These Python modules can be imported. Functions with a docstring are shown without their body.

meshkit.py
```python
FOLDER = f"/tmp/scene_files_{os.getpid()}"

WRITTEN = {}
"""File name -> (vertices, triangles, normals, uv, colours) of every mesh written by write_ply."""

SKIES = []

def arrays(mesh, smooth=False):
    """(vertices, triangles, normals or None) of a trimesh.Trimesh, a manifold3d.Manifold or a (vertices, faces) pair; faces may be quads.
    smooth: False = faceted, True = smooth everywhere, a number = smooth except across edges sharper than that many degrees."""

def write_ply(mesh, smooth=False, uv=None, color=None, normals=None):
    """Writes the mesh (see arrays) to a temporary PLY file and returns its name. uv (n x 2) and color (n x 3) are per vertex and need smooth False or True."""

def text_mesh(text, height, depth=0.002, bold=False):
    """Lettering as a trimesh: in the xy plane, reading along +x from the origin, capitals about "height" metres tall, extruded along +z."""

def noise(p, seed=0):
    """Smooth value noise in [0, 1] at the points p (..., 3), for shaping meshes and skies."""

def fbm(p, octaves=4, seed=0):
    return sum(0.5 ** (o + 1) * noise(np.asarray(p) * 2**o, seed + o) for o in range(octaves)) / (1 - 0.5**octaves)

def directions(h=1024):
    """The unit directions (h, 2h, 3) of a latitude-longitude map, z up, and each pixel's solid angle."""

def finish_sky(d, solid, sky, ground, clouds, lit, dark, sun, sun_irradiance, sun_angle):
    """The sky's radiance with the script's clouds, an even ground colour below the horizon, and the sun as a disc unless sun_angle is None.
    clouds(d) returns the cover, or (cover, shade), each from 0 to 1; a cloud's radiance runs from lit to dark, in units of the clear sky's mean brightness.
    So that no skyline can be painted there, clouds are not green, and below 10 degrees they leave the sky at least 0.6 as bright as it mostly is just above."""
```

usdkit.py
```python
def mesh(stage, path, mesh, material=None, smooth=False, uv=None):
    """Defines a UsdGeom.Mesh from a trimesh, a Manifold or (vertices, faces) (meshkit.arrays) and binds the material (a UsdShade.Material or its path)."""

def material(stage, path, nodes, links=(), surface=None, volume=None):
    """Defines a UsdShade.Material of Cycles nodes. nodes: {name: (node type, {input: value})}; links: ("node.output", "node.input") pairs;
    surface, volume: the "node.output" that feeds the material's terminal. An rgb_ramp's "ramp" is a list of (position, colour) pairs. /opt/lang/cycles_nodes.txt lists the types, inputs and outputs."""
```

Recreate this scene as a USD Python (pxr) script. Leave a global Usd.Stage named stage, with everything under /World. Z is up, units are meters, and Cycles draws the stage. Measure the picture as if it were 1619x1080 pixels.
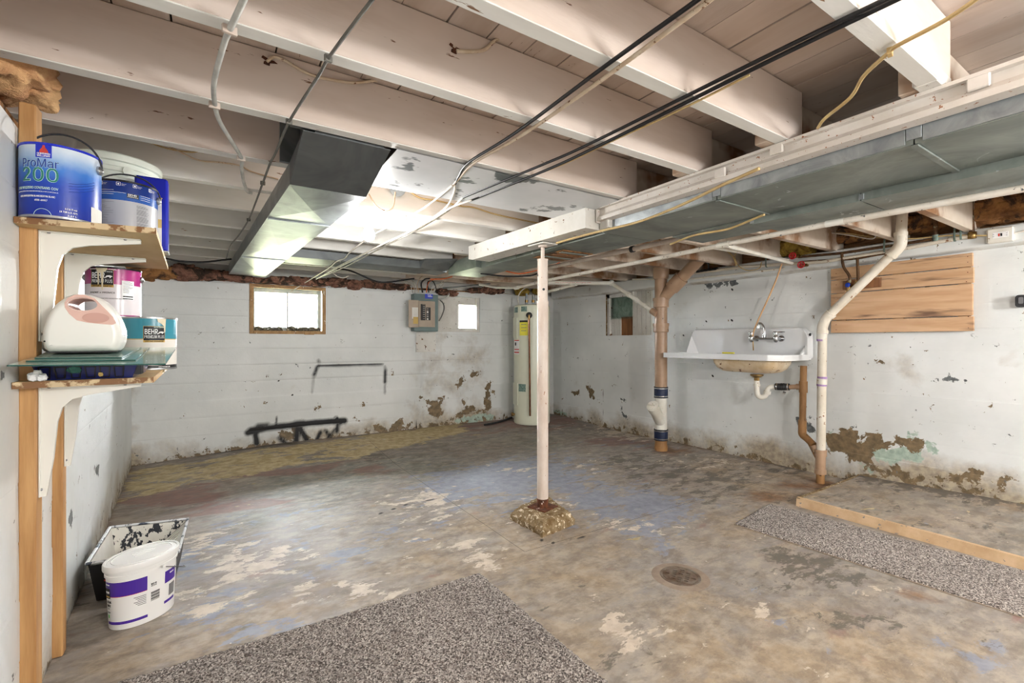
import math, numpy as np, trimesh, shapely, usdkit, meshkit
from shapely.geometry import Polygon, LineString, box as sbox
from pxr import Usd, UsdGeom, UsdLux, UsdShade, Sdf, Gf, Vt

stage = Usd.Stage.CreateInMemory()
UsdGeom.SetStageUpAxis(stage, 'Z')
UsdGeom.Xform.Define(stage, '/World')
UsdGeom.Scope.Define(stage, '/World/Looks')
PI = math.pi

# ------------------------------------------------------------------ camera, sky, lamps, exposure
FPX, YAW, CX, CY, EYE = 730.0, math.radians(32.75), 809.5, 539.5, np.array([0, 0, 1.05])
FWD = np.array([math.sin(YAW), math.cos(YAW), 0]); RGT = np.array([math.cos(YAW), -math.sin(YAW), 0]); UP = np.array([0, 0, 1.0])
cam = UsdGeom.Camera.Define(stage, '/World/camera')
cam.CreateHorizontalApertureAttr(36.0); cam.CreateVerticalApertureAttr(24.0)
cam.CreateFocalLengthAttr(36.0 * FPX / 1619.0); cam.CreateClippingRangeAttr((0.05, 1000.0))
cam.AddTransformOp().Set(Gf.Matrix4d(*[*RGT, 0, *UP, 0, *(-FWD), 0, *EYE, 1]))
cam.CreateExposureAttr(0.24)
BULB_POWER, BULB_COLOR = 640.0, (1.0, 0.98, 0.95)      # the lit bulb in view
REAR_POWER, REAR_COLOR = 168.0, (1.0, 0.985, 0.965)      # two unseen globe lamps added behind the camera for fill light
SKY = 40.0
def usd_mat(name, nodes, links=(), surface=None):
    return usdkit.material(stage, '/World/Looks/' + name, nodes, links, surface)
dome = UsdLux.DomeLight.Define(stage, '/World/daylight_sky')
dome.CreateIntensityAttr(SKY); dome.CreateColorAttr(Gf.Vec3f(0.86, 0.95, 1.0))

# ------------------------------------------------------------------ from the photograph's pixels to points on known planes
def ray(px, py): return FWD + RGT * (px - CX) / FPX + UP * (CY - py) / FPX
def AZ(px, py, z): d = ray(px, py); return EYE + d * ((z - 1.05) / d[2])
def AX(px, py, x): d = ray(px, py); return EYE + d * (x / d[0])
def AY(px, py, y): d = ray(px, py); return EYE + d * (y / d[1])
def AD(px, py, D): return EYE + ray(px, py) * D
def zoomed(ox, oy, s, pts): return [(ox + x / s, oy + y / s) for x, y in pts]

# ------------------------------------------------------------------ scene graph helpers
LOC, SEEN = {}, {}
def path_for(name, parent):
    base = str(parent.GetPath()) if parent else '/World'
    k = SEEN.get((base, name), -1) + 1
    SEEN[(base, name)] = k
    return f'{base}/{name}' if k == 0 else f'{base}/{name}_{k:03d}'
def tag(p, label=None, cat=None, group=None, kind=None):
    for k, v in (('label', label), ('category', cat), ('group', group), ('kind', kind)):
        if v: p.SetCustomDataByKey(k, v)
    return p
def thing(name, label, cat, loc=(0, 0, 0), group=None, kind=None):
    x = UsdGeom.Xform.Define(stage, path_for(name, None)); x.AddTranslateOp().Set(Gf.Vec3d(*map(float, loc)))
    LOC[str(x.GetPath())] = np.array(loc, float)
    return tag(x.GetPrim(), label, cat, group, kind)
def obj(name, mesh, mat, parent=None, smooth=False, label=None, cat=None, group=None, kind=None, masks=None):
    """One Mesh prim; the mesh is given in world coordinates. masks: primvar name -> per-vertex colours."""
    p = path_for(name, parent)
    if isinstance(mesh, list): mesh = join(mesh)
    if hasattr(mesh, 'to_mesh'): k = mesh.to_mesh(); mesh = (np.array(k.vert_properties[:, :3]), np.array(k.tri_verts))
    off = LOC.get(str(parent.GetPath()), np.zeros(3)) if parent else np.zeros(3)
    m = trimesh.Trimesh(np.asarray(mesh[0], float) - off, mesh[1], process=False) if isinstance(mesh, tuple) else trimesh.Trimesh(np.asarray(mesh.vertices) - off, mesh.faces, process=False)
    g = usdkit.mesh(stage, p, m, mat, smooth=smooth)
    LOC[p] = off
    if masks:
        for n, v in masks.items():
            UsdGeom.PrimvarsAPI(g).CreatePrimvar(n, Sdf.ValueTypeNames.Color3fArray, 'vertex').Set(Vt.Vec3fArray.FromNumpy(np.asarray(v, np.float32)))
    return tag(g.GetPrim(), label, cat, group, kind)
def dup(root, loc, label, group=None):
    x = UsdGeom.Xform.Define(stage, path_for(root.GetName(), None))
    x.GetPrim().GetReferences().AddInternalReference(root.GetPath())
    UsdGeom.XformCommonAPI(x).SetTranslate(Gf.Vec3d(*map(float, loc)))
    x.GetPrim().SetInstanceable(True)
    return tag(x.GetPrim(), label, root.GetCustomDataByKey('category'), group or root.GetCustomDataByKey('group'))

# ------------------------------------------------------------------ mesh helpers: all give (vertices, triangles)
def join(ms):
    vs, fs, n = [], [], 0
    for m in ms:
        v, f = (np.asarray(m[0], float), np.asarray(m[1], int)) if isinstance(m, tuple) else (np.asarray(m.vertices), np.asarray(m.faces))
        vs.append(v); fs.append(f + n); n += len(v)
    return np.vstack(vs), np.vstack(fs)
def box(lo, hi, bev=0.0):
    lo, hi = np.minimum(lo, hi).astype(float), np.maximum(lo, hi).astype(float)
    c, s = (lo + hi) / 2, (hi - lo) / 2
    bev = min(bev, 0.45 * s.min() * 2)
    pts = []
    for sx in (-1, 1):
        for sy in (-1, 1):
            for sz in (-1, 1):
                g = np.array([sx, sy, sz])
                if bev <= 0: pts.append(c + g * s)
                else:
                    for k in range(3):
                        r = s - bev; r[k] = s[k]; pts.append(c + g * r)
    h = trimesh.convex.convex_hull(np.array(pts))
    return np.array(h.vertices), np.array(h.faces)
def hull(pts):
    h = trimesh.convex.convex_hull(np.asarray(pts, float)); return np.array(h.vertices), np.array(h.faces)
def obox(c, ax, ay, az, bev=0.0):
    """Box about c with the half axes ax, ay, az (vectors)."""
    L = [np.linalg.norm(a) for a in (ax, ay, az)]
    v, f = box(-np.array(L), np.array(L), bev)
    B = np.array([np.asarray(a) / l for a, l in zip((ax, ay, az), L)])
    v = v @ B + np.asarray(c)
    return (v, f) if np.linalg.det(B) > 0 else (v, f[:, ::-1])
def bar(p, q, w, h, up=(0, 0, 1), bev=0.0):
    p, q = np.asarray(p, float), np.asarray(q, float); d = q - p; L = np.linalg.norm(d); d = d / L
    s = np.cross(d, up); s /= np.linalg.norm(s); u = np.cross(s, d)
    return obox((p + q) / 2, d * L / 2, s * w / 2, u * h / 2, bev)
def spline(pts, n=8):
    p = np.asarray(pts, float)
    if len(p) < 3: return p
    p = np.vstack([2 * p[0] - p[1], p, 2 * p[-1] - p[-2]]); out = []
    for i in range(1, len(p) - 2):
        for t in np.arange(n) / n:
            a, b, c, d = p[i - 1:i + 3]
            out.append(0.5 * (2 * b + (c - a) * t + (2 * a - 5 * b + 4 * c - d) * t * t + (3 * b - a - 3 * c + d) * t ** 3))
    out.append(p[-2]); return np.array(out)
def tube(pts, r, n=10, curve=0, cap=True, flat=1.0):
    p = spline(pts, curve) if curve else np.asarray(pts, float)
    r = np.broadcast_to(np.asarray(r, float), (len(p),)) if np.ndim(r) == 0 or len(r) == len(p) else np.interp(np.linspace(0, 1, len(p)), np.linspace(0, 1, len(r)), r)
    t = np.gradient(p, axis=0); t /= np.linalg.norm(t, axis=1, keepdims=True) + 1e-12
    a = np.zeros_like(p); s = np.array([0, 0, 1.0]) if abs(t[0][2]) < 0.9 else np.array([1.0, 0, 0])
    for i in range(len(p)):
        s = s - t[i] * (s @ t[i]); s /= np.linalg.norm(s) + 1e-12; a[i] = s
    b = np.cross(t, a); g = np.arange(n) * 2 * PI / n
    v = (p[:, None] + r[:, None, None] * (flat * np.cos(g)[None, :, None] * a[:, None] + np.sin(g)[None, :, None] * b[:, None])).reshape(-1, 3)
    i, j = np.meshgrid(np.arange(len(p) - 1), np.arange(n), indexing='ij'); k = (j + 1) % n
    q = np.stack([i * n + j, i * n + k, (i + 1) * n + k, (i + 1) * n + j], -1).reshape(-1, 4)
    f = [q[:, [0, 1, 2]], q[:, [0, 2, 3]]]
    if cap:
        m = len(v); v = np.vstack([v, p[0], p[-1]]); j = np.arange(n); e = (len(p) - 1) * n
        f += [np.stack([np.full(n, m), (j + 1) % n, j], 1), np.stack([np.full(n, m + 1), e + j, e + (j + 1) % n], 1)]
    return v, np.vstack(f)
def cyl(p, q, r, n=20, r2=None): return tube([p, q], [r, r if r2 is None else r2], n)
def lathe(prof, n=32, c=(0, 0, 0), axis=(0, 0, 1), sx=1.0, sy=1.0, rot=0.0):
    """Profile of (radius, height) turned about the axis; a profile that starts and ends at radius 0 is closed."""
    prof = np.asarray(prof, float); g = np.arange(n) * 2 * PI / n
    v = np.stack([prof[:, :1] * np.cos(g) * sx, prof[:, :1] * np.sin(g) * sy, np.repeat(prof[:, 1:], n, 1)], -1).reshape(-1, 3)
    i, j = np.meshgrid(np.arange(len(prof) - 1), np.arange(n), indexing='ij'); k = (j + 1) % n
    q = np.stack([i * n + j, i * n + k, (i + 1) * n + k, (i + 1) * n + j], -1).reshape(-1, 4)
    f = np.vstack([q[:, [0, 1, 2]], q[:, [0, 2, 3]]])
    if rot: v = v @ np.array([[math.cos(rot), math.sin(rot), 0], [-math.sin(rot), math.cos(rot), 0], [0, 0, 1]])
    z = np.asarray(axis, float); z /= np.linalg.norm(z)
    if abs(z[2]) < 0.9999:
        x = np.cross([0, 0, 1], z); x /= np.linalg.norm(x); y = np.cross(z, x)
        v = v @ np.array([x, y, z])
    elif z[2] < 0: v = v * [1, -1, -1]
    return v + np.asarray(c, float), f
def prism(poly, depth, o=(0, 0, 0), ux=(1, 0, 0), uy=(0, 1, 0), uz=None):
    """A shapely polygon (or point list) in the plane o + x ux + y uy, extruded by depth along uz (default ux x uy)."""
    poly = poly if hasattr(poly, 'geom_type') else Polygon(poly)
    ms = []
    for g in getattr(poly, 'geoms', [poly]):
        if g.is_empty or g.area < 1e-10: continue
        m = trimesh.creation.extrude_polygon(g, depth, engine='earcut'); ms.append((np.array(m.vertices), np.array(m.faces)))
    v, f = join(ms); B = np.array([ux, uy, np.cross(ux, uy) if uz is None else uz], float)
    v = v @ B + np.asarray(o, float)
    return (v, f) if np.linalg.det(B) > 0 else (v, f[:, ::-1])
def rrect(x0, y0, x1, y1, r, n=6): return sbox(x0 + r, y0 + r, x1 - r, y1 - r).buffer(r, quad_segs=n)
def grid(us, vs, fn):
    """A sheet: fn(U, V) gives the points; us, vs are the grid lines."""
    U, V = np.meshgrid(us, vs, indexing='ij'); P = fn(U, V).reshape(-1, 3); n = len(vs)
    i, j = np.meshgrid(np.arange(len(us) - 1), np.arange(n - 1), indexing='ij')
    q = np.stack([i * n + j, (i + 1) * n + j, (i + 1) * n + j + 1, i * n + j + 1], -1).reshape(-1, 4)
    return P, np.vstack([q[:, [0, 1, 2]], q[:, [0, 2, 3]]]), U, V
def lump(c, s, seed, amp=0.35, freq=3.0, level=3, power=0.7):
    m = trimesh.creation.icosphere(level); v = np.array(m.vertices); d = v.copy()
    v = np.sign(v) * np.abs(v) ** power
    k = 1 + amp * (meshkit.fbm(d * freq + seed * 7.3, 4, seed) - 0.5) * 2
    return v * k[:, None] * np.asarray(s) / 2 + np.asarray(c), np.array(m.faces)
def noise_up(mesh, amp, freq, seed=0):
    """Roughens a mesh's vertices along their normals."""
    t = trimesh.Trimesh(*mesh, process=True)
    v = t.vertices + t.vertex_normals * ((meshkit.fbm(t.vertices * freq, 4, seed) - 0.5) * 2 * amp)[:, None]
    return np.array(v), np.array(t.faces)
def text(s, h, depth=0.0006, bold=False, align=0.0):
    m = meshkit.text_mesh(s, h, depth, bold); v = np.array(m.vertices); w = v[:, 0].max() - v[:, 0].min()
    v[:, 0] -= v[:, 0].min() + align * w
    return v, np.array(m.faces)
def place(m, o, ux, uy, scale_x=1.0):
    v = m[0] * [scale_x, 1, 1]; uz = np.cross(ux, uy)
    return v @ np.array([ux, uy, uz], float) + np.asarray(o, float), m[1]
def wrap(m, c, r, ang, z, dr=0.0, sub=0.02, sx=1.0, sy=None, rot=0.0):
    """Bends a flat mesh (x along, y up, z out) round an upright cylinder of radius r about c; ang is where x = 0."""
    v, f = m[0] * [sx, 1, 1], m[1]
    v, f = trimesh.remesh.subdivide_to_size(v, f, sub) if sub else (v, f)
    a = ang + v[:, 0] / r; R = r + dr + v[:, 2]
    return np.stack([c[0] + R * np.cos(a), c[1] + R * np.sin(a), c[2] + z + v[:, 1]], 1), f
def flat(w, h, x=0.0, y=0.0, d=0.0004): return box((x, y, 0), (x + w, y + h, d))

# ------------------------------------------------------------------ materials
def C(r, g, b): return tuple(((x / 255 + 0.055) / 1.055) ** 2.4 if x > 10 else x / 255 / 12.92 for x in (r, g, b))
def mat(name, col, rough=0.5, metal=0.0, col2=None, scale=6.0, detail=5.0, lo=0.35, hi=0.65, stretch=(1, 1, 1), bump=0.0, bscale=60.0, bdist=0.002,
        speck=None, spscale=45.0, spcut=0.68, spec=0.5, coat=0.0, emit=None, estr=0.0, trans=0.0, world=True, distort=0.0, col3=None, scale3=2.0, lo3=0.5, hi3=0.6):
    """Principled; col2 mixes in by noise, col3 by a second, coarser noise, speck by a third with a hard edge (rust, chips)."""
    n = {'p': ('principled_bsdf', dict(base_color=col, roughness=rough, metallic=metal, specular_ior_level=spec, coat_weight=coat, transmission_weight=trans))}
    l = []
    n['g'] = ('geometry', {}) if world else ('texture_coordinate', {})
    src = 'g.position' if world else 'g.object'
    n['m'] = ('mapping', dict(scale=stretch)); l.append((src, 'm.vector'))
    out = None
    def noise(k, sc, det): n[k] = ('noise_texture', dict(scale=sc, detail=det, roughness=0.6, distortion=distort)); l.append(('m.vector', k + '.vector'))
    def layer(k, c, fac):
        nonlocal out
        n[k] = ('mix_color', dict(a=col, b=c))
        if out: l.append((out, k + '.a'))
        l.append((fac, k + '.fac')); out = k + '.result'
    if col2:
        noise('n1', scale, detail); n['r1'] = ('map_range', dict(from_min=lo, from_max=hi, clamp=True)); l.append(('n1.fac', 'r1.value')); layer('x1', col2, 'r1.result')
    if col3:
        noise('n3', scale3, 4); n['r3'] = ('map_range', dict(from_min=lo3, from_max=hi3, clamp=True)); l.append(('n3.fac', 'r3.value')); layer('x3', col3, 'r3.result')
    if speck:
        noise('n2', spscale, 4); n['r2'] = ('map_range', dict(from_min=spcut - 0.055, from_max=spcut - 0.025, clamp=True)); l.append(('n2.fac', 'r2.value')); layer('x2', speck, 'r2.result')
    if out: l.append((out, 'p.base_color'))
    if emit: n['p'][1].update(emission_color=emit, emission_strength=estr)
    if bump:
        noise('nb', bscale, 4); n['b'] = ('bump', dict(strength=bump, distance=bdist)); l += [('nb.fac', 'b.height'), ('b.normal', 'p.normal')]
    return usd_mat(name, n, l, 'p.BSDF')
def print_mat(name, col, rough=0.4, **k): return mat(name, col, rough, world=False, **k)

def layered(name, base, layers, rough=0.55, grime=None, noises=None, bump=0.25, bdist=0.004, spec=0.4, rough_var=0.0, bscale=35.0):
    """A painted, flaking surface. base: (colour, colour, scale). layers, bottom to top: dict(mask='prim.r', col, col2, amp, cut, soft, noise)
    where the mask primvar plus amp * (noise - 0.5) is cut at cut over the width soft."""
    n = {'g': ('geometry', {}), 'p': ('principled_bsdf', dict(specular_ior_level=spec, roughness=rough))}; l = []
    for k, (sc, det, rg, dist, off, *st) in (noises or {}).items():
        n['m' + k] = ('mapping', dict(location=off, scale=st[0] if st else (1, 1, 1))); n['n' + k] = ('noise_texture', dict(scale=sc, detail=det, roughness=rg, distortion=dist))
        l += [('g.position', f'm{k}.vector'), (f'm{k}.vector', f'n{k}.vector')]
    n['b0'] = ('noise_texture', dict(scale=base[2], detail=6, roughness=0.6)); l.append(('g.position', 'b0.vector'))
    n['b0r'] = ('map_range', dict(from_min=0.35, from_max=0.65, clamp=True)); l.append(('b0.fac', 'b0r.value'))
    n['base'] = ('mix_color', dict(a=base[0], b=base[1])); l.append(('b0r.result', 'base.fac')); out = 'base.result'
    prims, hs = set(), []
    for i, L in enumerate(layers):
        if L['mask']:
            pv, ch = L['mask'].split('.')
            if pv not in prims:
                prims.add(pv); n['a' + pv] = ('attribute', dict(attribute=pv)); n['s' + pv] = ('separate_color', {}); l.append((f'a{pv}.color', f's{pv}.color'))
            src = f's{pv}.{ch}'
        else: src = None
        n[f'q{i}'] = ('math', dict(math_type='multiply_add', value1=0.5, value2=L.get('amp', 1.0), value3=-0.5 * L.get('amp', 1.0)))
        l.append((f"n{L['noise']}.fac", f'q{i}.value1'))
        n[f't{i}'] = ('math', dict(math_type='add', value2=L.get('const', 0.0))); l.append((f'q{i}.value', f't{i}.value1'))
        if src: l.append((src, f't{i}.value2'))
        c, s = L.get('cut', 0.5), L.get('soft', 0.05)
        n[f'f{i}'] = ('map_range', dict(from_min=c - s / 2, from_max=c + s / 2, to_max=L.get('top', 1.0), clamp=True)); l.append((f't{i}.value', f'f{i}.value'))
        n[f'x{i}'] = ('mix_color', dict(b=L['col']))
        if L.get('col2'):
            n[f'y{i}'] = ('mix_color', dict(a=L['col'], b=L['col2'])); l += [(f"n{L.get('noise2', 'fine')}.fac", f'z{i}.value'), (f'z{i}.result', f'y{i}.fac'), (f'y{i}.result', f'x{i}.b')]
            n[f'z{i}'] = ('map_range', dict(from_min=0.38, from_max=0.62, clamp=True))
        l += [(out, f'x{i}.a'), (f'f{i}.result', f'x{i}.fac')]; out = f'x{i}.result'
        if L.get('relief'):
            n[f'h{i}'] = ('math', dict(math_type='multiply', value2=L['relief'])); l.append((f'f{i}.result', f'h{i}.value1')); hs.append(f'h{i}.value')
    l.append((out, 'p.base_color'))
    n['bn'] = ('noise_texture', dict(scale=bscale, detail=5, roughness=0.6)); l.append(('g.position', 'bn.vector')); h = 'bn.fac'
    for i, k in enumerate(hs):
        n[f'hh{i}'] = ('math', dict(math_type='add')); l += [(h, f'hh{i}.value1'), (k, f'hh{i}.value2')]; h = f'hh{i}.value'
    n['bump'] = ('bump', dict(strength=bump, distance=bdist)); l += [(h, 'bump.height'), ('bump.normal', 'p.normal')]
    if rough_var:
        n['rr'] = ('map_range', dict(from_min=0.3, from_max=0.7, to_min=rough - rough_var, to_max=rough + rough_var, clamp=True)); l += [('b0.fac', 'rr.value'), ('rr.result', 'p.roughness')]
    return usd_mat(name, n, l, 'p.BSDF')

WN = dict(a=(12, 10, 0.68, 0.3, (0, 0, 0)), b=(14, 8, 0.65, 0.3, (5, 3, 1)), c=(4, 7, 0.6, 0.2, (9, 2, 7)), fine=(28, 5, 0.6, 0, (1, 8, 3)), dot=(42, 2, 0.5, 0, (3, 3, 3)))
WHITE, WHITE2 = C(228, 230, 229), C(212, 215, 214)
M_WALL = layered('wall_paint', (WHITE, WHITE2, 1.6), [
    dict(mask='m1.g', col=C(168, 150, 116), col2=C(122, 100, 70), amp=1.5, cut=0.52, soft=0.6, top=0.8, noise='c'),
    dict(mask='m2.r', col=C(178, 196, 182), col2=C(152, 170, 158), amp=2.4, soft=0.10, noise='b', relief=-0.5),
    dict(mask='m1.r', col=C(134, 114, 86), col2=C(104, 90, 68), amp=2.9, soft=0.06, noise='a', relief=-1.2),
    dict(mask='m2.g', col=C(112, 116, 116), col2=C(80, 84, 86), amp=2.8, soft=0.10, noise='b', relief=-0.8),
    dict(mask='m1.b', col=C(18, 19, 22), amp=0.5, cut=0.42, soft=0.5, noise='c'),
    dict(mask=None, const=0.0, col=C(96, 84, 66), amp=1.0, cut=0.29, soft=0.03, noise='dot'),
    dict(mask='m2.b', col=C(22, 20, 18), amp=0.3, cut=0.5, soft=0.2, noise='b'),
], rough=0.42, noises=WN, bump=0.32, bdist=0.004)
M_FLOOR = layered('floor_paint', (C(153, 141, 128), C(128, 121, 117), 1.3), [
    dict(mask='f2.b', col=C(132, 134, 124), col2=C(112, 116, 110), amp=1.6, soft=0.5, noise='big'),
    dict(mask='f2.r', const=0.11, col=C(164, 146, 123), col2=C(138, 122, 103), amp=2.4, soft=0.3, noise='a'),
    dict(mask=None, const=0.44, col=C(152, 146, 138), col2=C(140, 136, 134), amp=3.0, soft=0.5, top=0.7, noise='g'),
    dict(mask=None, const=0.43, col=C(180, 167, 150), amp=2.6, soft=0.35, top=0.5, noise='h'),
    dict(mask=None, const=0.40, col=C(100, 90, 80), amp=2.6, soft=0.35, top=0.5, noise='i'),
    dict(mask='f1.b', const=0.15, col=C(144, 147, 158), col2=C(122, 127, 141), amp=2.9, soft=0.14, top=0.9, noise='b'),
    dict(mask='f1.g', col=C(142, 100, 92), col2=C(124, 96, 90), amp=3.0, soft=0.3, top=0.7, noise='c'),
    dict(mask='f2.g', const=0.13, col=C(84, 80, 76), col2=C(100, 92, 80), amp=3.0, soft=0.16, top=0.85, noise='f'),
    dict(mask='f1.r', const=-0.02, col=C(198, 182, 142), col2=C(166, 146, 106), amp=3.0, soft=0.07, noise='d', relief=0.6),
    dict(mask='f3.r', const=0.20, col=C(206, 193, 177), col2=C(182, 168, 152), amp=3.2, soft=0.08, noise='e', relief=0.6),
    dict(mask='f3.g', col=C(132, 88, 46), col2=C(92, 62, 36), amp=1.6, soft=0.45, top=0.9, noise='a'),
    dict(mask=None, const=0.0, col=C(64, 58, 50), amp=1.0, cut=0.285, soft=0.02, noise='dot'),
    dict(mask=None, const=0.0, col=C(204, 198, 190), amp=1.0, cut=0.29, soft=0.02, noise='dot2'),
    dict(mask='f3.b', col=C(38, 32, 26), amp=0.3, soft=0.3, noise='a', relief=-1.0),
], rough=0.62, rough_var=0.14, bump=0.25, bdist=0.004, spec=0.4, bscale=22, noises=dict(big=(1.4, 6, 0.6, 0.6, (0, 0, 0)), a=(4.2, 10, 0.68, 0.3, (1, 2, 3), (.8, 1.2, 1)), b=(6.5, 10, 0.70, 0.25, (4, 1, 0), (.75, 1.3, 1)), c=(4, 9, 0.66, 0.4, (7, 7, 0), (.6, 1.5, 1)),
    d=(6.0, 10, 0.70, 0.3, (2, 9, 4), (.6, 1.5, 1)), e=(8.0, 10, 0.70, 0.25, (8, 4, 4), (.75, 1.3, 1)), f=(7.5, 10, 0.72, 0.25, (3, 6, 9), (.7, 1.4, 1)), g=(2.0, 9, 0.66, 0.9, (6, 3, 2)), h=(11, 10, 0.72, 0.2, (3, 1, 8), (.8, 1.3, 1)), i=(9, 10, 0.72, 0.2, (8, 6, 1), (.8, 1.3, 1)), fine=(16, 6, 0.6, 0, (0, 5, 0)), dot=(34, 3, 0.5, 0, (4, 4, 4)), dot2=(30, 2, 0.5, 0, (9, 9, 9))))
PINKISH, PINK2 = C(222, 208, 198), C(206, 188, 174)
M_JOIST = mat('joist_paint', PINKISH, 0.6, col2=PINK2, scale=3, stretch=(0.6, 3, 3), bump=0.25, bscale=60, speck=C(120, 84, 60), spscale=16, spcut=0.74, lo=0.4, hi=0.75)
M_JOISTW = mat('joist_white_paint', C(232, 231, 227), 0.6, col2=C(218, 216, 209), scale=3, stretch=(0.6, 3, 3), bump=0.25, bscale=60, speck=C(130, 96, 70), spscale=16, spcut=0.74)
M_JOISTR = mat('water_stained_joist', C(216, 204, 190), 0.6, col2=C(200, 184, 166), scale=4, bump=.2, col3=C(140, 100, 66), scale3=2.6, lo3=0.50, hi3=0.62)
M_BOARD = mat('subfloor_paint', C(210, 194, 182), 0.6, col2=C(192, 172, 156), scale=2.5, stretch=(3, 0.5, 1), bump=0.3, bscale=70, speck=C(110, 84, 66), spscale=20, spcut=0.75)
M_BOARDS = [M_BOARD, mat('subfloor_paint_b', C(204, 190, 180), 0.6, col2=C(184, 164, 148), scale=2.5, stretch=(3, 0.5, 1), bump=0.3, bscale=70, speck=C(110, 84, 66), spscale=20, spcut=0.75)]
M_BEAM = mat('chipped_white_steel', C(218, 212, 206), 0.45, col2=C(204, 196, 186), scale=8, speck=C(150, 100, 70), spscale=60, spcut=0.70, bump=0.15, bscale=30)
M_WOODW = mat('white_painted_timber', C(224, 222, 216), 0.55, col2=C(208, 204, 196), scale=5, speck=C(120, 92, 66), spscale=26, spcut=0.70, bump=0.3, bscale=40)
M_DARKGAP = mat('dark_gap_backing', C(70, 62, 54), 0.9)  # dark brown backing seen through slab joints and gaps between subfloor boards
M_STUD = mat('pine_stud', C(196, 152, 100), 0.5, col2=C(168, 122, 74), scale=9, stretch=(4, 4, 0.35), bump=0.1, bscale=60, speck=C(86, 52, 26), spscale=9, spcut=0.76)
M_PLY = mat('raw_plywood', C(206, 176, 128), 0.6, col2=C(182, 146, 96), scale=7, stretch=(1, 0.4, 4), bump=0.1)
M_PLYEDGE = mat('stained_ply_edge', C(128, 88, 52), 0.6, col2=C(208, 184, 146), scale=24, lo=0.5, hi=0.56, stretch=(1, 1, 1))
M_FILMBACK = mat('pale_green_backing', C(150, 172, 158), 0.5, col2=C(206, 216, 208), scale=9, distort=1.5)
M_PLANK = mat('bare_pine_plank', C(208, 172, 136), 0.6, col2=C(188, 148, 110), scale=5, stretch=(1, 0.5, 5), bump=0.1, col3=C(110, 82, 62), scale3=3, lo3=0.57, hi3=0.68)
M_ROUGHWOOD = mat('unpainted_rough_timber', C(176, 134, 92), 0.7, col2=C(116, 78, 46), scale=6, stretch=(1, 1, 6), distort=1.2, bump=0.2)
M_BROWNWOOD = mat('brown_timber', C(150, 100, 60), 0.6, col2=C(112, 72, 42), scale=10, stretch=(4, 4, 0.5))
M_GALV = mat('galvanised_steel', C(150, 156, 158), 0.38, 0.75, col2=C(116, 122, 124), scale=5, detail=7, distort=1.0, bump=0.08, bscale=8, bdist=0.01)
M_GALVD = mat('dull_and_shaded_galvanised_steel', C(108, 112, 112), 0.5, 0.45, col2=C(86, 90, 92), scale=3.5, detail=7, distort=1.2, bump=0.08, bscale=8, bdist=0.01)
M_DUCT = mat('grey_green_duct_steel', C(144, 151, 145), 0.45, 0.5, col2=C(110, 118, 113), scale=3, detail=8, distort=1.5, bump=0.08, bscale=6, bdist=0.012, speck=C(176, 180, 184), spscale=7, spcut=0.72)
M_DUCTEDGE = mat('bright_duct_steel', C(172, 178, 180), 0.4, 0.6, col2=C(132, 138, 142), scale=9, distort=1.0)
M_PAN = mat('flaking_white_panning', C(220, 221, 224), 0.38, 0.0, col2=C(206, 210, 212), scale=3, speck=C(98, 104, 106), spscale=4.5, spcut=0.655, bump=0.2, bscale=7, bdist=0.012, stretch=(1, 1.3, 1))
M_CHROME = mat('chrome', C(200, 202, 205), 0.12, 1.0)
M_STEEL = mat('plain_steel', C(140, 140, 142), 0.4, 0.9)
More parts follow.
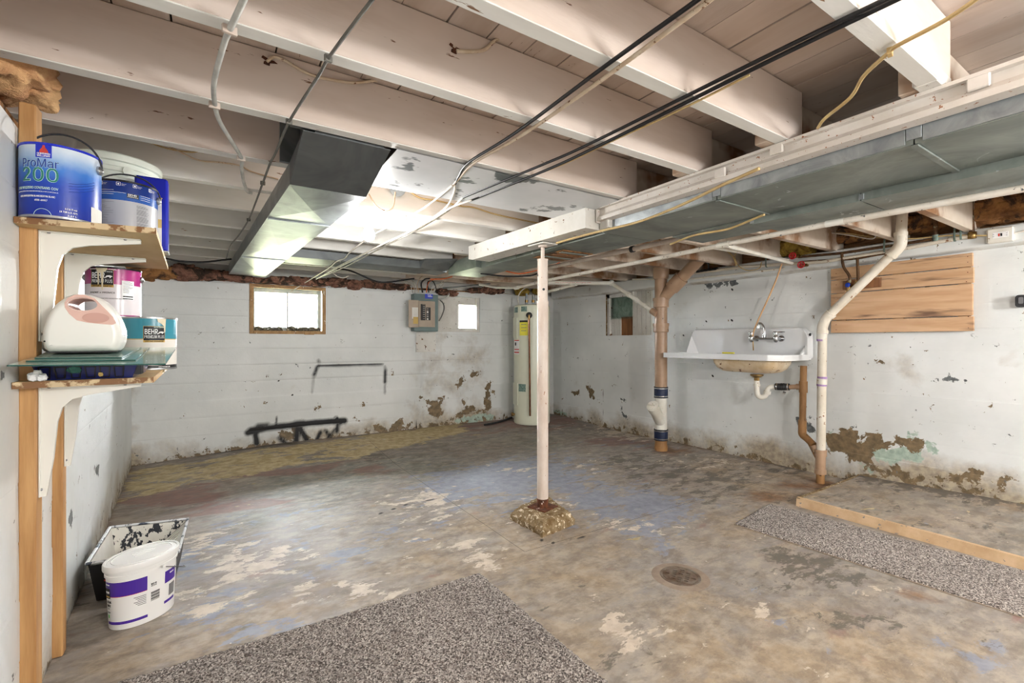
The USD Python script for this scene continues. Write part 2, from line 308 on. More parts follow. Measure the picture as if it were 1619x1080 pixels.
M_RUST = mat('rusty_steel', C(112, 62, 34), 0.8, 0.2, col2=C(70, 40, 26), scale=40, bump=0.4, bscale=80, speck=C(214, 200, 186), spscale=26, spcut=0.66)
M_POST = mat('post_paint', C(212, 200, 190), 0.45, col2=C(196, 178, 164), scale=12, stretch=(1, 1, 0.4), speck=C(150, 108, 80), spscale=64, spcut=0.73, bump=0.2, bscale=40)
M_CONC = mat('rough_concrete', C(152, 134, 106), 0.95, col2=C(112, 90, 60), scale=26, detail=9, bump=0.9, bscale=70, bdist=0.008, speck=C(208, 194, 170), spscale=50, spcut=0.64, spec=0.1)
M_BLACK = mat('black_rubber', C(24, 24, 26), 0.5, col2=C(44, 44, 46), scale=30)
M_BLACKC = mat('black_cable', C(22, 22, 25), 0.45, speck=C(120, 118, 114), spscale=60, spcut=0.76)
M_WHITEC = mat('white_cable', C(226, 222, 214), 0.5, col2=C(196, 188, 174), scale=20)
M_GREYC = mat('grey_cable', C(206, 206, 200), 0.5, col2=C(172, 174, 170), scale=14)
M_DGREYC = mat('dark_grey_cable', C(92, 92, 88), 0.5, col2=C(120, 118, 110), scale=14)
M_TANC = mat('yellowed_cable', C(206, 182, 128), 0.5, col2=C(186, 156, 104), scale=14)
M_PINKC = mat('painted_over_cable', C(214, 198, 176), 0.55, col2=C(196, 172, 142), scale=18, speck=C(120, 80, 50), spscale=50, spcut=0.68)
M_ORANGE = mat('orange_cable', C(214, 106, 50), 0.5)
M_PVC = mat('white_pvc', C(230, 228, 220), 0.35, col2=C(216, 210, 196), scale=6, speck=C(150, 130, 100), spscale=30, spcut=0.72)
M_PVCD = mat('dusty_pvc', C(226, 219, 206), 0.45, col2=C(210, 200, 182), scale=6, speck=C(140, 100, 66), spscale=28, spcut=0.70)
M_PURPLE = mat('purple_primer', C(142, 104, 164), 0.5, col2=C(170, 142, 182), scale=30)
M_BROWNP = mat('brown_painted_drain', C(172, 142, 116), 0.38, col2=C(154, 124, 98), scale=6, speck=C(60, 44, 30), spscale=24, spcut=0.74)
M_OCHRE = mat('ochre_stained_drain', C(166, 124, 78), 0.5, col2=C(140, 100, 58), scale=14, stretch=(1, 1, 0.4), speck=C(90, 60, 30), spscale=30, spcut=0.70)
M_NAVY = mat('navy_rubber_coupling', C(22, 40, 76), 0.45, col2=C(16, 28, 54), scale=12)
M_IRONB = mat('aged_brown_pipe', C(112, 82, 54), 0.5, 0.4, col2=C(74, 52, 34), scale=18, speck=C(150, 146, 120), spscale=30, spcut=0.68)
M_COPPER = mat('dull_copper', C(132, 88, 62), 0.4, 0.8, col2=C(94, 64, 46), scale=16)
M_BRASS = mat('brass', C(164, 134, 84), 0.35, 0.9, col2=C(120, 92, 52), scale=20)
M_VERDI = mat('verdigris_strap', C(128, 150, 140), 0.6, 0.3, col2=C(94, 104, 98), scale=30)
M_RED = mat('red_valve_enamel', C(186, 30, 40), 0.4)
M_BLUE = mat('blue_valve_enamel', C(20, 64, 190), 0.4)
M_ENAMEL = mat('white_enamel', C(238, 240, 242), 0.1, coat=0.6, col2=C(230, 232, 234), scale=3)
M_BASIN = mat('stained_basin_underside', C(224, 210, 186), 0.4, col2=C(198, 172, 134), scale=8, speck=C(110, 72, 44), spscale=26, spcut=0.68)
M_TANK = mat('water_heater_enamel', C(224, 226, 206), 0.3, col2=C(216, 218, 198), scale=3)
M_TANKG = mat('heater_badge_green', C(80, 120, 110), 0.4, col2=C(140, 160, 150), scale=60)
M_YELLOW = mat('yellow_label', C(232, 222, 70), 0.5)
M_INK = mat('black_print', C(24, 22, 24), 0.5)
M_WHITEP = mat('white_print', C(240, 240, 240), 0.5)
M_REDP = mat('red_print', C(198, 60, 50), 0.5)
M_GREYP = mat('grey_print', C(120, 120, 122), 0.5)
M_PANELG = mat('grey_green_panel_enamel', C(104, 126, 124), 0.4, col2=C(92, 112, 112), scale=8)
M_PANELT = mat('tan_panel_enamel', C(176, 160, 142), 0.4, col2=C(164, 148, 130), scale=8)
M_PAPER = mat('white_paper', C(228, 226, 220), 0.7)
M_KRAFT = mat('yellowed_paper', C(206, 176, 104), 0.7)
M_BLUELAB = mat('blue_sticker', C(34, 62, 190), 0.4)
M_INSUL = mat('pink_insulation', C(160, 116, 96), 1.0, col2=C(104, 70, 58), scale=16, detail=9, distort=1.0, bump=0.9, bscale=60, bdist=0.012, col3=C(58, 44, 34), scale3=11, lo3=0.47, hi3=0.58)
M_INSULB = mat('brown_insulation_paper', C(172, 122, 70), 0.9, col2=C(112, 74, 42), scale=8, detail=8, distort=1.5, bump=0.6, bscale=30, bdist=0.01, col3=C(58, 40, 26), scale3=7, lo3=0.5, hi3=0.62)
M_INSULY = mat('yellow_insulation', C(184, 156, 66), 1.0, col2=C(120, 92, 36), scale=16, detail=8, distort=1.0, bump=0.8, bscale=60, bdist=0.01)
M_INSULO = mat('orange_insulation', C(226, 184, 134), 1.0, col2=C(180, 124, 86), scale=9, detail=8, distort=1.0, bump=0.8, bscale=60, bdist=0.01)
M_LEAF = mat('leaf_litter', C(128, 120, 104), 0.9, col2=C(74, 66, 54), scale=40, bump=0.8, bscale=80, bdist=0.01)
M_FRAMEW = mat('tan_window_frame', C(178, 140, 92), 0.6, col2=C(150, 112, 70), scale=14, stretch=(2, 2, 1), speck=C(226, 220, 206), spscale=18, spcut=0.70)
M_REVEAL = mat('window_reveal_plaster', C(220, 224, 220), 0.6, col2=C(196, 202, 198), scale=9)
M_BULB = usd_mat('lit_bulb', {'e': ('emission', dict(color=BULB_COLOR, strength=BULB_POWER))}, surface='e.emission')
M_BULB2 = usd_mat('added_fill_glow', {'e': ('emission', dict(color=REAR_COLOR, strength=REAR_POWER))}, surface='e.emission')
M_PORC = mat('porcelain', C(232, 230, 222), 0.25)
M_PANE = usd_mat('window_glass', {'f': ('fresnel', dict(IOR=1.45)), 't': ('transparent_bsdf', {}), 'g': ('glossy_bsdf', dict(color=(1, 1, 1), roughness=0.02)), 'x': ('mix_closure', {})},
    [('f.fac', 'x.fac'), ('t.BSDF', 'x.closure1'), ('g.BSDF', 'x.closure2')], 'x.closure')
M_FILM = usd_mat('clear_plastic_film', {'g0': ('geometry', {}), 'n': ('noise_texture', dict(scale=16, detail=3)), 'b': ('bump', dict(strength=0.9, distance=0.03)), 'f': ('fresnel', dict(IOR=1.7)), 't': ('transparent_bsdf', dict(color=(0.80, 0.9, 0.86))), 'g': ('glossy_bsdf', dict(color=(1, 1, 1), roughness=0.06)), 'x': ('mix_closure', {})},
    [('g0.position', 'n.vector'), ('n.fac', 'b.height'), ('b.normal', 'g.normal'), ('b.normal', 'f.normal') if False else ('b.normal', 'g.normal'), ('f.fac', 'x.fac'), ('t.BSDF', 'x.closure1'), ('g.BSDF', 'x.closure2')], 'x.closure')
M_SHEETGLASS = usd_mat('greenish_sheet_glass', {'p': ('principled_bsdf', dict(base_color=C(196, 226, 214), roughness=0.12, transmission_weight=0.5, ior=1.5))}, surface='p.BSDF')  # dusty mint base also stands in for reflections of the bright room
M_GLASSEDGE = mat('green_glass_edge', C(18, 74, 66), 0.15)

# ------------------------------------------------------------------ the setting: floor
def sdf_mask(pts, poly, w):
    poly = poly if hasattr(poly, 'geom_type') else Polygon(poly)
    if not poly.is_valid: poly = poly.buffer(0)
    b = poly.buffer(w).bounds; out = np.zeros(len(pts)); near = (pts[:, 0] > b[0]) & (pts[:, 0] < b[2]) & (pts[:, 1] > b[1]) & (pts[:, 1] < b[3])
    if near.any():
        P = shapely.points(pts[near]); d = shapely.distance(P, poly); e = shapely.distance(P, poly.boundary)
        out[near] = np.clip(0.5 + np.where(d > 0, -d, e) / w, 0, 1)
    return out
def line_mask(pts, line, w):
    d = shapely.distance(shapely.points(pts), LineString(line)); return np.clip(1 - d / w, 0, 1)
def fz(x, y):
    s = np.clip((y - 3.7) / 1.25, 0, 1); return 0.062 * s * s * (3 - 2 * s) * np.clip((x + 0.62) / 1.1, 0, 1)
def AF(px, py):
    z = 0.0
    for _ in range(4): p = AZ(px, py, z); z = float(fz(p[0], p[1]))
    return AZ(px, py, z)
def blobs(xy, lst):
    out = np.zeros(len(xy)); fl, rt = FWD[:2], RGT[:2]
    for px, py, rx, ry, a in lst:
        c = AZ(px, py, 0)[:2]; Z = FPX * 1.05 / (py - CY); d = xy - c
        out += a * np.exp(-((d @ rt) / (1.2 * rx / FPX * Z)) ** 2 - ((d @ fl) / (1.2 * ry * Z * Z / (FPX * 1.05))) ** 2)
    return out * 1.25
def xleft(y): return -0.445 - 0.0487 * (y - 1.99)
def xright(y): return np.where(y < 3.1, 4.03, 4.03 - 0.0794 * (y - 3.1))
JX, JY = 1.30, 1.905        # the two joints cast in the slab
def floor_masks(P):
    xy = P[:, :2]; N = len(xy)
    band = sdf_mask(xy, [AF(*p)[:2] for p in [(178, 795), (205, 742), (300, 729), (430, 706), (560, 690), (730, 668), (745, 682), (640, 706), (545, 728), (430, 744), (330, 762), (250, 780)]], 0.16)
    cream = np.clip(band * 0.66, 0, 1) + blobs(xy, [(620, 705, 40, 8, .3), (700, 690, 50, 6, .2)])
    white = blobs(xy, [(400, 895, 90, 35, .42), (330, 850, 60, 22, .35), (560, 935, 90, 18, .4), (300, 960, 60, 20, .35), (690, 800, 40, 28, .4), (640, 790, 40, 14, .35), (730, 860, 40, 16, .35), (780, 890, 40, 18, .3), (1000, 990, 60, 30, .42),
        (1040, 1060, 60, 20, .3), (1030, 690, 70, 9, .4), (960, 680, 50, 7, .3), (1120, 730, 70, 14, .3), (1180, 960, 40, 10, .3), (1240, 985, 50, 12, .25), (1290, 850, 90, 24, .2), (1010, 830, 60, 12, .3), (930, 735, 40, 10, .25), (900, 800, 50, 16, .2), (1400, 935, 50, 12, .25), (820, 742, 40, 9, .3)])
    blue = blobs(xy, [(330, 960, 80, 50, .42), (270, 900, 40, 30, .35), (410, 1005, 60, 26, .4), (350, 850, 90, 26, .3), (760, 755, 90, 16, .55), (820, 745, 60, 14, .35), (930, 790, 120, 28, .45), (880, 735, 100, 20, .35), (540, 870, 70, 26, .3), (1040, 800, 60, 26, .4), (1030, 850, 50, 24, .3),
        (490, 810, 90, 18, .25), (720, 780, 70, 26, .3), (1560, 1040, 90, 40, .35), (1230, 980, 40, 14, .3), (1120, 925, 60, 12, .2), (1000, 700, 80, 12, .25), (640, 840, 80, 30, .2)])  # blue-grey paint; mid-floor patches also hold bluish window light in the colour
    red = blobs(xy, [(350, 800, 90, 14, .5), (290, 785, 70, 14, .3), (740, 676, 90, 9, .65), (650, 688, 60, 6, .3), (880, 668, 50, 8, .55), (960, 700, 50, 8, .45), (470, 742, 150, 7, .45), (250, 788, 60, 8, .4), (300, 770, 70, 8, .3), (410, 752, 90, 6, .4), (1000, 697, 40, 6, .4)])
    tan = blobs(xy, [(1150, 1010, 260, 60, .6), (900, 1000, 130, 60, .55), (700, 880, 160, 40, .45), (780, 810, 120, 40, .4), (1250, 770, 110, 36, .65), (1200, 840, 90, 40, .4), (1400, 1060, 200, 60, .4), (560, 960, 110, 30, .4), (360, 985, 110, 40, .4), (250, 1030, 150, 40, .5), (980, 900, 130, 40, .4), (1170, 745, 60, 20, .45), (180, 880, 60, 90, .4), (850, 840, 90, 30, .35)])
    dark = blobs(xy, [(1270, 905, 80, 30, .3), (1330, 960, 90, 22, .22), (1370, 985, 70, 20, .22), (1060, 745, 90, 20, .35), (1150, 775, 80, 20, .3), (990, 725, 60, 12, .25), (600, 725, 60, 8, .3), (1240, 880, 60, 20, .25), (1330, 900, 60, 26, .15), (420, 715, 80, 9, .4), (330, 740, 60, 8, .3), (1010, 1040, 60, 30, .25), (1080, 690, 40, 8, .3), (190, 900, 30, 30, .3), (1500, 990, 80, 20, .25), (1230, 740, 60, 10, .25)])
    green = blobs(xy, [(470, 770, 160, 26, .5), (620, 735, 140, 18, .5), (400, 830, 90, 24, .35), (820, 700, 140, 14, .4), (1350, 880, 110, 40, .3), (1100, 720, 90, 14, .3)])
    rust = blobs(xy, [(1270, 770, 36, 9, .55), (1210, 783, 40, 9, .45), (1300, 762, 16, 6, .6), (1452, 945, 34, 12, .55), (1195, 800, 40, 10, .3), (1050, 712, 16, 7, .6), (1085, 712, 26, 6, .4)])
    edge = np.clip(np.maximum.reduce([1 - (P[:, 0] - xleft(P[:, 1])) / 0.06, 1 - (xright(P[:, 1]) - P[:, 0]) / 0.09, 1 - (4.99 - P[:, 1]) / 0.10]), 0, 1)
    crack = np.maximum.reduce([line_mask(xy, [AF(*p)[:2] for p in L], w) for L, w in [([(600, 812), (650, 795), (700, 787)], .012), ([(905, 850), (890, 862), (840, 850)], .01), ([(940, 845), (906, 852)], .01)]])
    rust += edge * 0.35; dark += edge * 0.3
    stk = lambda *a: np.clip(np.stack(a, 1), 0, 1)
    return dict(f1=stk(cream, red, blue), f2=stk(tan, dark, green), f3=stk(white, rust, crack * 0.9))
floor = UsdGeom.Xform.Define(stage, '/World/floor').GetPrim(); tag(floor, 'worn concrete basement floor with layers of flaking paint', kind='structure')
for x0, x1, y0, y1 in [(-0.95, JX, -1.75, JY), (JX, 4.3, -1.75, JY - .0012), (-0.95, JX - .0012, JY, 5.1), (JX + .0012, 4.3, JY + .0012, 5.1)]:
    us = np.arange(x0, x1, 0.03); us = np.append(us, x1) if x1 - us[-1] > 1e-4 else us
    vs = np.append(np.arange(y0, y1, 0.03), y1)
    def fl(U, V): return np.stack([U, V, fz(U, V) + 0.004 * (meshkit.fbm(np.stack([U * 2.2, V * 2.2, U * 0], -1), 3, 3) - 0.5) - 0.004 * np.exp(-((U - 1.755) ** 2 + (V - 1.333) ** 2) / 0.08)], -1)
    P, F, U, V = grid(us, vs, fl)
    m = np.hypot(U - 1.755, V - 1.333).ravel() < 0.085
    obj('slab', (P, F[~m[F].any(1)]), M_FLOOR, floor, smooth=True, masks=floor_masks(P))
obj('slab_bed', box((-0.95, -1.75, -0.12), (4.3, 5.1, -0.045)), M_DARKGAP, floor)
# low concrete plinth along the right wall
PL = [AZ(*p, 0.05)[:2] for p in [(1270, 787), (1619, 890)]]
px0 = 3.13
us = np.arange(px0, 4.06, 0.03); vs = np.arange(-1.7, 1.50, 0.03)
P, F, U, V = grid(us, np.append(vs, 1.5), lambda U, V: np.stack([U, V, 0.05 + 0.035 * np.clip((U - px0) / 0.9, 0, 1) * np.clip((1.6 - V) / 0.8, 0, 1) + 0.003 * (meshkit.fbm(np.stack([U * 4, V * 4, U * 0], -1), 3, 8) - 0.5)], -1))
pk = floor_masks(P * [1, 1, 0]); n_ = len(P)
pk['f1'] = pk['f1'] * [0.2, 0, 0.5]; wl_ = np.clip(1 - (3.99 - P[:, 0]) / .22, 0, 1)[:, None]; pk['f2'] = np.clip(pk['f2'] * [0.5, 0.7, 1] + [0.34, 0.20, 0.38] + wl_ * [0.2, .42, 0], 0, 1); pk['f3'] = pk['f3'] * [0.3, 0.6, 0]
plinth = thing('concrete_step', 'low raised concrete ledge with a peach painted edge along the right wall', 'step', (3.5, 0.5, 0), kind='structure')
obj('top', (P, F), M_FLOOR, plinth, smooth=True, masks=pk)
M_PEACH = mat('peach_painted_concrete', C(206, 176, 140), 0.6, col2=C(186, 154, 116), scale=10, speck=C(120, 120, 118), spscale=24, spcut=0.68, bump=0.3)
yy = np.arange(-1.7, 1.501, 0.05); wob = 0.006 * (meshkit.noise(np.stack([yy * 6, yy * 0, yy * 0], -1)) - 0.5)
o_ = np.stack([px0 + wob, yy, np.full(len(yy), 0.053) + 0.0], 1); lo_ = np.stack([px0 - 0.012 + wob, yy, np.full(len(yy), -0.01)], 1); in_ = o_ + [0.018, 0, 0.002]
V_ = np.vstack([lo_, o_, in_]); n1 = len(yy); fs = []
for a in (0, 1):
    for i in range(n1 - 1): fs += [[a * n1 + i, a * n1 + i + 1, (a + 1) * n1 + i], [a * n1 + i + 1, (a + 1) * n1 + i + 1, (a + 1) * n1 + i]]
obj('edge', (V_, np.array(fs)[:, ::-1]), M_PEACH, plinth, label='peach painted front edge')
obj('end_face', prism([(px0, -0.01), (px0, 0.053), (4.03, 0.055), (4.03, -0.01)], 0.02, (0, 1.5, 0), (1, 0, 0), (0, 0, 1)), M_CONC, plinth)

# ------------------------------------------------------------------ the setting: walls
def lines_z(z0, z1, lines, step=0.022):
    z = set(np.round(np.arange(z0, z1, step), 4)) | {z1}
    for L in lines: z |= {round(L - .006, 4), round(L, 4), round(L + .006, 4)}
    return np.array(sorted(z))
def cut_holes(P, F, U, V, holes):
    if not holes: return F
    u, v = U.ravel(), V.ravel(); cu, cv = u[F].mean(1), v[F].mean(1); keep = np.ones(len(F), bool)
    for a, b, c, d in holes: keep &= ~((cu > a) & (cu < b) & (cv > c) & (cv < d))
    return F[keep]
FORM = [1.05 + (539.5 - y) / 730 * 3.9 for y in (438, 466.7, 495.6, 524.5, 551)] + [0.83, 0.675, 0.52, 0.366, 0.21]
def form_relief(U, V, seed, k=1.0):
    """Board-formed concrete: each board of the old formwork left its own level, with a ridge or a groove between."""
    r = np.zeros(U.shape); ls = sorted(FORM)
    for i, L in enumerate(ls):
        r += np.where(V > L, ((i * 37 + seed * 11) % 7 - 3) * 0.0009 - ((i * 37 - 37 + seed * 11) % 7 - 3) * 0.0009, 0)
        r -= 0.0028 * np.exp(-((V - L) / 0.004) ** 2) * np.clip(meshkit.noise(np.stack([U * 1.7, U * 0 + L * 9, U * 0], -1), seed) * 2.2 - 0.6, 0, 1)
    return r * k + 0.010 * (meshkit.fbm(np.stack([U * 2.5, V * 2.5, U * 0 + seed], -1), 4, seed) - 0.5)
def spots(pts, lst, w=0.5):
    out = np.zeros(len(pts))
    for (u, v), r in lst: out = np.maximum(out, np.clip(1.5 - np.hypot(pts[:, 0] - u, pts[:, 1] - v) / r, 0, 1))
    return out
# back wall
YB = 4.99
bk = lambda pts: [tuple(AY(*p, YB)[[0, 2]]) for p in pts]
z8 = lambda pts: bk(zoomed(340, 400, 3.375, pts))
W1 = (0.285, 0.935, 1.135, 1.585); W2 = (2.17, 2.74, 1.165, 1.585)
us = np.array(sorted(set(np.round(np.arange(-0.72, 4.0, 0.02), 4)) | {W1[0], W1[1], W2[0], W2[1]}))
zs = np.array(sorted(set(lines_z(-0.03, 1.6, FORM)) | {W1[2], W1[3], W2[2], W2[3]}))
def bwall(U, V):
    top = 1.594 + 0.0165 * (U + 0.59)
    return np.stack([U, YB - form_relief(U, V, 1) + 0.002 * (np.abs(U - 1.93) < 0.011), V + np.clip((V - 1.58) / 0.02, 0, 1) * (top - 1.6)], -1)
P, F, U, V = grid(us, zs, bwall); pts = np.stack([U.ravel(), V.ravel()], 1)
base = np.clip(1 - (V.ravel() - fz(U.ravel(), 4.99)) / 0.22, 0, 1)
peel = np.maximum.reduce([sdf_mask(pts, z8(p), 0.10) for p in [
    [(1100, 765), (1145, 795), (1190, 785), (1218, 768), (1202, 820), (1222, 850), (1175, 882), (1138, 850), (1140, 800)],
    [(1308, 765), (1340, 780), (1352, 815), (1400, 832), (1440, 822), (1440, 692), (1466, 690), (1470, 824), (1440, 850), (1390, 850), (1340, 862), (1270, 892), (1250, 885), (1340, 835)],
    [(1288, 670), (1330, 645), (1325, 690), (1300, 722)], [(1370, 638), (1412, 628), (1405, 645), (1378, 655)], [(910, 965), (960, 900), (985, 878), (1012, 900), (1005, 950), (940, 970)],
    [(845, 930), (880, 918), (902, 950), (872, 968)], [(350, 960), (400, 935), (450, 940), (440, 985), (370, 1005)], [(1012, 920), (1040, 915), (1035, 940), (1015, 940)], [(540, 830), (555, 825), (550, 850), (542, 850)], [(752, 880), (772, 878), (765, 895), (755, 893)],
    [(1470, 725), (1490, 730), (1485, 750), (1472, 745)], [(940, 632), (965, 638), (960, 648), (945, 644)], [(775, 810), (792, 812), (786, 822), (777, 820)]]] + [np.clip(base * 1.15 - 0.62, 0, 0.5)])
L = lambda pts_, w: line_mask(pts, z8(pts_), w)
spray = np.maximum.reduce([L([(550, 602), (720, 598), (893, 594)], .022) * 1.0, L([(552, 572), (556, 580)], .035) * .6, L([(544, 608), (530, 650)], .035) * .8, L([(528, 650), (518, 745)], .03) * .45, L([(905, 605), (912, 620)], .04) * .6,
    L([(908, 625), (907, 690)], .035) * .85, L([(906, 690), (905, 745)], .03) * .5, L([(190, 945), (350, 925), (520, 905), (690, 893)], .055), L([(175, 958), (300, 930)], .05), L([(215, 960), (222, 1015)], .045), L([(440, 935), (432, 1005)], .05) * .9, L([(455, 938), (495, 1005)], .045) * .9,
    L([(345, 985), (375, 1015)], .045) * .8, L([(540, 1000), (562, 955)], .035) * .8, L([(590, 945), (622, 1000)], .035) * .7, L([(655, 915), (650, 950)], .04) * .8, L([(330, 875), (331, 915)], .012), L([(645, 872), (672, 905)], .018), L([(690, 890), (640, 940), (600, 990)], .035) * .6, L([(230, 920), (280, 915)], .05) * .7, L([(430, 905), (470, 900)], .05) * .7])
dirt_and_tone = np.clip(base * 0.75, 0, 1) * 0.85 + np.maximum.reduce([sdf_mask(pts, z8(p), 0.3) * a for p, a in [([(1310, 500), (1390, 480), (1400, 600), (1330, 620)], .45), ([(1200, 430), (1460, 430), (1400, 480), (1190, 470)], .45), ([(1090, 500), (1460, 480), (1460, 900), (1090, 900)], .36), ([(1050, 650), (1085, 650), (1085, 940), (1050, 940)], .4), ([(1190, 230), (1290, 230), (1250, 300)], .3)]])
dirt_and_tone += np.clip(1 - (U.ravel() + 0.59) / 0.12, 0, 1) * 0.4  # brown tone grows toward the left end of the back wall
green = sdf_mask(pts, z8([(1280, 890), (1400, 855), (1485, 860), (1485, 890), (1300, 915)]), 0.08)
dots = spots(pts, [(q, 0.006) for q in z8([(287, 635), (394, 705), (413, 757), (338, 680), (297, 775), (855, 450), (900, 378)])])
crackB = line_mask(pts, z8([(1070, 520), (1070, 640), (1067, 800), (1075, 945)]), 0.012) * 0.75
stk = lambda *a: np.clip(np.stack(a, 1), 0, 1)
wall_back = tag(UsdGeom.Xform.Define(stage, '/World/wall_back').GetPrim(), 'white painted board-formed concrete wall at the back', kind='structure')
obj('concrete', (P, cut_holes(P, F, U, V, [W1, W2])), M_WALL, wall_back, smooth=40, masks=None) if False else obj('concrete', (P, cut_holes(P, F, U, V, [W1, W2])), M_WALL, wall_back, smooth=True, masks=dict(m1=stk(peel, dirt_and_tone, spray), m2=stk(green, peel * 0, np.maximum(dots, crackB))))
def reveal(parent, a, b, c, d, o, ux, uz, depth, m):
    """The sides of an opening a..b x c..d cut through a wall, as four slabs; uz points outwards."""
    t = 0.02; z = np.array([0, 0, 1.0]); ux = np.array(ux, float)
    for (p0, p1) in [((a - t, c - t), (a, d + t)), ((b, c - t), (b + t, d + t)), ((a, c - t), (b, c)), ((a, d), (b, d + t))]:
        obj('reveal', prism(sbox(p0[0], p0[1], p1[0], p1[1]), depth, o, ux, z, uz), m, parent)
reveal(wall_back, *W1, (0, YB + 0.006, 0), (1, 0, 0), (0, 1, 0), 0.2, M_REVEAL)
reveal(wall_back, *W2, (0, YB + 0.006, 0), (1, 0, 0), (0, 1, 0), 0.2, M_REVEAL)
for (a, b, c, d) in [(-0.8, W1[0] - .02, -0.1, 1.72), (W1[1] + .02, W2[0] - .02, -0.1, 1.72), (W2[1] + .02, 4.2, -0.1, 1.72), (W1[0] - .02, W1[1] + .02, -0.1, W1[2] - .02), (W2[0] - .02, W2[1] + .02, -0.1, W2[2] - .02)]:
    obj('core', box((a, YB + 0.02, c), (b, YB + 0.2, min(d, 1.585 if d > 1.6 else d))), M_CONC, wall_back)
# right wall
rt = lambda pts: [(float(p[1]), float(p[2])) for p in (AX(*q, 4.03) for q in pts)]
def rt2(pts):
    out = []
    for q in pts:
        x = 4.03
        for _ in range(4): p = AX(*q, x); x = float(xright(p[1]))
        out.append((float(p[1]), float(p[2])))
    return out
z7 = lambda pts: rt2(zoomed(1180, 540, 3.688, pts)); z10 = lambda pts: rt2(zoomed(1000, 340, 5.06, pts)); z1t = lambda pts: rt2(zoomed(640, 440, 3.856, pts)); z6s = lambda pts: rt2(zoomed(1030, 480, 5.222, pts))
W3 = (3.40, 4.06, 1.12, 1.62)
us = np.array(sorted(set(np.round(np.arange(-1.75, 5.01, 0.022), 4)) | {W3[0], W3[1]})); zs = np.array(sorted(set(lines_z(-0.03, 1.64, FORM)) | {W3[2], W3[3]}))
P, F, U, V = grid(us, zs, lambda U, V: np.stack([xright(U) - form_relief(U, V, 2, .45), U, V], -1)); pts = np.stack([U.ravel(), V.ravel()], 1)
fl_ = np.where(U.ravel() < 1.5, 0.085, fz(3.9, U.ravel())); base = np.clip(1 - (V.ravel() - fl_) / 0.26, 0, 1)
peel = np.maximum.reduce([sdf_mask(pts, z7(p), 0.10) for p in [
    [(455, 538), (560, 526), (650, 542), (665, 575), (700, 545), (760, 548), (790, 588), (850, 580), (880, 558), (930, 573), (990, 543), (1052, 562), (1055, 600), (1000, 640), (930, 612), (850, 622), (740, 640), (722, 680), (742, 720), (800, 745), (880, 708), (884, 780), (800, 778), (735, 750), (695, 700), (600, 692), (520, 645), (460, 622)],
    [(1265, 760), (1308, 742), (1352, 768), (1402, 798), (1345, 795), (1280, 788)], [(765, 115), (808, 112), (808, 130), (775, 134)], [(965, 97), (1003, 95), (1000, 106), (970, 107)], [(1195, 790), (1235, 780), (1240, 815), (1190, 825)], [(1075, 388), (1094, 386), (1094, 400), (1078, 400)], [(900, 740), (960, 760), (950, 790), (890, 800)],
    [(1480, 770), (1540, 760), (1560, 800), (1500, 810)]]]
    + [sdf_mask(pts, z1t(p), 0.10) for p in [[(1105, 665), (1128, 655), (1155, 690), (1155, 728), (1128, 715)], [(1020, 690), (1065, 685), (1065, 702), (1035, 712)]]] + [np.clip(base * 1.2 - 0.66, 0, 0.5)])
grey = np.maximum.reduce([sdf_mask(pts, z10(p), 0.10) for p in [[(565, 545), (640, 528), (735, 518), (830, 512), (800, 570), (730, 580), (660, 580), (600, 595), (590, 565)]]] + [sdf_mask(pts, z7([(290, 440), (345, 475), (410, 500), (410, 545), (345, 520), (300, 480)]), 0.05), sdf_mask(pts, z7([(365, 430), (390, 425), (395, 450), (370, 455)]), 0.05) * .9,
    sdf_mask(pts, z7([(1085, 240), (1180, 215), (1250, 215), (1310, 240), (1180, 250)]), 0.08) * .62, sdf_mask(pts, zoomed and rt2(zoomed(940, 520, 4.908, [(195, 530), (232, 525), (230, 570), (205, 560), (215, 650), (275, 688), (215, 690)])), 0.05) * .9])
green = np.maximum.reduce([sdf_mask(pts, z7(p), 0.10) for p in [[(455, 540), (600, 560), (700, 610), (930, 612), (1045, 640), (1000, 692), (880, 702), (760, 700), (700, 640), (560, 640), (460, 600)], [(930, 522), (1012, 527), (992, 552), (930, 572)], [(630, 700), (700, 720), (740, 760), (690, 740)], [(1040, 580), (1100, 585), (1100, 630), (1040, 610)]]]
    + [sdf_mask(pts, z1t([(905, 800), (985, 815), (985, 850), (915, 840)]), 0.06)])
dirt_and_tone = base * 0.8 + np.maximum.reduce([sdf_mask(pts, z7(p), 0.3) * a for p, a in [([(790, 130), (930, 120), (930, 190), (820, 190)], .42), ([(640, 250), (800, 250), (800, 310), (640, 310)], .3), ([(0, 560), (380, 640), (400, 760), (0, 700)], .4), ([(1495, 0), (1550, 0), (1560, 90), (1510, 90)], .4), ([(1000, 640), (1619, 700), (1619, 900), (900, 800)], .3)]])
dots = spots(pts, [(q, 0.012) for q in z10([(583, 600), (795, 598)]) + z6s([(450, 140), (662, 140)])] + [(q, 0.006) for q in z6s([(265, 258), (425, 490), (425, 505), (478, 466), (505, 594)]) + z7([(1558, 527), (1380, 482), (612, 285)]) + zoomed and []] ) if False else spots(pts, [(q, 0.012) for q in z10([(583, 600), (795, 598)]) + z6s([(450, 140), (662, 140)])] + [(q, 0.006) for q in z6s([(265, 258), (425, 490), (478, 466), (505, 594)]) + z7([(1558, 527), (1380, 482), (612, 285)])] + [(q, 0.008) for q in rt2([(939, 591), (925.5, 511.5)])])
crackR = np.maximum(line_mask(pts, rt2([(954, 560), (954.5, 600), (953, 640), (955, 676)]), 0.012) * 0.6, line_mask(pts, z6s([(1030, 380), (1090, 385), (1120, 420)]), 0.004) * .5)
wall_right = tag(UsdGeom.Xform.Define(stage, '/World/wall_right').GetPrim(), 'white painted concrete wall behind the sink', kind='structure')
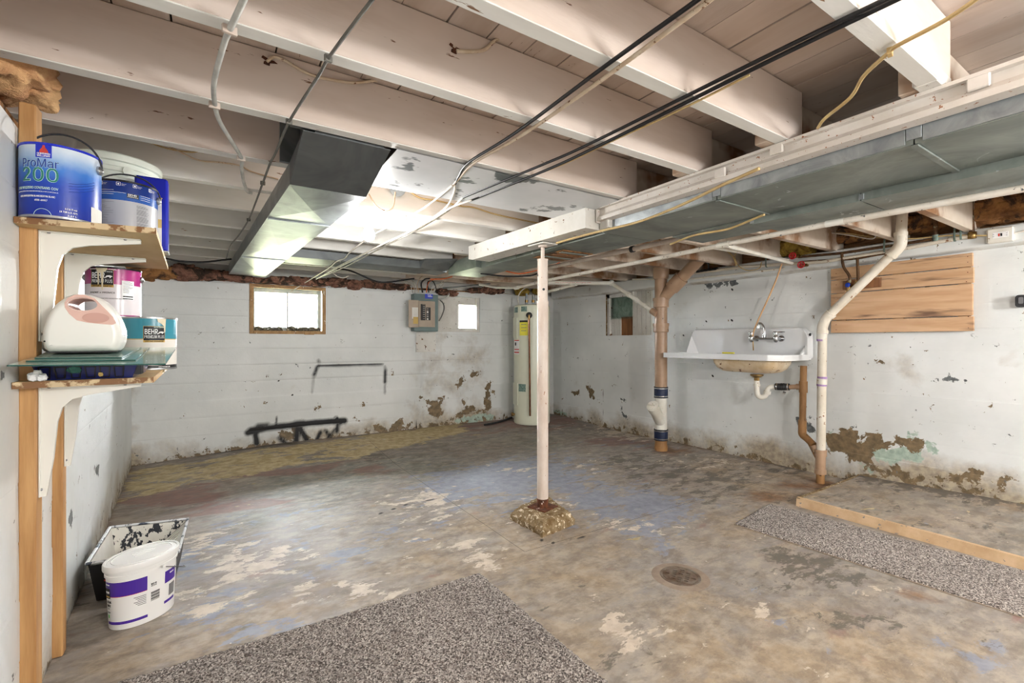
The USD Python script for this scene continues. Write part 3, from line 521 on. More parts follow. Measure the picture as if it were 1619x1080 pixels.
obj('concrete', (P, cut_holes(P, F, U, V, [W3])[:, ::-1]), M_WALL, wall_right, smooth=True, masks=dict(m1=stk(peel, dirt_and_tone, peel * 0), m2=stk(green, grey, np.maximum(dots, crackR))))
obj('backing', box((4.09, -1.75, -0.1), (4.3, W3[0] - .05, 1.6)), M_CONC, wall_right)
obj('backing', box((4.07, W3[0] - .05, -0.1), (4.3, 5.2, 1.10)), M_CONC, wall_right); obj('backing', box((4.0, W3[1] + .05, 1.0), (4.3, 5.2, 1.6)), M_CONC, wall_right)
# the ledge of the foundation above it, under the joist ends
ys = np.arange(-1.75, 5.0, 0.06)
def ledge(U, V):
    w = 0.010 * (meshkit.fbm(np.stack([U * 5, V * 40, U * 0], -1), 3, 5) - 0.5)
    prof = np.array([(0.0, 1.615), (-0.035, 1.628), (-0.05, 1.645), (-0.05, 1.735), (-0.04, 1.75), (0.03, 1.75)])
    i = np.round(V).astype(int); return np.stack([xright(U) + prof[i, 0] + w * (i < 4), U, prof[i, 1] + w * (i < 3) + 0.015 * np.clip((1.3 - U) / 1.2, 0, 1) * (i < 3)], -1)
P, F, U, V = grid(ys, np.arange(6.0), ledge); Z_ = np.zeros((len(P), 3))
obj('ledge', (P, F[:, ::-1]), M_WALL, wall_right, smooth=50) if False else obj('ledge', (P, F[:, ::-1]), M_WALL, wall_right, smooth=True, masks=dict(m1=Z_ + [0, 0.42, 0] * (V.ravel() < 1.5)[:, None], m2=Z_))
# left wall
us = np.round(np.arange(-1.75, 5.03, 0.025), 4); zs = lines_z(-0.03, 1.61, FORM)
P, F, U, V = grid(us, zs, lambda U, V: np.stack([xleft(U) + form_relief(U, V, 3, .35), U, V], -1)); pts = np.stack([U.ravel(), V.ravel()], 1)
base = np.clip(1 - V.ravel() / 0.3, 0, 1)
def lf(q):
    x = -0.45
    for _ in range(5): p = AX(*q, x); x = float(xleft(p[1]))
    return (float(p[1]), float(p[2]))
spl = np.maximum.reduce([sdf_mask(pts, [lf(q) for q in p], 0.05) for p in [[(107, 812), (113, 803), (113, 825), (108, 835)], [(150, 740), (158, 735), (158, 752)], [(2, 590), (8, 588), (8, 600), (3, 602)]]])
wall_left = tag(UsdGeom.Xform.Define(stage, '/World/wall_left').GetPrim(), 'white painted concrete wall behind the shelves', kind='structure')
obj('concrete', (P, F), M_WALL, wall_left, smooth=True, masks=dict(m1=stk(np.maximum(np.clip(base * 1.2 - .7, 0, .5), spl * 0), base * 0.72, base * 0), m2=stk(base * 0, spl, np.clip(base - 0.75, 0, 1) * (U.ravel() < 2.9) * 2.2)))
obj('backing', box((-0.95, -1.75, -0.1), (-0.65, 5.2, 1.6)), M_CONC, wall_left)
obj('sill_plate', hull([(xleft(y) + dx, y, z) for y in (-1.7, 4.95) for dx in (-0.2, -0.02) for z in (1.61, 1.65)]), M_INSULB, wall_left)
obj('rim_board', hull([(xleft(y) + dx, y, z) for y in (-1.7, 4.95) for dx in (-0.2, -0.17) for z in (1.65, 1.93)]), M_JOIST, wall_left)
# wall behind the camera
wf = tag(UsdGeom.Xform.Define(stage, '/World/wall_front').GetPrim(), 'white painted wall at the front end of the room', kind='structure')
P, F, U, V = grid(np.arange(-0.8, 4.3, 0.1), np.arange(-0.05, 1.96, 0.1), lambda U, V: np.stack([U, U * 0 - 1.7, V], -1)); Z_ = np.zeros((len(P), 3))
obj('core', box((-0.95, -1.9, -0.1), (4.3, -1.72, 2.0)), M_CONC, wf)
obj('concrete', (P, F[:, ::-1]), M_WALL, wf, masks=dict(m1=Z_, m2=Z_))
# the ground outside and the solid foundation tops
M_GRASS = mat('outside_ground', C(96, 104, 70), 0.9, col2=C(120, 110, 84), scale=3)
grd = tag(UsdGeom.Xform.Define(stage, '/World/ground').GetPrim(), 'ground outside the basement walls', kind='structure')
for lo_, hi_ in [((-30, 5.2, 0.8), (30, 40, 1.04)), ((-30, -40, 0.8), (30, -1.95, 1.04)), ((-30, -1.95, 0.8), (-0.951, 5.2, 1.04)), ((4.301, -1.95, 0.8), (30, 5.2, 1.04))]: obj('soil', box(lo_, hi_), M_GRASS, grd)
obj('foundation_top', box((4.06, -1.9, 1.601), (4.3, 5.2, 1.742)), M_CONC, wall_right); obj('house_wall', box((4.20, -1.9, 1.743), (4.3, 5.2, 2.0)), M_CONC, wall_right)
obj('foundation_top', box((-0.95, -1.9, 1.601), (-0.68, 5.2, 1.94)), M_CONC, wall_left)
obj('house_wall', box((-0.95, 5.142, 1.60), (4.3, 5.2, 2.0)), M_CONC, wall_back)
# ------------------------------------------------------------------ the setting: ceiling of joists and subfloor boards
ZJ, ZS = 1.74, 1.93
ceiling = tag(UsdGeom.Xform.Define(stage, '/World/ceiling').GetPrim(), 'open ceiling of painted joists and subfloor boards', kind='structure')
rng = np.random.default_rng(4)
xb = -0.61
for k in range(37):
    w = 0.1275; g = 0.0015 + (0.002 if k % 3 == 0 else 0)
    obj('subfloor_board', box((xb + g, -1.7, ZS + rng.uniform(0, .003)), (xb + w - g, 5.1, ZS + 0.02), 0.0), M_BOARDS[k % 2], ceiling); xb += w
obj('deck_above', box((-0.9, -1.75, ZS + 0.022), (4.4, 5.25, ZS + 0.05)), M_DARKGAP, ceiling)
YJ = [0.415, 0.815, 1.165, 1.572, 1.99, 2.39, 2.79, 3.25, 3.66, 4.06, 4.5, 4.84]
for i, y in enumerate(YJ):
    m = M_JOIST if y < 2.2 else M_JOISTW
    j = obj('joist', noise_up(box((xleft(y) - 0.1, y, ZJ + .0015), (1.742 if i else 1.70, y + 0.045, ZS), 0.003), 0.0015, 6, i), m, ceiling)
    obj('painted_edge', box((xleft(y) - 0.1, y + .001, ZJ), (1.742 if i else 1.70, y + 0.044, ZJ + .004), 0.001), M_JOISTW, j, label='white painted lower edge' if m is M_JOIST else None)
    obj('joist', box((1.60 if i else 1.62, y + 0.047, ZJ), (4.10, y + 0.092, ZS), 0.003), M_JOISTR, ceiling)
obj('rim_joist', box((-0.8, 5.06, 1.66), (4.2, 5.11, ZS)), M_JOISTW, ceiling)
obj('sill_plate', box((-0.8, 5.0, 1.615), (4.2, 5.14, 1.66)), M_INSULB, ceiling)
obj('rim_joist', box((4.14, -1.7, 1.75), (4.2, 5.1, ZS)), M_ROUGHWOOD, ceiling)

# ------------------------------------------------------------------ windows
def strip(name, p0, p1, y, d, m, parent, label=None, bev=0.002):      # a board on the back wall, x0 z0 - x1 z1, front face at y
    return obj(name, box((p0[0], y, p0[1]), (p1[0], y + d, p1[1]), bev), m, parent, label=label)
win = tag(UsdGeom.Xform.Define(stage, '/World/window_1').GetPrim(), 'two-pane basement window in a tan wooden frame', kind='structure')
a, b, c, d = 0.272, 0.948, 1.124, 1.597
for p0, p1 in [((a, c), (a + .034, d - .03)), ((b - .034, c + .03), (b, d - .032)), ((a, d - .032), (b, d)), ((a + .034, c), (b, c + .03))]: strip('frame_board', p0, p1, YB - .012, .03, M_FRAMEW, win)
strip('frame_board', (b - .20, c - .006), (b - .11, c + .026), YB - .018, .02, M_FRAMEW, win)
for p0, p1 in [((.29, 1.14), (.325, 1.585)), ((.895, 1.14), (.93, 1.585)), ((.325, 1.535), (.895, 1.585)), ((.325, 1.14), (.895, 1.19)), ((.606, 1.19), (.618, 1.535))]: strip('sash_bar', p0, p1, YB + .13, .03, M_REVEAL, win)
for x0, x1 in [(.325, .606), (.618, .895)]: obj('pane', box((x0, YB + .143, 1.19), (x1, YB + .147, 1.535)), M_PANE, win)
rng = np.random.default_rng(7)
obj('leaf_litter', [lump((rng.uniform(.34, .90), YB + rng.uniform(.04, .11), 1.155 + rng.uniform(0, .02)), (rng.uniform(.03, .08), .05, rng.uniform(.03, .06)), k, .6, 3, 2) for k in range(26)], M_LEAF, win, kind='stuff')
win2 = tag(UsdGeom.Xform.Define(stage, '/World/window_2').GetPrim(), 'small single-pane window in a white painted infill panel', kind='structure')
q0, q1 = AY(725, 481, YB + .05), AY(753.5, 519, YB + .05)
xa, xb_, za, zb = q0[0], q1[0], q1[2], q0[2]
for p0, p1 in [((2.17, 1.17), (xa, 1.59)), ((xb_, 1.17), (2.74, 1.59)), ((xa, zb), (xb_, 1.59)), ((xa, 1.17), (xb_, za))]: strip('infill_panel', p0, p1, YB + .05, .03, M_WOODW, win2, bev=0)
strip('sill_board', (2.17, 1.165), (2.70, 1.195), YB + .008, .05, M_WOODW, win2); strip('frame_board', (2.70, 1.165), (2.74, 1.59), YB + .012, .05, M_WOODW, win2); strip('frame_board', (xa - .02, za - .02), (xb_ + .03, za), YB + .035, .03, M_WOODW, win2)
obj('pane', box((xa, YB + .07, za), (xb_, YB + .074, zb)), M_PANE, win2)
win3 = tag(UsdGeom.Xform.Define(stage, '/World/window_3').GetPrim(), 'boarded-up window opening with plastic film beside the brown drain stack', kind='structure')
X3 = 4.05
w3 = lambda px, py: AX(px, py, X3)
def slab3(name, px0, py0, px1, py1, dx, m, th=.012, label=None):
    p, q = AX(px0, py0, X3 + dx), AX(px1, py1, X3 + dx); return obj(name, box((X3 + dx, q[1], q[2]), (X3 + dx + th, p[1], p[2]), .001), m, win3, label=label)
slab3('back_board', 955, 448, 1042, 536, .05, M_FILMBACK)
for i in range(5): slab3('beadboard', 964 + i * 3.6, 502, 967.4 + i * 3.6, 531, .0, M_WOODW)
slab3('wood_piece', 982, 501, 1000, 531, .012, M_BROWNWOOD, label='bare brown wood showing between the white boards')
for i in range(5): slab3('beadboard', 1000.3 + i * 7, 448, 1006.9 + i * 7, 531, -.006, M_WOODW)
gx = np.linspace(0, 1, 24); p, q = AX(963, 467, X3 - .01), AX(1000, 503, X3 - .01)
P, F, U, V = grid(gx, gx, lambda U, V: np.stack([X3 - .01 + .02 * (meshkit.fbm(np.stack([U * 5, V * 4, U * 0], -1), 3, 2) - .5), p[1] + (q[1] - p[1]) * U, q[2] + (p[2] - q[2]) * V], -1))
obj('plastic_film', (P, F), M_FILM, win3, smooth=True, label='crumpled clear plastic film')
for p0, p1, p2, p3 in [(960, 530, 1040, 533), (960, 463, 963.5, 531), (960, 463, 1000, 467)]: slab3('frame_board', p0, p1, p2, p3, -.03, M_WOODW, th=.05)

# ------------------------------------------------------------------ beam, header, post
beam = thing('steel_beam', 'white painted steel beam with rust spots carrying the joist ends', 'beam', (1.69, 0, 1.66))
bx = lambda y: 1.69 + 0.006 * (y - .8)
def along(x0, x1, z0, z1, y0=-1.68, y1=1.765): return hull([(bx(y) + dx, y, z) for y in (y0, y1) for dx in (x0, x1) for z in (z0, z1)])
obj('top_flange', along(-.050, .004, 1.728, 1.738), M_BEAM, beam); obj('web', along(-.030, -.016, 1.684, 1.729), M_BEAM, beam); obj('bottom_flange', along(-.047, .004, 1.668, 1.686), M_BEAM, beam)
obj('fillet', hull([(bx(y) + dx, y, z) for y in (-1.68, 1.765) for dx, z in [(-.045, 1.685), (-.028, 1.706), (-.02, 1.685)]]), M_BEAM, beam)
for px, py in [(1141, 274), (1549, 131), (1230, 236)]:
    p = AX(px, py, 1.655); obj('clip', obox((1.645, p[1], p[2]), (.006, 0, 0), (0, .022, 0), (0, 0, .018), .003), M_BEAM, beam)
obj('end_plate', along(-.05, .005, 1.66, 1.738, 1.757, 1.764), M_BEAM, beam); obj('angle_bracket', along(-.02, .03, 1.63, 1.668, 1.70, 1.765), M_WOODW, beam)
blk = obj('shim_block', noise_up(box((1.595, .412, 1.7385), (1.70, .47, 1.7745), .006), .001, 20), M_WOODW); UsdGeom.Imageable(blk).MakeVisible() if False else None
tag(blk, 'small white painted shim block between the nearest joist and the steel beam', 'block')
hd = lambda y, dx, z: (1.655 + (y - 1.77) * -0.045 + dx, y, z)
head = obj('header_timber', noise_up(trimesh.remesh.subdivide_to_size(*hull([hd(y, dx, z) for y, e in ((1.772, 0), (1.778, .0), (2.90, 0), (2.955, -.02)) for dx in (-.072, .066) for z in (1.628 - e * .6, 1.7325)]), .08), .0022, 9), M_WOODW, smooth=35)
tag(head, 'thick white painted timber header resting on the jack post', 'timber')
PC = np.array([1.615, 2.19]); TOPZ = 1.624
foot = [AZ(*p, 0.0)[:2] for p in [(858, 850), (805, 821), (862, 792), (910, 829)]]
fc = np.mean(foot, 0)
ft = []
for s, z in [(1.0, -.01), (.97, .03), (.80, .066), (.74, .07)]: ft += [(*(fc + (q - fc) * s), z) for q in foot]
v, f = trimesh.remesh.subdivide_to_size(*hull(ft), .012)
tag(obj('concrete_footing', noise_up((v, f), .010, 34, 3), M_CONC), 'rough square concrete footing under the jack post', 'footing')
PC = fc + np.array([0.005, 0.01])
post = thing('jack_post', 'white painted adjustable steel jack post standing on a concrete footing', 'post', (*PC, .07))
pz = lambda z0, z1, r, r2=None: cyl((*PC, z0), (*PC, z1), r, 28, r2)
obj('base_plate', obox((*PC, .074), (.062, .018, 0), (-.018, .062, 0), (0, 0, .004), .001), M_RUST, post, label='rusty base plate')
obj('lower_tube', pz(.078, 1.285, .0335), M_POST, post, smooth=40); obj('rusty_foot', pz(.078, .125, .0342), M_RUST, post, smooth=40, label='rusted foot of the tube')
obj('collar', pz(1.268, 1.287, .0355), M_POST, post, smooth=40)
obj('upper_tube', pz(1.285, 1.532, .0305), M_POST, post, smooth=40); obj('cap', pz(1.528, 1.536, .0325), M_POST, post, smooth=40); obj('jack_screw', pz(1.534, 1.612, .0115), M_POST, post, smooth=40); obj('flange', pz(1.606, 1.616, .026), M_POST, post, smooth=40)
obj('top_plate', obox((*PC, 1.619), (.055, .004, 0), (-.006, .07, 0), (0, 0, .0035), .001), M_WOODW, post)
tocam = -PC / np.linalg.norm(PC); sid = np.array([-tocam[1], tocam[0]])
for z, s in [(1.355, -.006), (1.44, .029), (1.30, .0335)]:
    dr = tocam * math.sqrt(max(.0308 ** 2 - s * s, 0)) - sid * s if s < .03 else -sid * .033
    obj('pin_hole' if s < .03 else 'pin', cyl((*(PC + dr * .97), z), (*(PC + dr * (1.02 if s < .03 else 1.3)), z), .0075 if s < .03 else .005, 12), M_BLACK if s < .03 else M_STEEL, post)

# ------------------------------------------------------------------ ducts
def creased(lo, hi, down=.007):
    lo, hi = np.array(lo, float), np.array(hi, float); c = (lo + hi) / 2
    return hull([(x, y, z) for x in (lo[0], hi[0]) for y in (lo[1], hi[1]) for z in (lo[2], hi[2])] + [(c[0], c[1], lo[2] - down)])
TX0, TX1, TZ, LX1, LZ = 1.704, 2.088, 1.622, 2.368, 1.592
trunk = thing('trunk_duct', 'wide grey-green sheet metal trunk duct running beside the steel beam', 'duct', (1.9, 1, TZ))
ysg = [-1.6, -.55, .495, 1.12, 1.785, 2.65, 3.15]
for i, (y0, y1) in enumerate(zip(ysg, ysg[1:])): obj('panel', creased((TX0 + (.036 if y0 > 1.7 else 0), y0 + .002, TZ), (TX1, y1 - .002, 1.728), .006), M_DUCT, trunk)
obj('panel', creased((TX0 - .006, 3.154, TZ + .004), (2.0, 3.66, 1.728), .004), M_DUCT, trunk)
for y in ysg[1:4]:
    obj('drive_cleat', box((TX0 - .004, y - .018, TZ + .014), (TX0 - .0005, y + .018, 1.736), .001), M_DUCTEDGE, trunk)
    obj('drive_cleat', box((TX0 + .003, y - .009, TZ - .0065), (TX1 - .003, y + .009, TZ - .0005), .001), M_DUCT, trunk)
for i, (y0, y1) in enumerate(zip(ysg[:4], ysg[1:5])): obj('side_strip', box((TX0 - .0035, y0 + .02, TZ + .004), (TX0 - .0004, y1 - .02, TZ + .052), .0005), M_DUCTEDGE, trunk)
obj('opening', box((1.80, 2.22, TZ - .0105), (2.05, 2.54, TZ - .0065)), M_INSULB, trunk, label='torn opening with brown wood showing')
for k in range(3): obj('slat', bar((1.82, 2.27 + k * .08, TZ - .013), (2.03, 2.26 + k * .085, TZ - .013), .03, .004), M_BROWNWOOD if k % 2 else M_DUCT, trunk)
low = thing('return_duct', 'grey-green sheet metal duct hanging lowest, beside the white gas pipe', 'duct', (2.2, .5, LZ))
for y0, y1 in [(-1.6, .1), (.1, .77), (.77, 1.20)]: obj('panel', creased((TX1 + .006, y0 + .002, LZ), (LX1, y1 - .002, 1.728), .003), M_DUCT, low); obj('drive_cleat', box((TX1 + .001, y1 - .012, LZ + .004), (TX1 + .0055, y1 + .006, TZ - .004), .001), M_DUCTEDGE, low)
obj('end_panel', creased((TX1 + .006, 1.204, LZ + .024), (LX1 - .01, 1.64, 1.728), .002), M_DUCT, low)
br = thing('branch_duct', 'galvanised branch duct dropping from the joists and running to the back wall', 'duct', (.35, 3.2, 1.65))
bl = lambda y: .240 - .0478 * (y - 1.955)
def bseg(y0, y1, m, name='panel'):
    cs = [(bl(y) + dx, y, z) for y in (y0, y1) for dx in (0, .288) for z in (1.65, 1.736)]; ym = (y0 + y1) / 2
    return obj(name, hull(cs + [(bl(ym) + .144, ym, 1.638), (bl(ym) - .006, ym, 1.69), (bl(ym) + .294, ym, 1.69)]), m, br)
for y0, y1 in [(1.945, 2.53), (2.533, 3.775), (3.778, 4.83)]: bseg(y0, y1, M_GALV)
for y in (2.532, 3.777): obj('drive_cleat', box((bl(y) + .005, y - .01, 1.6435), (bl(y) + .285, y + .01, 1.6495), .001), M_GALV, br)
obj('drop_boot', hull([(bl(1.95) + dx, y, z) for dx in (0, .288) for y, z in [(1.943, 1.651), (1.943, 1.7365), (1.625, 1.734), (1.625, 1.7365)]]), M_GALVD, br, label='sloping boot at the near end in a shade-darkened colour')  # darker steel stands in for shade on this face turned from the window
obj('collar', box((bl(1.8) + .03, 1.63, 1.738), (bl(1.8) + .26, 1.97, 1.90)), M_GALVD, br, label='dark boot rising between two joists')
obj('collar_flange', box((bl(1.8) - .045, 1.63, 1.7445), (bl(1.8) + .029, 1.645, 1.88)), M_GALVD, br); obj('collar_flange', box((bl(1.8) - .04, 1.955, 1.738), (bl(1.8) + .029, 1.972, 1.90)), M_GALV, br)
cr = thing('cross_duct', 'dull galvanised duct lying in a joist bay near the back wall', 'duct', (1.1, 3.85, 1.68))
obj('panel', creased((.46, 3.72, 1.672), (1.58, 4.02, 1.7345), .004), M_GALVD, cr)
obj('elbow', hull([(1.582, 3.73, 1.673), (1.582, 4.0, 1.673), (1.582, 3.73, 1.734), (1.582, 4.0, 1.734), (1.69, 3.672, 1.65), (1.69, 3.9, 1.65), (1.69, 3.672, 1.734), (1.69, 3.9, 1.734)]), M_GALV, cr)
obj('take_off', hull([(1.46, 3.70, 1.672), (1.69, 3.69, 1.655), (1.46, 3.60, 1.735), (1.69, 3.45, 1.735), (1.46, 3.718, 1.735), (1.69, 3.64, 1.735)]), M_GALV, cr)
# sheet metal panning nailed under two joists
px = np.arange(.545, 1.745, .035); py = np.append(np.arange(1.60, 2.03, .035), 2.034)
P, F, U, V = grid(px, py, lambda U, V: np.stack([U, V, 1.7345 + .0 * U + np.minimum(.0, .004 * (meshkit.fbm(np.stack([U * 4, V * 3, U * 0], -1), 3, 4) - .6)) - .003 * np.sin((V - 1.6) / .434 * PI)], -1))
tag(obj('joist_pan', (np.vstack([P, P + [0, 0, .0012]]), np.vstack([F[:, ::-1], F + len(P)])), M_PAN, smooth=True), 'white painted sheet metal panning with flaking patches nailed under two joists', 'panel')

# ------------------------------------------------------------------ lamps
def lamp(label, x, y, mbulb, z=ZJ, group=None):
    t = thing('ceiling_lamp', label, 'lamp', (x, y, z))
    obj('lampholder', lathe([(0, 0), (.055, 0), (.057, -.008), (.05, -.016), (.034, -.02), (.026, -.034), (.021, -.058), (.0195, -.062), (0, -.062)], 32, (x, y, z), (0, 0, 1))[0:2], M_PORC, t, smooth=40)
    obj('bulb_base', lathe([(0, -.062), (.0165, -.062), (.0175, -.066), (.016, -.070), (.0175, -.074), (.0165, -.088), (.019, -.098), (0, -.098)], 24, (x, y, z)), M_PORC, t, smooth=40)
    obj('bulb', lathe([(.018, -.0985), (.0235, -.112), (.029, -.126), (.031, -.140), (.028, -.154), (.019, -.166), (.009, -.171), (0, -.172)], 20, (x, y, z)), mbulb, t, smooth=True, label='bare lit bulb')
    return t
LP = AZ(584, 328, ZJ)
lamp('bare bulb glowing in a porcelain lampholder under a white joist', LP[0], 2.412, M_BULB)
def globe(label, x, y, z):  # unseen fixture, added behind the camera to give fill light
    t = thing('added_fill_lamp', label, 'lamp', (x, y, z))
    obj('cord', cyl((x, y, z + .15), (x, y, ZS - .001), .004, 8), M_BLACKC, t); obj('cap', lathe([(0, .10), (.03, .105), (.03, .13), (.012, .16), (0, .16)], 20, (x, y, z)), M_PORC, t, smooth=40)
    obj('globe', lathe([(.028, .104)] + [(.12 * math.sin(a), .12 * math.cos(a) - .012) for a in np.linspace(.25, PI, 12)], 20, (x, y, z)), M_BULB2, t, smooth=True, label='globe glowing as added fill light')
globe('unseen globe lamp added for fill in the front part of the room', 1.25, -1.05, 1.50)
globe('unseen globe lamp added for fill near the front right corner of the room', 3.1, -1.15, 1.45)

# ------------------------------------------------------------------ electrical panel and the board under it
YP = 4.885
def pz_(x, y): return AY(*zoomed(640, 455, 10.28, [(x, y)])[0], YP)
P0, P1 = pz_(150, 88), pz_(541, 706)
pan = thing('breaker_panel', 'grey-green electrical breaker panel with its tan door open on the back wall', 'electrical panel', (P0[0] + .16, YB - .05, P1[2]))
obj('box', box((P0[0], YP, P1[2]), (P1[0], YB - .012, P0[2]), .004), M_PANELG, pan)
def on_panel(name, x0, y0, x1, y1, dy, th, m, parent=pan, label=None, bev=.0015):
    p, q = AY(*zoomed(640, 455, 10.28, [(x0, y0)])[0], YP - dy), AY(*zoomed(640, 455, 10.28, [(x1, y1)])[0], YP - dy)
    return obj(name, box((p[0], YP - dy, q[2]), (q[0], YP - dy + th, p[2]), bev), m, parent, label=label)
on_panel('cover', 225, 205, 492, 636, .006, .006, M_PANELT, label='tan inner cover')
on_panel('cover_ridge', 240, 225, 470, 245, .009, .003, M_PANELT); on_panel('cover_ridge', 228, 206, 240, 634, .009, .003, M_PANELT); on_panel('cover_ridge', 452, 225, 462, 620, .009, .003, M_PANELT)
door = on_panel('door', 62, 190, 224, 640, .016, .006, M_PANELT, label='tan door swung open to the left')
on_panel('circuit_list', 118, 312, 216, 500, .0175, .001, M_PAPER, door, bev=0); on_panel('inspection_tag', 138, 468, 216, 582, .0185, .001, M_KRAFT, door, bev=0)
for k in range(8): on_panel('writing', 140 + (k % 2) * 4, 326 + k * 18, 205, 329 + k * 18, .0182, .0006, M_GREYP, door, bev=0)
bk1 = on_panel('breaker_bank', 262, 260, 336, 524, .010, .005, M_BLACK); bk2 = on_panel('breaker_bank', 350, 314, 420, 524, .010, .005, M_BLACK)
for k in range(8): on_panel('breaker_toggle', 298 if k else 290, 268 + k * 32, 330, 276 + k * 32, .016, .006, M_PAPER if k not in (0, 7) else M_PANELT, bk1, bev=.0005)
for k, (z0, z1) in enumerate([(325, 338), (350, 362), (372, 410), (430, 440), (455, 470), (486, 520)]): on_panel('breaker_toggle', 362, z0, 384, z1, .016, .006, M_PAPER if k > 1 else M_PANELT, bk2, bev=.0005)
lab = on_panel('sticker', 328, 94, 455, 176, .0015, .001, M_BLUELAB, bev=0)
on_panel('print', 375, 132, 445, 146, .0022, .0006, M_WHITEP, lab, bev=0)
p = AY(*zoomed(640, 455, 10.28, [(372, 122)])[0], YP - .002); obj('lettering', place(text('PUSH', .012, .0006, True), p, (1, 0, 0), (0, 0, 1)), M_WHITEP, lab)
p, q = AY(658, 524, YB - .014), AY(689, 556, YB - .014)
bd = thing('blank_board', 'small square white painted board under the breaker panel', 'board', ((p[0] + q[0]) / 2, YB - .014, q[2]))
obj('board', box((p[0], YB - .014, q[2]), (q[0], YB + .0, p[2] - .004), .002), M_WOODW, bd)
for fx, fy in [(.06, .14), (.93, .55)]: obj('screw', cyl((p[0] + (q[0] - p[0]) * fx, YB - .016, q[2] + (p[2] - q[2]) * fy), (p[0] + (q[0] - p[0]) * fx, YB - .012, q[2] + (p[2] - q[2]) * fy), .004, 10), M_STEEL, bd)
obj('scratch', bar((p[0] + .11, YB - .0145, q[2] + .03), (p[0] + .108, YB - .0145, q[2] + .065), .004, .001, (0, 1, 0)), M_INK, bd)

# ------------------------------------------------------------------ water heater
HC = np.array([3.285, 4.655]); HZ = float(fz(3.28, 4.66)); HR = .222; HT = 1.497
wh = thing('water_heater', 'tall cream water heater standing in the far corner behind the post', 'water heater', (*HC, HZ))
hc = (*HC, 0)
obj('tank', lathe([(0, HZ), (HR - .006, HZ), (HR - .002, HZ + .012), (HR, HZ + .02), (HR, HZ + .06), (HR, HT - .03), (HR - .006, HT - .012), (HR - .02, HT - .003), (HR - .05, HT), (0, HT)], 56, hc), M_TANK, wh, smooth=35)
hang = math.atan2(-HC[1], -HC[0])        # towards the camera
def on_tank(name, px0, py0, px1, py1, th, m, parent=wh, label=None):
    Zc = HC @ FWD[:2]; zz = lambda py: 1.05 - (py - CY) / FPX * (Zc - HR * .9)
    aa = lambda px: hang + math.asin(max(-1, min(1, (px - 839.5) / 28.9)))
    w = (aa(px1) - aa(px0)) * HR
    return obj(name, wrap(flat(w, zz(py0) - zz(py1), 0, 0, th), hc, HR, aa(px0), zz(py1), .0, .03), m, parent, label=label, smooth=30)
on_tank('access_panel', 810.8, 501, 817, 534, .012, M_TANK); on_tank('access_panel', 810.8, 606, 818, 641, .012, M_TANK)
on_tank('badge', 812, 484.5, 817.5, 493, .001, M_TANKG); on_tank('badge', 823, 484, 832, 492, .001, M_TANKG)
yl = on_tank('yellow_label', 820.5, 506, 833.5, 530, .001, M_YELLOW, label='yellow energy label')
on_tank('print', 820.5, 506, 833, 509, .0016, M_INK, yl); on_tank('print', 823, 512, 831, 513, .0016, M_GREYP, yl); on_tank('print', 823, 517, 831, 518, .0016, M_GREYP, yl); on_tank('print', 823, 522, 831, 523, .0016, M_GREYP, yl)
rl = on_tank('warning_label', 811.5, 537, 819.5, 560, .0008, M_WHITEP); on_tank('print', 812, 537, 819.5, 538.5, .0014, M_REDP, rl); on_tank('print', 812, 551.5, 819.5, 553, .0014, M_REDP, rl); on_tank('print', 812, 556, 819.5, 558, .0014, M_REDP, rl); on_tank('print', 813, 541, 815, 546, .0014, M_INK, rl)
on_tank('rating_plate', 819, 607, 830, 619, .0008, M_TANKG)
rv = HC + .235 * np.array([math.cos(hang - .13), math.sin(hang - .13)]); dv = (HC - rv) / .235
zrv = 1.05 + (CY - 498) / FPX * (HC @ FWD[:2] - .23)
rvp = obj('relief_valve', lathe([(0, .03), (.02, .03), (.036, .02), (.036, .0), (.03, -.015), (.014, -.02), (.014, -.045), (0, -.045)], 20, (*(rv + dv * 0), zrv), (*(-dv), 0)), M_BLACK, wh, smooth=40, label='black temperature and pressure relief valve')
obj('valve_stem', cyl((*(rv - dv * .02), zrv), (*(rv - dv * .02), zrv - .05), .014, 12), M_BRASS, rvp)
obj('discharge_pipe', cyl((*(rv - dv * .02), zrv - .045), (*(rv - dv * .02 + [.012, -.006]), 1.05 - (657 - CY) / FPX * 5.45), .0105, 14), M_COPPER, wh, smooth=40, label='copper discharge pipe')
dvv = HC + (HR + .0) * np.array([math.cos(hang - 1.25), math.sin(hang - 1.25)])
obj('drain_valve', lathe([(0, -.01), (.014, -.01), (.014, .02), (.024, .022), (.024, .04), (0, .042)], 14, (*dvv, HZ + .11), (math.cos(hang - 1.1), math.sin(hang - 1.1), 0)), M_BRASS, wh, smooth=40)
for px_, h_ in [(832.5, .14), (843, .12)]:
    pp = AD(px_, 478, HC @ FWD[:2] - .05); obj('nipple', cyl((pp[0], pp[1], HT - .005), (pp[0], pp[1], HT + h_), .014, 14), M_GALV, wh, smooth=40); obj('nut', cyl((pp[0], pp[1], HT + .03), (pp[0], pp[1], HT + .06), .02, 8), M_BRASS, wh)
tag(obj('power_whip', tube([AD(820, 481, 5.6), AD(819, 470, 5.62), AD(825, 459, 5.63), AD(838, 450, 5.6), AD(850, 440, 5.5)], .008, 8, 6), M_WHITEC, smooth=True), 'white cable curving up from the top of the water heater', 'cable')
tag(obj('drain_hose', tube([AF(766, 673) + [0, 0, .012], AF(790, 668) + [0, 0, .012], AF(809, 662) + [0, 0, .02]], .012, 10, 6), M_BLACK, smooth=True), 'black hose on the floor at the foot of the water heater', 'hose')

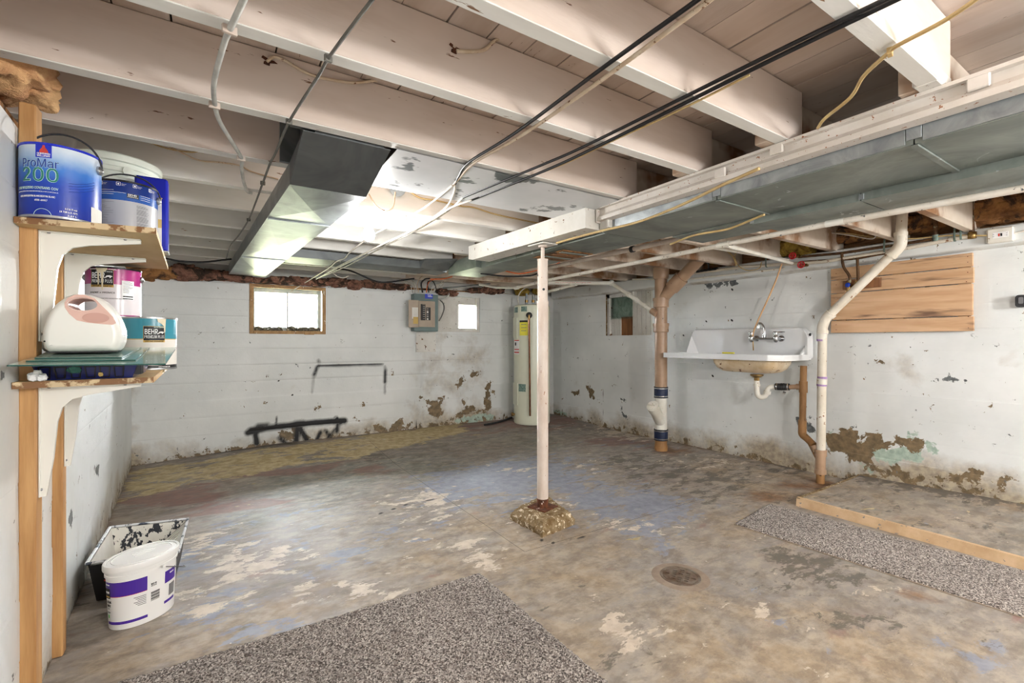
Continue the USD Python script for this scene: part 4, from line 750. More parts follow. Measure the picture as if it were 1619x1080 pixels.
# ------------------------------------------------------------------ brown drain stack
XS = 3.62
sk = AX(1045, 700, XS); SC = np.array([XS, sk[1]]); sz = lambda py: float(AX(1045, py, XS)[2])
stack = thing('drain_stack', 'tall brown drain stack with branch fitting near the ceiling and navy couplings below', 'pipe', (*SC, 0.0))
sc = lambda z0, z1, r, n=28: cyl((*SC, z0), (*SC, z1), r, n)
obj('pipe', sc(sz(611), sz(512), .0575), M_BROWNP, stack, smooth=40); obj('pipe', sc(sz(520), sz(474), .0575), M_BROWNP, stack, smooth=40)
obj('coupling', lathe([(0, sz(525)), (.066, sz(525)), (.072, sz(524)), (.072, sz(516)), (.076, sz(515)), (.076, sz(511)), (0, sz(511))], 30, (*SC, 0)), M_BROWNP, stack, smooth=40)
obj('coupling', lathe([(0, sz(486)), (.066, sz(486)), (.072, sz(485)), (.072, sz(476)), (.076, sz(475)), (.076, sz(471)), (0, sz(471))], 30, (*SC, 0)), M_BROWNP, stack, smooth=40)
bt = AX(1084, 434, XS + .04); b2 = AX(1112, 403, XS + .07); b0 = np.array([*SC, sz(473)]); bd_ = (b2 - b0) / np.linalg.norm(b2 - b0)
wy = obj('branch_fitting', join([sc(sz(474), sz(440), .0575), cyl(b0, b0 + bd_ * .20, .056, 26)]), M_BROWNP, stack, smooth=40, label='brown wye fitting')
obj('branch_socket', cyl(b0 + bd_ * .15, b0 + bd_ * .285, .068, 26), M_BROWNP, wy, smooth=40)
obj('branch_pipe', cyl(b0 + bd_ * .28, b0 + bd_ * .54, .0545, 24), M_BROWNP, stack, smooth=40)
obj('hub', lathe([(0, sz(441)), (.064, sz(441)), (.073, sz(438)), (.074, sz(424)), (.070, sz(422.5)), (0, sz(422.5))], 30, (*SC, 0)), M_BROWNP, stack, smooth=40)
obj('pipe', sc(sz(424), 1.90, .05), M_BROWNP, stack, smooth=40)
def band(z0, z1, label):
    b = obj('rubber_coupling', sc(z0, z1, .0635), M_NAVY, stack, smooth=40, label=label)
    for z in (z0 + .010, z1 - .018): obj('clamp', sc(z, z + .009, .0650), M_CHROME, b, smooth=40)
    for z in (z0 - .001, z1 - .007): obj('rim', sc(z, z + .007, .0655), M_BLACK, b, smooth=40)
band(sz(628), sz(611), 'upper navy rubber coupling'); band(sz(695), sz(678), 'lower navy rubber coupling')
cl = obj('cleanout_fitting', join([sc(sz(679), sz(627), .0565), cyl((*SC, sz(668)), AX(1034, 646, XS - .16), .052, 26)]), M_PVC, stack, smooth=40, label='white cleanout wye')
cp = AX(1034, 646, XS - .16); cd = cp - np.array([*SC, sz(668)]); cd /= np.linalg.norm(cd)
obj('cleanout_hub', cyl(cp - cd * .02, cp + cd * .045, .057, 26), M_PVC, cl, smooth=40); obj('cleanout_plug', cyl(cp + cd * .04, cp + cd * .055, .05, 26), M_PVC, cl, smooth=40)
s_ = np.cross(cd, [0, 0, 1]); s_ /= np.linalg.norm(s_); obj('plug_grip', obox(cp + cd * .068, s_ * .032, np.cross(cd, s_) * .008, cd * .016, .003), M_PVC, cl)
obj('base_pipe', lathe([(0, -.01), (.058, -.01), (.062, .03), (.056, .07), (.057, .11), (0, .11)], 28, (*SC, 0)), M_RUST if False else M_OCHRE, stack, smooth=40, label='rust-stained stub at the floor')
# ------------------------------------------------------------------ white pipes near the stack
dr = thing('white_drain_line', 'white plastic drain line with a diagonal arm running into the brown stack', 'pipe', (3.4, 3.4, 1.5))
e1 = np.array([*SC, sz(494)]) + np.array([-.055, .03, 0]); a1 = AX(967, 447, 3.55); a0 = a1 + (AD(866, 446.5, 4.82) - a1) * 1.0
obj('arm', cyl(a1, e1, .020, 18), M_PVC, dr, smooth=40); obj('run', cyl(a0, a1, .022, 18), M_PVC, dr, smooth=40); obj('elbow', lathe([(0, -.03), (.02, -.028), (.029, -.012), (.029, .012), (.02, .028), (0, .03)], 16, a1), M_PVC, dr, smooth=True)
for t in (.42, .62, .80): p = a1 + (e1 - a1) * t; d_ = (e1 - a1) / np.linalg.norm(e1 - a1); obj('coupling', cyl(p - d_ * .02, p + d_ * .02, .026, 16), M_PVC, dr, smooth=40)
obj('stack_adapter', cyl(e1 - (e1 - a1) * .06, e1 + (e1 - a1) * .04, .032, 16), M_BROWNP, dr, smooth=40)
d_ = (a0 - a1) / np.linalg.norm(a0 - a1)
fr = -FWD * .0222; rx = RGT
lw = text('PVC-1120 SCH 40 NSF-PW ASTM D-1785', .008, .0004); w_ = lw[0][:, 0].max()
obj('lettering', place(lw, a0 + (a1 - a0) * .12 + fr - np.array([0, 0, .004]), (a1 - a0) / np.linalg.norm(a1 - a0), (0, 0, 1), .38 / w_), M_REDP, dr)
obj('lettering', place(text('SCH 40 ASTM', .008, .0004), a1 + (e1 - a1) * .12 + fr, (e1 - a1) / np.linalg.norm(e1 - a1), np.cross(-FWD, (e1 - a1) / np.linalg.norm(e1 - a1)), 1.0), M_REDP, dr)
lowrun = [AD(858, 463, 5.25), AD(880, 457, 5.0), AD(912, 449, 4.85)]
tag(obj('white_supply_pipe', tube(lowrun, .016, 14), M_PVC, smooth=40), 'short sloping white pipe behind the top of the post', 'pipe')
gp = thing('gas_pipe', 'long thin flaking white gas pipe running under the lowest duct from front to back', 'pipe', (2.4, 1.5, 1.568))
G = [AZ(1700, 279, 1.568), AZ(1619, 297.5, 1.568), AZ(1320, 351.5, 1.568), AZ(1144, 386.5, 1.568), AZ(1000, 416, 1.568), AZ(876, 440.5, 1.568), AZ(817, 454.5, 1.568)]
G[0] = G[1] + (G[1] - G[2]) * .9
obj('pipe', tube(G, .0135, 14), mat('flaking_white_pipe', C(224, 218, 208), 0.5, col2=C(204, 194, 180), scale=10, speck=C(86, 86, 86), spscale=40, spcut=0.70, bump=.3), gp, smooth=40)
for i, r_ in ((3, .0165), (6, .018), (2, .0146)): obj('fitting', lathe([(0, -.035), (r_, -.035), (r_, .035), (0, .035)], 14, G[i], G[i] - G[i - 1]), M_PVC, gp, smooth=40)
tl = AX(1252, 415.5, 3.87); obj('branch', cyl(G[3], tl, .0125, 14), M_PVC, gp, smooth=40); obj('branch', cyl(G[3] + [.01, .07, .0], AX(1246, 411, 3.86), .011, 14), M_PVC, gp, smooth=40)
obj('far_leg', tube([G[6], AD(784, 454, 4.9), AD(758, 449, 5.0)], .013, 12), M_PVC, gp, smooth=40)
ob = [AZ(1100, 371, 1.66), AZ(1000, 393.5, 1.66), AZ(889, 418, 1.66), AZ(858, 425, 1.66)]
p2_ = thing('old_pipe', 'white painted pipe continuing along the far end of the trunk duct', 'pipe', ob[1])
obj('pipe', tube(ob, .016, 14), M_POST, p2_, smooth=40); obj('clip', cyl(ob[1] + [0, .012, 0], ob[1] - [0, .012, 0], .022, 14), M_BLACK, p2_)

# ------------------------------------------------------------------ supply pipes along the right wall
XW = 3.955
aw = lambda px, py, x=XW: AX(px, py, x)
hot = thing('water_pipe', 'upper brown water pipe along the right wall with a drop to the boards', 'pipe', aw(1400, 397))
obj('run', tube([aw(1262, 406), aw(1330, 400), aw(1420, 386.5), aw(1479, 377)], .0095, 10), M_IRONB, hot, smooth=40)
obj('drop', tube([aw(1331, 400), aw(1333.5, 421, 3.94), aw(1343, 436, 3.93), aw(1343.5, 449, 3.93)], .0095, 10, 3), M_IRONB, hot, smooth=40)
obj('riser', tube([aw(1479, 377), aw(1479, 346)], .0115, 10), M_IRONB, hot, smooth=40); obj('elbow', lathe([(0, -.02), (.017, -.02), (.017, .02), (0, .02)], 12, aw(1479, 376)), M_VERDI, hot)
cold = thing('water_pipe', 'lower brown water pipe along the right wall with red handled valves at its end', 'pipe', aw(1400, 403))
obj('run', tube([aw(1268, 414), aw(1355, 408), aw(1420, 396)], .0095, 10), M_IRONB, cold, smooth=40); obj('drop', tube([aw(1355.5, 407), aw(1357, 446, 3.93)], .0095, 10), M_IRONB, cold, smooth=40)
def handle(o, px, py, label):
    c = aw(px, py, 3.91); h = obj('valve_handle', join([tube([c + .024 * np.array([0, math.cos(a), math.sin(a)]) for a in np.linspace(0, 2 * PI, 19)], .005, 8, cap=False)] + [bar(c, c + .023 * np.array([0, math.cos(a), math.sin(a)]), .006, .005, (1, 0, 0)) for a in np.arange(5) * 2 * PI / 5]), M_RED, o, smooth=40, label=label)
    obj('stem', cyl(c, c + [.05, 0, 0], .006, 10), M_BRASS, h); obj('valve_body', cyl(c + [.045, .03, 0], c + [.045, -.03, 0], .014, 12), M_BRASS, o)
handle(hot, 1253, 404, 'upper red valve handle'); handle(cold, 1266.5, 418, 'lower red valve handle')
galv = thing('galvanised_water_pipe', 'off-white galvanised water pipe strapped along the ledge of the right wall', 'pipe', aw(1450, 390))
obj('run', tube([aw(1085, 433), aw(1180, 421), aw(1300, 413.5), aw(1400, 398), aw(1510, 377), aw(1537, 372.5)], .0135, 12), M_PVCD, galv, smooth=40)
obj('riser', cyl(aw(1537, 371), aw(1534, 316), .0135, 12), M_IRONB, galv, smooth=40, label='dark brown riser'); obj('elbow', lathe([(0, -.022), (.021, -.02), (.023, 0), (.021, .02), (0, .022)], 12, aw(1537, 371.5)), M_BRASS, galv, smooth=True)
for px_, py_ in [(1398, 392), (1509, 375), (1519, 372), (1211, 416)]: obj('strap', tube([aw(px_ + 2, py_ - 22), aw(px_, py_ - 10, 3.935), aw(px_, py_ + 5, 3.93), aw(px_ + 2, py_ + 5, 3.965)], .006, 6, 4, flat=.3), M_VERDI, galv)
obj('old_valve', join([cyl(aw(1102, 430), aw(1134, 425), .016, 10), cyl(aw(1120, 427), aw(1120, 414), .008, 8), bar(aw(1112, 414), aw(1122, 417), .012, .01)]), M_BLACK, galv, smooth=40)
tag(obj('low_pipe', tube([aw(1000, 441, 3.93), aw(1090, 441, 3.96), aw(1240, 424, 3.96)], .009, 10), M_PVC, smooth=40), 'thin white pipe just above the crack over the sink', 'pipe')
# ------------------------------------------------------------------ board panel with the hose-bib valves
XP = 3.985
q = [AX(1313.5, y, XP) for y in (424.5, 443.2, 464.4, 506.5, 526.5)]; yl_, yr_ = float(q[0][1]), float(AX(1538, 460, XP)[1])
bp = thing('board_panel', 'panel of four bare pine planks fixed to the right wall', 'panel', (XP + .01, (yl_ + yr_) / 2, float(q[4][2])))
for i in range(4): obj('plank', box((XP, yr_ - .004 * (i % 2), q[i + 1][2] + .003), (XP + .019, yl_, q[i][2] - .003), .002), M_PLANK, bp)
for px_ in (1330, 1420, 1525): y_ = float(AX(px_, 470, 4.006)[1]); obj('batten', box((4.004, y_ - .03, q[4][2] + .01), (4.026, y_ + .03, q[0][2] - .01)), M_PLANK, bp)
for k, (px_, py_) in enumerate([(1322, 432), (1530, 405), (1530, 414), (1322, 450), (1530, 430), (1322, 471), (1528, 445), (1322, 513), (1531, 500), (1322, 521), (1531, 518)]):
    c = AX(px_, py_, XP); obj('nail', cyl(c - [.0012, 0, 0], c + [.004, 0, 0], .0028, 8), M_RUST, bp)
c0, c1 = AX(1332, 444, XP - .02), AX(1392, 453, XP - .02)
vb = thing('valve_block', 'short brown wood block carrying two water valves on the pine boards', 'block', (c0 + c1) / 2)
obj('block', box((XP - .02, c1[1], c1[2]), (XP - .0005, c0[1], c0[2]), .002), M_BROWNWOOD, vb)
for px_, py_, m_ in [(1342, 450.5, M_BLUE), (1355, 450, M_BRASS)]:
    c = AX(px_, py_, XP - .05); b_ = obj('valve', join([cyl(c + [0, 0, .03], c - [0, 0, .035], .014, 12), cyl(c, c + [.035, 0, 0], .012, 10), cyl(c - [0, 0, .035], c - [.0, 0, .045], .018, 12)]), M_BRASS, vb, smooth=40)
    obj('valve_handle', lathe([(0, 0), (.017, .002), (.018, .008), (.012, .014), (0, .015)], 12, c - [.012, 0, 0], (-1, .2, .1)), m_, b_, smooth=40, label='blue valve handle' if m_ == M_BLUE else None)
# ------------------------------------------------------------------ the vent/drain pipes by the sink
XV = 3.78
vp = thing('vent_pipe', 'white plastic pipe dropping diagonally past the pine boards to the floor beside the sink', 'pipe', AX(1297, 740, XV))
v0, v1, v2, v3, v4 = AX(1427, 330, XV), AX(1424, 388, XV), AX(1306, 503, XV), AX(1300.5, 514, XV), AX(1298, 714, XV)
obj('top_length', cyl(v0, v1, .030, 22), M_PVCD, vp, smooth=40); obj('elbow', tube([v1 + [0, 0, .07], v1 + [0, 0, .02], v1 + (v2 - v1) * .03, v1 + (v2 - v1) * .11], .0345, 20, 4), M_PVCD, vp, smooth=40)
dg = (v2 - v1) / np.linalg.norm(v2 - v1)
for p, d_ in ((v1 + [0, 0, .075], np.array([0, 0, 1.])), (v1 + dg * .07, dg), (v2 - dg * .04, dg), (v3 - [0, 0, .05], np.array([0, 0, 1.]))): obj('elbow_collar', cyl(p - d_ * .012, p + d_ * .012, .0375, 22), M_PVCD, vp, smooth=40)
obj('diagonal_length', cyl(v1 + (v2 - v1) * .05, v2, .0295, 22), M_PVCD, vp, smooth=40); obj('elbow', tube([v2 + (v1 - v2) * .05, v2, v3 - [0, 0, .01], v3 - [0, 0, .06]], .034, 20, 4), M_PVCD, vp, smooth=40)
obj('lower_length', cyl(v3, v4, .0295, 22), M_PVCD, vp, smooth=40)
for y0, y1 in [(527, 536), (598, 607)]:
    a, b = AX(1300, y0, XV), AX(1299, y1, XV); cpn = obj('coupling', cyl(a, b, .0335, 22), M_PVC, vp, smooth=40)
    for p in (a, b): obj('primer_ring', cyl(p - [0, 0, .014], p + [0, 0, .014], .0318, 22), M_PURPLE, cpn, smooth=40, label='purple primer ring')
w0, w1 = AX(1297.5, 713, XV), AX(1297, 746, XV); fb = np.array([w1[0], w1[1], 0.0])
wy = obj('wye', join([cyl(w0, w1, .0335, 22), cyl(w0 + [0, 0, .012], w0 - [0, 0, .035], .0395, 22), cyl(w1 + [0, 0, .02], w1 - [0, 0, .012], .0385, 22)]), M_BROWNP, vp, smooth=40, label='brown wye fitting low on the pipe')
obj('floor_stub', lathe([(0, -.01), (.028, -.01), (.028, .05), (.0285, w1[2]), (0, w1[2])], 20, (*fb[:2], 0)), M_OCHRE, vp, smooth=40, label='stained grey stub entering the floor')
XT = 3.84
t0, t1, t2, t3, t4 = AX(1270.5, 578, XT), AX(1268.5, 676, XT), AX(1269, 686, XT), AX(1287, 704, XV + .01), w0 - [0, 0, .075]
tee = thing('sink_drain_riser', 'ochre stained drain riser with a side tee for the sink, bending into the wye', 'pipe', t1)
obj('riser', cyl(t0, t1, .0235, 20), M_OCHRE, tee, smooth=40); obj('bend', tube([t1 + [0, 0, .06], t1, t2, t2 + (t3 - t2) * .4, t3], [.029, .029, .029, .026, .026], 18, 4), M_OCHRE, tee, smooth=40); obj('arm', tube([t3 - (t3 - t2) * .3, t4], .0245, 18), M_OCHRE, tee, smooth=40); obj('arm_hub', cyl(t3, t3 + (t4 - t3) * .4, .030, 18), M_BROWNP, tee, smooth=40)
th = AX(1270, 611, XT); obj('tee', cyl(th + [0, 0, .042], th - [0, 0, .045], .0295, 20), M_OCHRE, tee, smooth=40)
tb = AX(1247, 611.5, XT - .03); obj('tee_branch', cyl(th, tb, .0185, 16), M_BROWNP, tee, smooth=40); obj('branch_hub', cyl(th + (tb - th) * .25, th + (tb - th) * .48, .0245, 16), M_BROWNP, tee, smooth=40)
cb0, cb1 = AX(1226, 611, XT - .05), AX(1248, 611.5, XT - .03); cb = thing('rubber_coupling', 'black rubber coupling with steel clamps joining the trap to the drain riser', 'coupling', cb0)
obj('sleeve', cyl(cb0, cb1, .0275, 18), M_BLACK, cb, smooth=40)
for t in (.12, .45, .6, .92): obj('clamp' if t in (.12, .92) else 'rib', cyl(cb0 + (cb1 - cb0) * (t - .045), cb0 + (cb1 - cb0) * (t + .045), .0292, 18), M_CHROME if t in (.12, .92) else M_BLACK, cb, smooth=40)
obj('clamp_screw', cyl(cb0 + (cb1 - cb0) * .55 - [0, 0, .045], cb0 + (cb1 - cb0) * .75 - [0, 0, .05], .009, 10), M_CHROME, cb)

# ------------------------------------------------------------------ sink
SY0, SY1, SXF, SXB = 1.80, 2.875, 3.53, 4.005
sink = thing('utility_sink', 'white enamelled wall-hung sink with drainboard and tall splashback', 'sink', (3.8, 2.3, .9))
deck = Polygon([(SXF, SY1), (SXF, SY0 + .10), (SXF + .07, SY0 + .02), (SXF + .16, SY0), (SXB, SY0), (SXB, SY1)]).buffer(-.012).buffer(.012, quad_segs=4)
bowl = rrect(3.585, 1.90, 3.90, 2.40, .06)
obj('deck', prism(deck.buffer(-.004).difference(bowl), .03, (0, 0, .905)), M_ENAMEL, sink)
obj('rim', prism(deck.difference(deck.buffer(-.028)).difference(sbox(SXB - .06, 0, SXB + 1, 9)), .045, (0, 0, .9015)), M_ENAMEL, sink)
def loft(rings, cap0=True, cap1=True):
    n = len(rings[0]); v = np.vstack(rings); f = []
    for k in range(len(rings) - 1):
        for i in range(n): j = (i + 1) % n; f += [[k * n + i, k * n + j, (k + 1) * n + j], [k * n + i, (k + 1) * n + j, (k + 1) * n + i]]
    for on, k in ((cap0, 0), (cap1, len(rings) - 1)):
        if on:
            v = np.vstack([v, rings[k].mean(0)]); c = len(v) - 1
            f += [[c, k * n + (i + 1) % n, k * n + i] if k == 0 else [c, k * n + i, k * n + (i + 1) % n] for i in range(n)]
    return v, np.array(f)
def ring(poly, z, n=64):
    e = poly.exterior; return np.array([(*e.interpolate(t, normalized=True).coords[0], z) for t in np.arange(n) / n])
rr_ = lambda g: rrect(3.575 + g, 1.885 + g, 3.915 - g, 2.42 - g * 1.0, .07 + .0 * g)
obj('basin', loft([ring(rr_(.0), .904)[::-1], ring(rr_(.004), .87)[::-1], ring(rr_(.022), .83)[::-1], ring(rr_(.055), .802)[::-1], ring(rr_(.08), .797)[::-1]], cap0=False), M_BASIN, sink, smooth=True, label='cream stained underside of the basin')
obj('basin_lining', loft([ring(rr_(.012), .934), ring(rr_(.016), .87), ring(rr_(.045), .82), ring(rr_(.085), .808)], cap0=False), M_ENAMEL, sink, smooth=True)
spl_o = rrect(SY0 + .015, .93, SY1 - .015, 1.166, .045, 8)
cut = Polygon([(SY0 - .1, 1.166 - .0), (SY0 - .1, 1.3), (SY0 + .06, 1.3)])
yz = lambda poly, x, n=72: np.array([(x, *poly.exterior.interpolate(t, normalized=True).coords[0]) for t in np.arange(n) / n])
P0_, P1_ = Polygon([(SY0 + .0, .90), (SY0 + .0, 1.10), (SY0 + .055, 1.163), (SY1 - .05, 1.168), (SY1 - .012, 1.13), (SY1 - .0, .90)]).buffer(-.02).buffer(.02, quad_segs=6), None
P1_ = P0_.buffer(-.020)
obj('splashback', loft([yz(P0_, SXB + .01), yz(P0_, SXB - .055), yz(P0_.buffer(-.006), SXB - .068), yz(P1_, SXB - .075)][::-1]), M_ENAMEL, sink, smooth=40)
obj('corner_fillet', hull([(SXB - .075, SY1 - .02, .935), (SXB - .075, SY1 - .02, 1.11), (SXB - .16, SY1 - .02, .935), (SXB - .10, SY1 - .02, .985), (SXB - .075, SY1 - .10, .935), (SXB - .075, SY1 - .05, 1.02), (SXB - .13, SY1 - .05, .935)]), M_ENAMEL, sink, smooth=60)
obj('corner_fillet', hull([(SXB - .075, SY0 + .02, .935), (SXB - .075, SY0 + .02, 1.02), (SXB - .18, SY0 + .02, .935), (SXB - .10, SY0 + .02, .975), (SXB - .075, SY0 + .07, .935)]), M_ENAMEL, sink, smooth=60)
c = AX(1281, 528.5, SXB - .05); obj('enamel_chip', lump(c, (.02, .012, .022), 3, .4, 3, 2), M_BLACK, sink, label='dark chip in the enamel')
XF = 3.86
fz7 = lambda x, y, xx=XF: AX(*zoomed(1150, 490, 7.2, [(x, y)])[0], xx)
fau = thing('bridge_faucet', 'chrome bridge faucet with a gooseneck spout on the sink splashback', 'faucet', fz7(420, 320))
obj('bridge', tube([fz7(272, 322), fz7(420, 324), fz7(552, 325)], .0085, 12), M_CHROME, fau, smooth=40)
for x, hx in [(335, 0), (618, 0)]:
    e = fz7(x, 322, SXB - .077); obj('flange', lathe([(0, 0), (.026, 0), (.024, .008), (.012, .014), (.012, .05), (0, .05)], 20, e, (-1, 0, 0)), M_CHROME, fau, smooth=40); f_ = fz7(272 if x < 400 else 552, 323); obj('inlet', tube([e - [.03, 0, 0], e - [.05, 0, 0], f_], .011, 12), M_CHROME, fau, smooth=40)
for x in (272, 552):
    v_ = fz7(x, 322); vbv = obj('valve_body', lathe([(0, -.034), (.010, -.032), (.017, -.02), (.019, 0), (.017, .02), (.013, .026), (.013, .034), (0, .034)], 18, v_), M_CHROME, fau, smooth=40)
    h_ = v_ + [0, 0, .045]; obj('handle', join([lathe([(0, -.012), (.019, -.01), (.021, 0), (.018, .012), (0, .014)], 16, h_)] + ([bar(h_ + [0, .0, .006], h_ + [-.01, -.075, .008], .016, .010, bev=.003)] if x == 552 else [])), M_CHROME, vbv, smooth=40)
obj('spout', tube([fz7(421, 318), fz7(424, 250), fz7(412, 190), fz7(388, 155), fz7(366, 150), fz7(356, 172), fz7(356, 203)], [.0105, .0095, .009, .009, .009, .009, .010], 14, 6), M_CHROME, fau, smooth=True); obj('spout_collar', lathe([(0, -.014), (.016, -.012), (.016, .012), (0, .014)], 16, fz7(421, 292)), M_CHROME, fau, smooth=40)
obj('spout_tip', cyl(fz7(356, 178), fz7(356, 205), .0115, 14), M_CHROME, fau, smooth=40)
obj('rod', cyl(fz7(291, 352), fz7(296, 458), .0045, 8), M_BRASS, fau, smooth=40, label='thin brass rod below the left valve')
tag(obj('supply_tube', tube([aw(1236, 417, 3.93), aw(1226, 445, 3.92), aw(1213, 475, 3.9), aw(1200, 503, 3.88), fz7(300, 240), fz7(290, 300)], .0065, 10, 8), mat('tan_tube', C(208, 166, 120), .5), smooth=True), 'thin tan tube curving from the ceiling pipes down to the faucet', 'tube')
c = AX(1151, 557, 3.62); kn = thing('utility_knife', 'yellow utility knife lying on the sink drainboard', 'knife', (c[0], c[1], .9475))
obj('handle', box((3.61, c[1] - .055, .9475), (3.632, c[1] + .05, .960), .004), M_YELLOW, kn, smooth=30); obj('blade', box((3.616, c[1] + .05, .951), (3.626, c[1] + .10, .9525)), M_STEEL, kn)
dp = AX(1196.5, 596, 3.74); DX, DYY = float(dp[0]), float(dp[1])
zt = lambda y: float(AX(1196.5, 490 + y / 7.2, DX)[2])
trp = thing('sink_trap', 'white plastic P-trap hanging under the sink basin', 'trap', (DX, DYY, zt(900)))
obj('drain_flange', lathe([(0, zt(727)), (.048, zt(730)), (.05, zt(742)), (.03, zt(766)), (0, zt(768))], 24, (DX, DYY, 0)), M_BRASS, trp, smooth=40, label='tarnished brass drain flange'); obj('brass_nut', cyl((DX, DYY, zt(766)), (DX, DYY, zt(802)), .021, 8), M_BRASS, trp)
u = lambda x, y: AX(*zoomed(1150, 490, 7.2, [(x, y)])[0], DX + (x - 335) / 215 * (XT - .05 - DX))
obj('tailpiece', cyl((DX, DYY, zt(800)), (DX, DYY, zt(860)), .0205, 18), M_PVC, trp, smooth=40)
obj('u_bend', tube([u(337, 850), u(337, 930), u(350, 972), u(388, 990), u(428, 975), u(452, 935)], .0205, 18, 6), M_PVC, trp, smooth=True); obj('arm', tube([u(448, 945), u(462, 900), u(490, 878), u(552, 868)], .0185, 18, 6), M_PVC, trp, smooth=True)
obj('slip_nut', cyl((DX, DYY, zt(838)), (DX, DYY, zt(864)), .0265, 12), M_PVC, trp); p = u(450, 935); obj('slip_nut', cyl(p - [0, 0, .014], p + [0, -.004, .012], .027, 12), M_PVC, trp)
# ------------------------------------------------------------------ outlets
p, q = AX(1560, 361.5, 3.945), AX(1602.5, 381, 3.945)
gf = thing('outlet_box', 'white surface-mounted outlet with red and black test buttons at the top of the right wall', 'outlet', (3.96, (p[1] + q[1]) / 2, q[2]))
obj('box', box((3.945, q[1], q[2] + .006), (3.99, p[1], p[2] - .004), .006), M_PVC, gf, smooth=30)
ym, zm, w_ = (p[1] + q[1]) / 2, (p[2] + q[2]) / 2 + .001, (p[1] - q[1])
obj('receptacle', box((3.9435, ym - w_ * .32, zm - .017), (3.946, ym + w_ * .28, zm + .017), .002), M_WHITEP, gf)
obj('button', box((3.942, ym - .0, zm - .008), (3.944, ym + .007, zm + .008)), M_REDP, gf, label='red test button'); obj('button', box((3.942, ym - .010, zm - .008), (3.944, ym - .003, zm + .008)), M_INK, gf, label='black button')
for dy in (.027, -.028):
    for dz in (-.006, .006): obj('slot', box((3.9428, ym + dy - .003, zm + dz - .001), (3.944, ym + dy + .003, zm + dz + .001)), M_INK, gf)
tag(obj('outlet_cable', tube([(3.955, q[1], zm), aw(1612, 366.5, 3.965), (3.972, .45, zm + .03)], .005, 8, 4), M_WHITEC, smooth=True), 'thin white cable leaving the right side of the white outlet', 'cable')
p, q = AX(1606, 466.5, 4.0), AX(1624, 485, 4.0)
bo = thing('black_outlet', 'black rounded device on the right wall at the edge of the view', 'outlet', (4.0, (p[1] + q[1]) / 2, q[2]))
obj('case', prism(rrect(q[1], q[2], p[1], p[2], .016), .045, (4.028, 0, 0), (0, 1, 0), (0, 0, 1), (-1, 0, 0)), M_BLACK, bo, smooth=30); obj('front', prism(rrect(q[1] + .012, q[2] + .02, p[1] - .014, p[2] - .014, .006), .003, (3.983, 0, 0), (0, 1, 0), (0, 0, 1), (-1, 0, 0)), M_STEEL, bo)

# ------------------------------------------------------------------ insulation along the sills
def batt(label, parts, m, cat='insulation', group=None, lo=3, amp=.5): return tag(obj('insulation', [lump(c, s, 11 * i + int(abs(c[0] * 100)) % 50, amp, 2.6, lo) for i, (c, s) in enumerate(parts)], m, smooth=True), label, cat, group)
ib = lambda px, py, sx, sz_, y=4.95: (tuple(AY(px, py, y)), (sx, .09, sz_))
batt('brown insulation behind the paint cans at the top of the back wall', [ib(225, 431, .22, .11), ib(255, 430, .22, .11), ib(205, 428, .2, .1)], M_INSULB)
batt('pink insulation tuft left of the branch duct on the back wall', [ib(292, 430, .2, .13), ib(308, 433, .16, .12)], M_INSUL)
batt('dark insulation bundle beside the end of the branch duct', [ib(330, 434, .16, .1), ib(347, 435, .14, .09), ib(362, 438, .12, .07)], M_INSUL)
batt('pink insulation under the end of the branch duct', [ib(385, 441, .2, .055), ib(412, 443, .2, .05)], M_INSUL)
batt('pink insulation over the right half of the wooden framed window', [ib(445, 443, .24, .075), ib(475, 444, .24, .085), ib(500, 446, .22, .085)], M_INSUL)
batt('pink insulation hanging down right of the wooden framed window', [ib(535, 446, .2, .09), ib(560, 450, .15, .10), ib(585, 449, .22, .085)], M_INSUL)
batt('pink insulation just left of the breaker panel', [ib(612, 452, .2, .075), ib(635, 453, .18, .07)], M_INSUL)
batt('dark reddish insulation between breaker panel and small window', [ib(700, 461, .14, .07), ib(716, 464, .12, .06)], M_INSUL)
batt('red insulation above the small window', [ib(752, 459, .2, .07), ib(775, 458, .2, .1), ib(790, 457, .12, .1)], M_INSUL)
batt('yellow insulation behind the water heater pipes', [ib(825, 461, .2, .1), ib(850, 459, .16, .1)], M_INSULY)
ir = lambda px, py, sy, sz_, x=4.02: (tuple(AX(px, py, x)), (.1, sy, sz_))
batt('yellow insulation tuft above the boarded-up window', [ir(955, 437, .16, .07), ir(975, 434, .16, .06)], M_INSULY)
batt('yellow insulation tuft right of the stack branch', [ir(1105, 413, .2, .06), ir(1128, 412, .15, .06)], M_INSULY)
batt('bright yellow insulation bulging above the red valves', [ir(1238, 393, .18, .12), ir(1256, 391, .16, .11), ir(1275, 392, .12, .12)], M_INSULY)
batt('brown paper-faced insulation above the left end of the pine boards', [ir(1320, 375, .28, .1), ir(1350, 370, .26, .1), ir(1290, 380, .2, .1)], M_INSULB)
batt('brown insulation right of the vent pipe top', [ir(1445, 355, .2, .1), ir(1470, 350, .2, .11)], M_INSULB)
batt('brown paper-faced insulation above the white outlet', [ir(1560, 335, .26, .14), ir(1600, 325, .26, .16), ir(1640, 318, .26, .16)], M_INSULB)
pl_ = AZ(20, 122, 1.80)
batt('orange insulation batt hanging at the top of the left wall', [((xleft(1.8) - .03, 1.71, 1.80), (.20, .16, .18)), ((xleft(1.8) - .02, 1.80, 1.76), (.16, .14, .10))], M_INSULO)

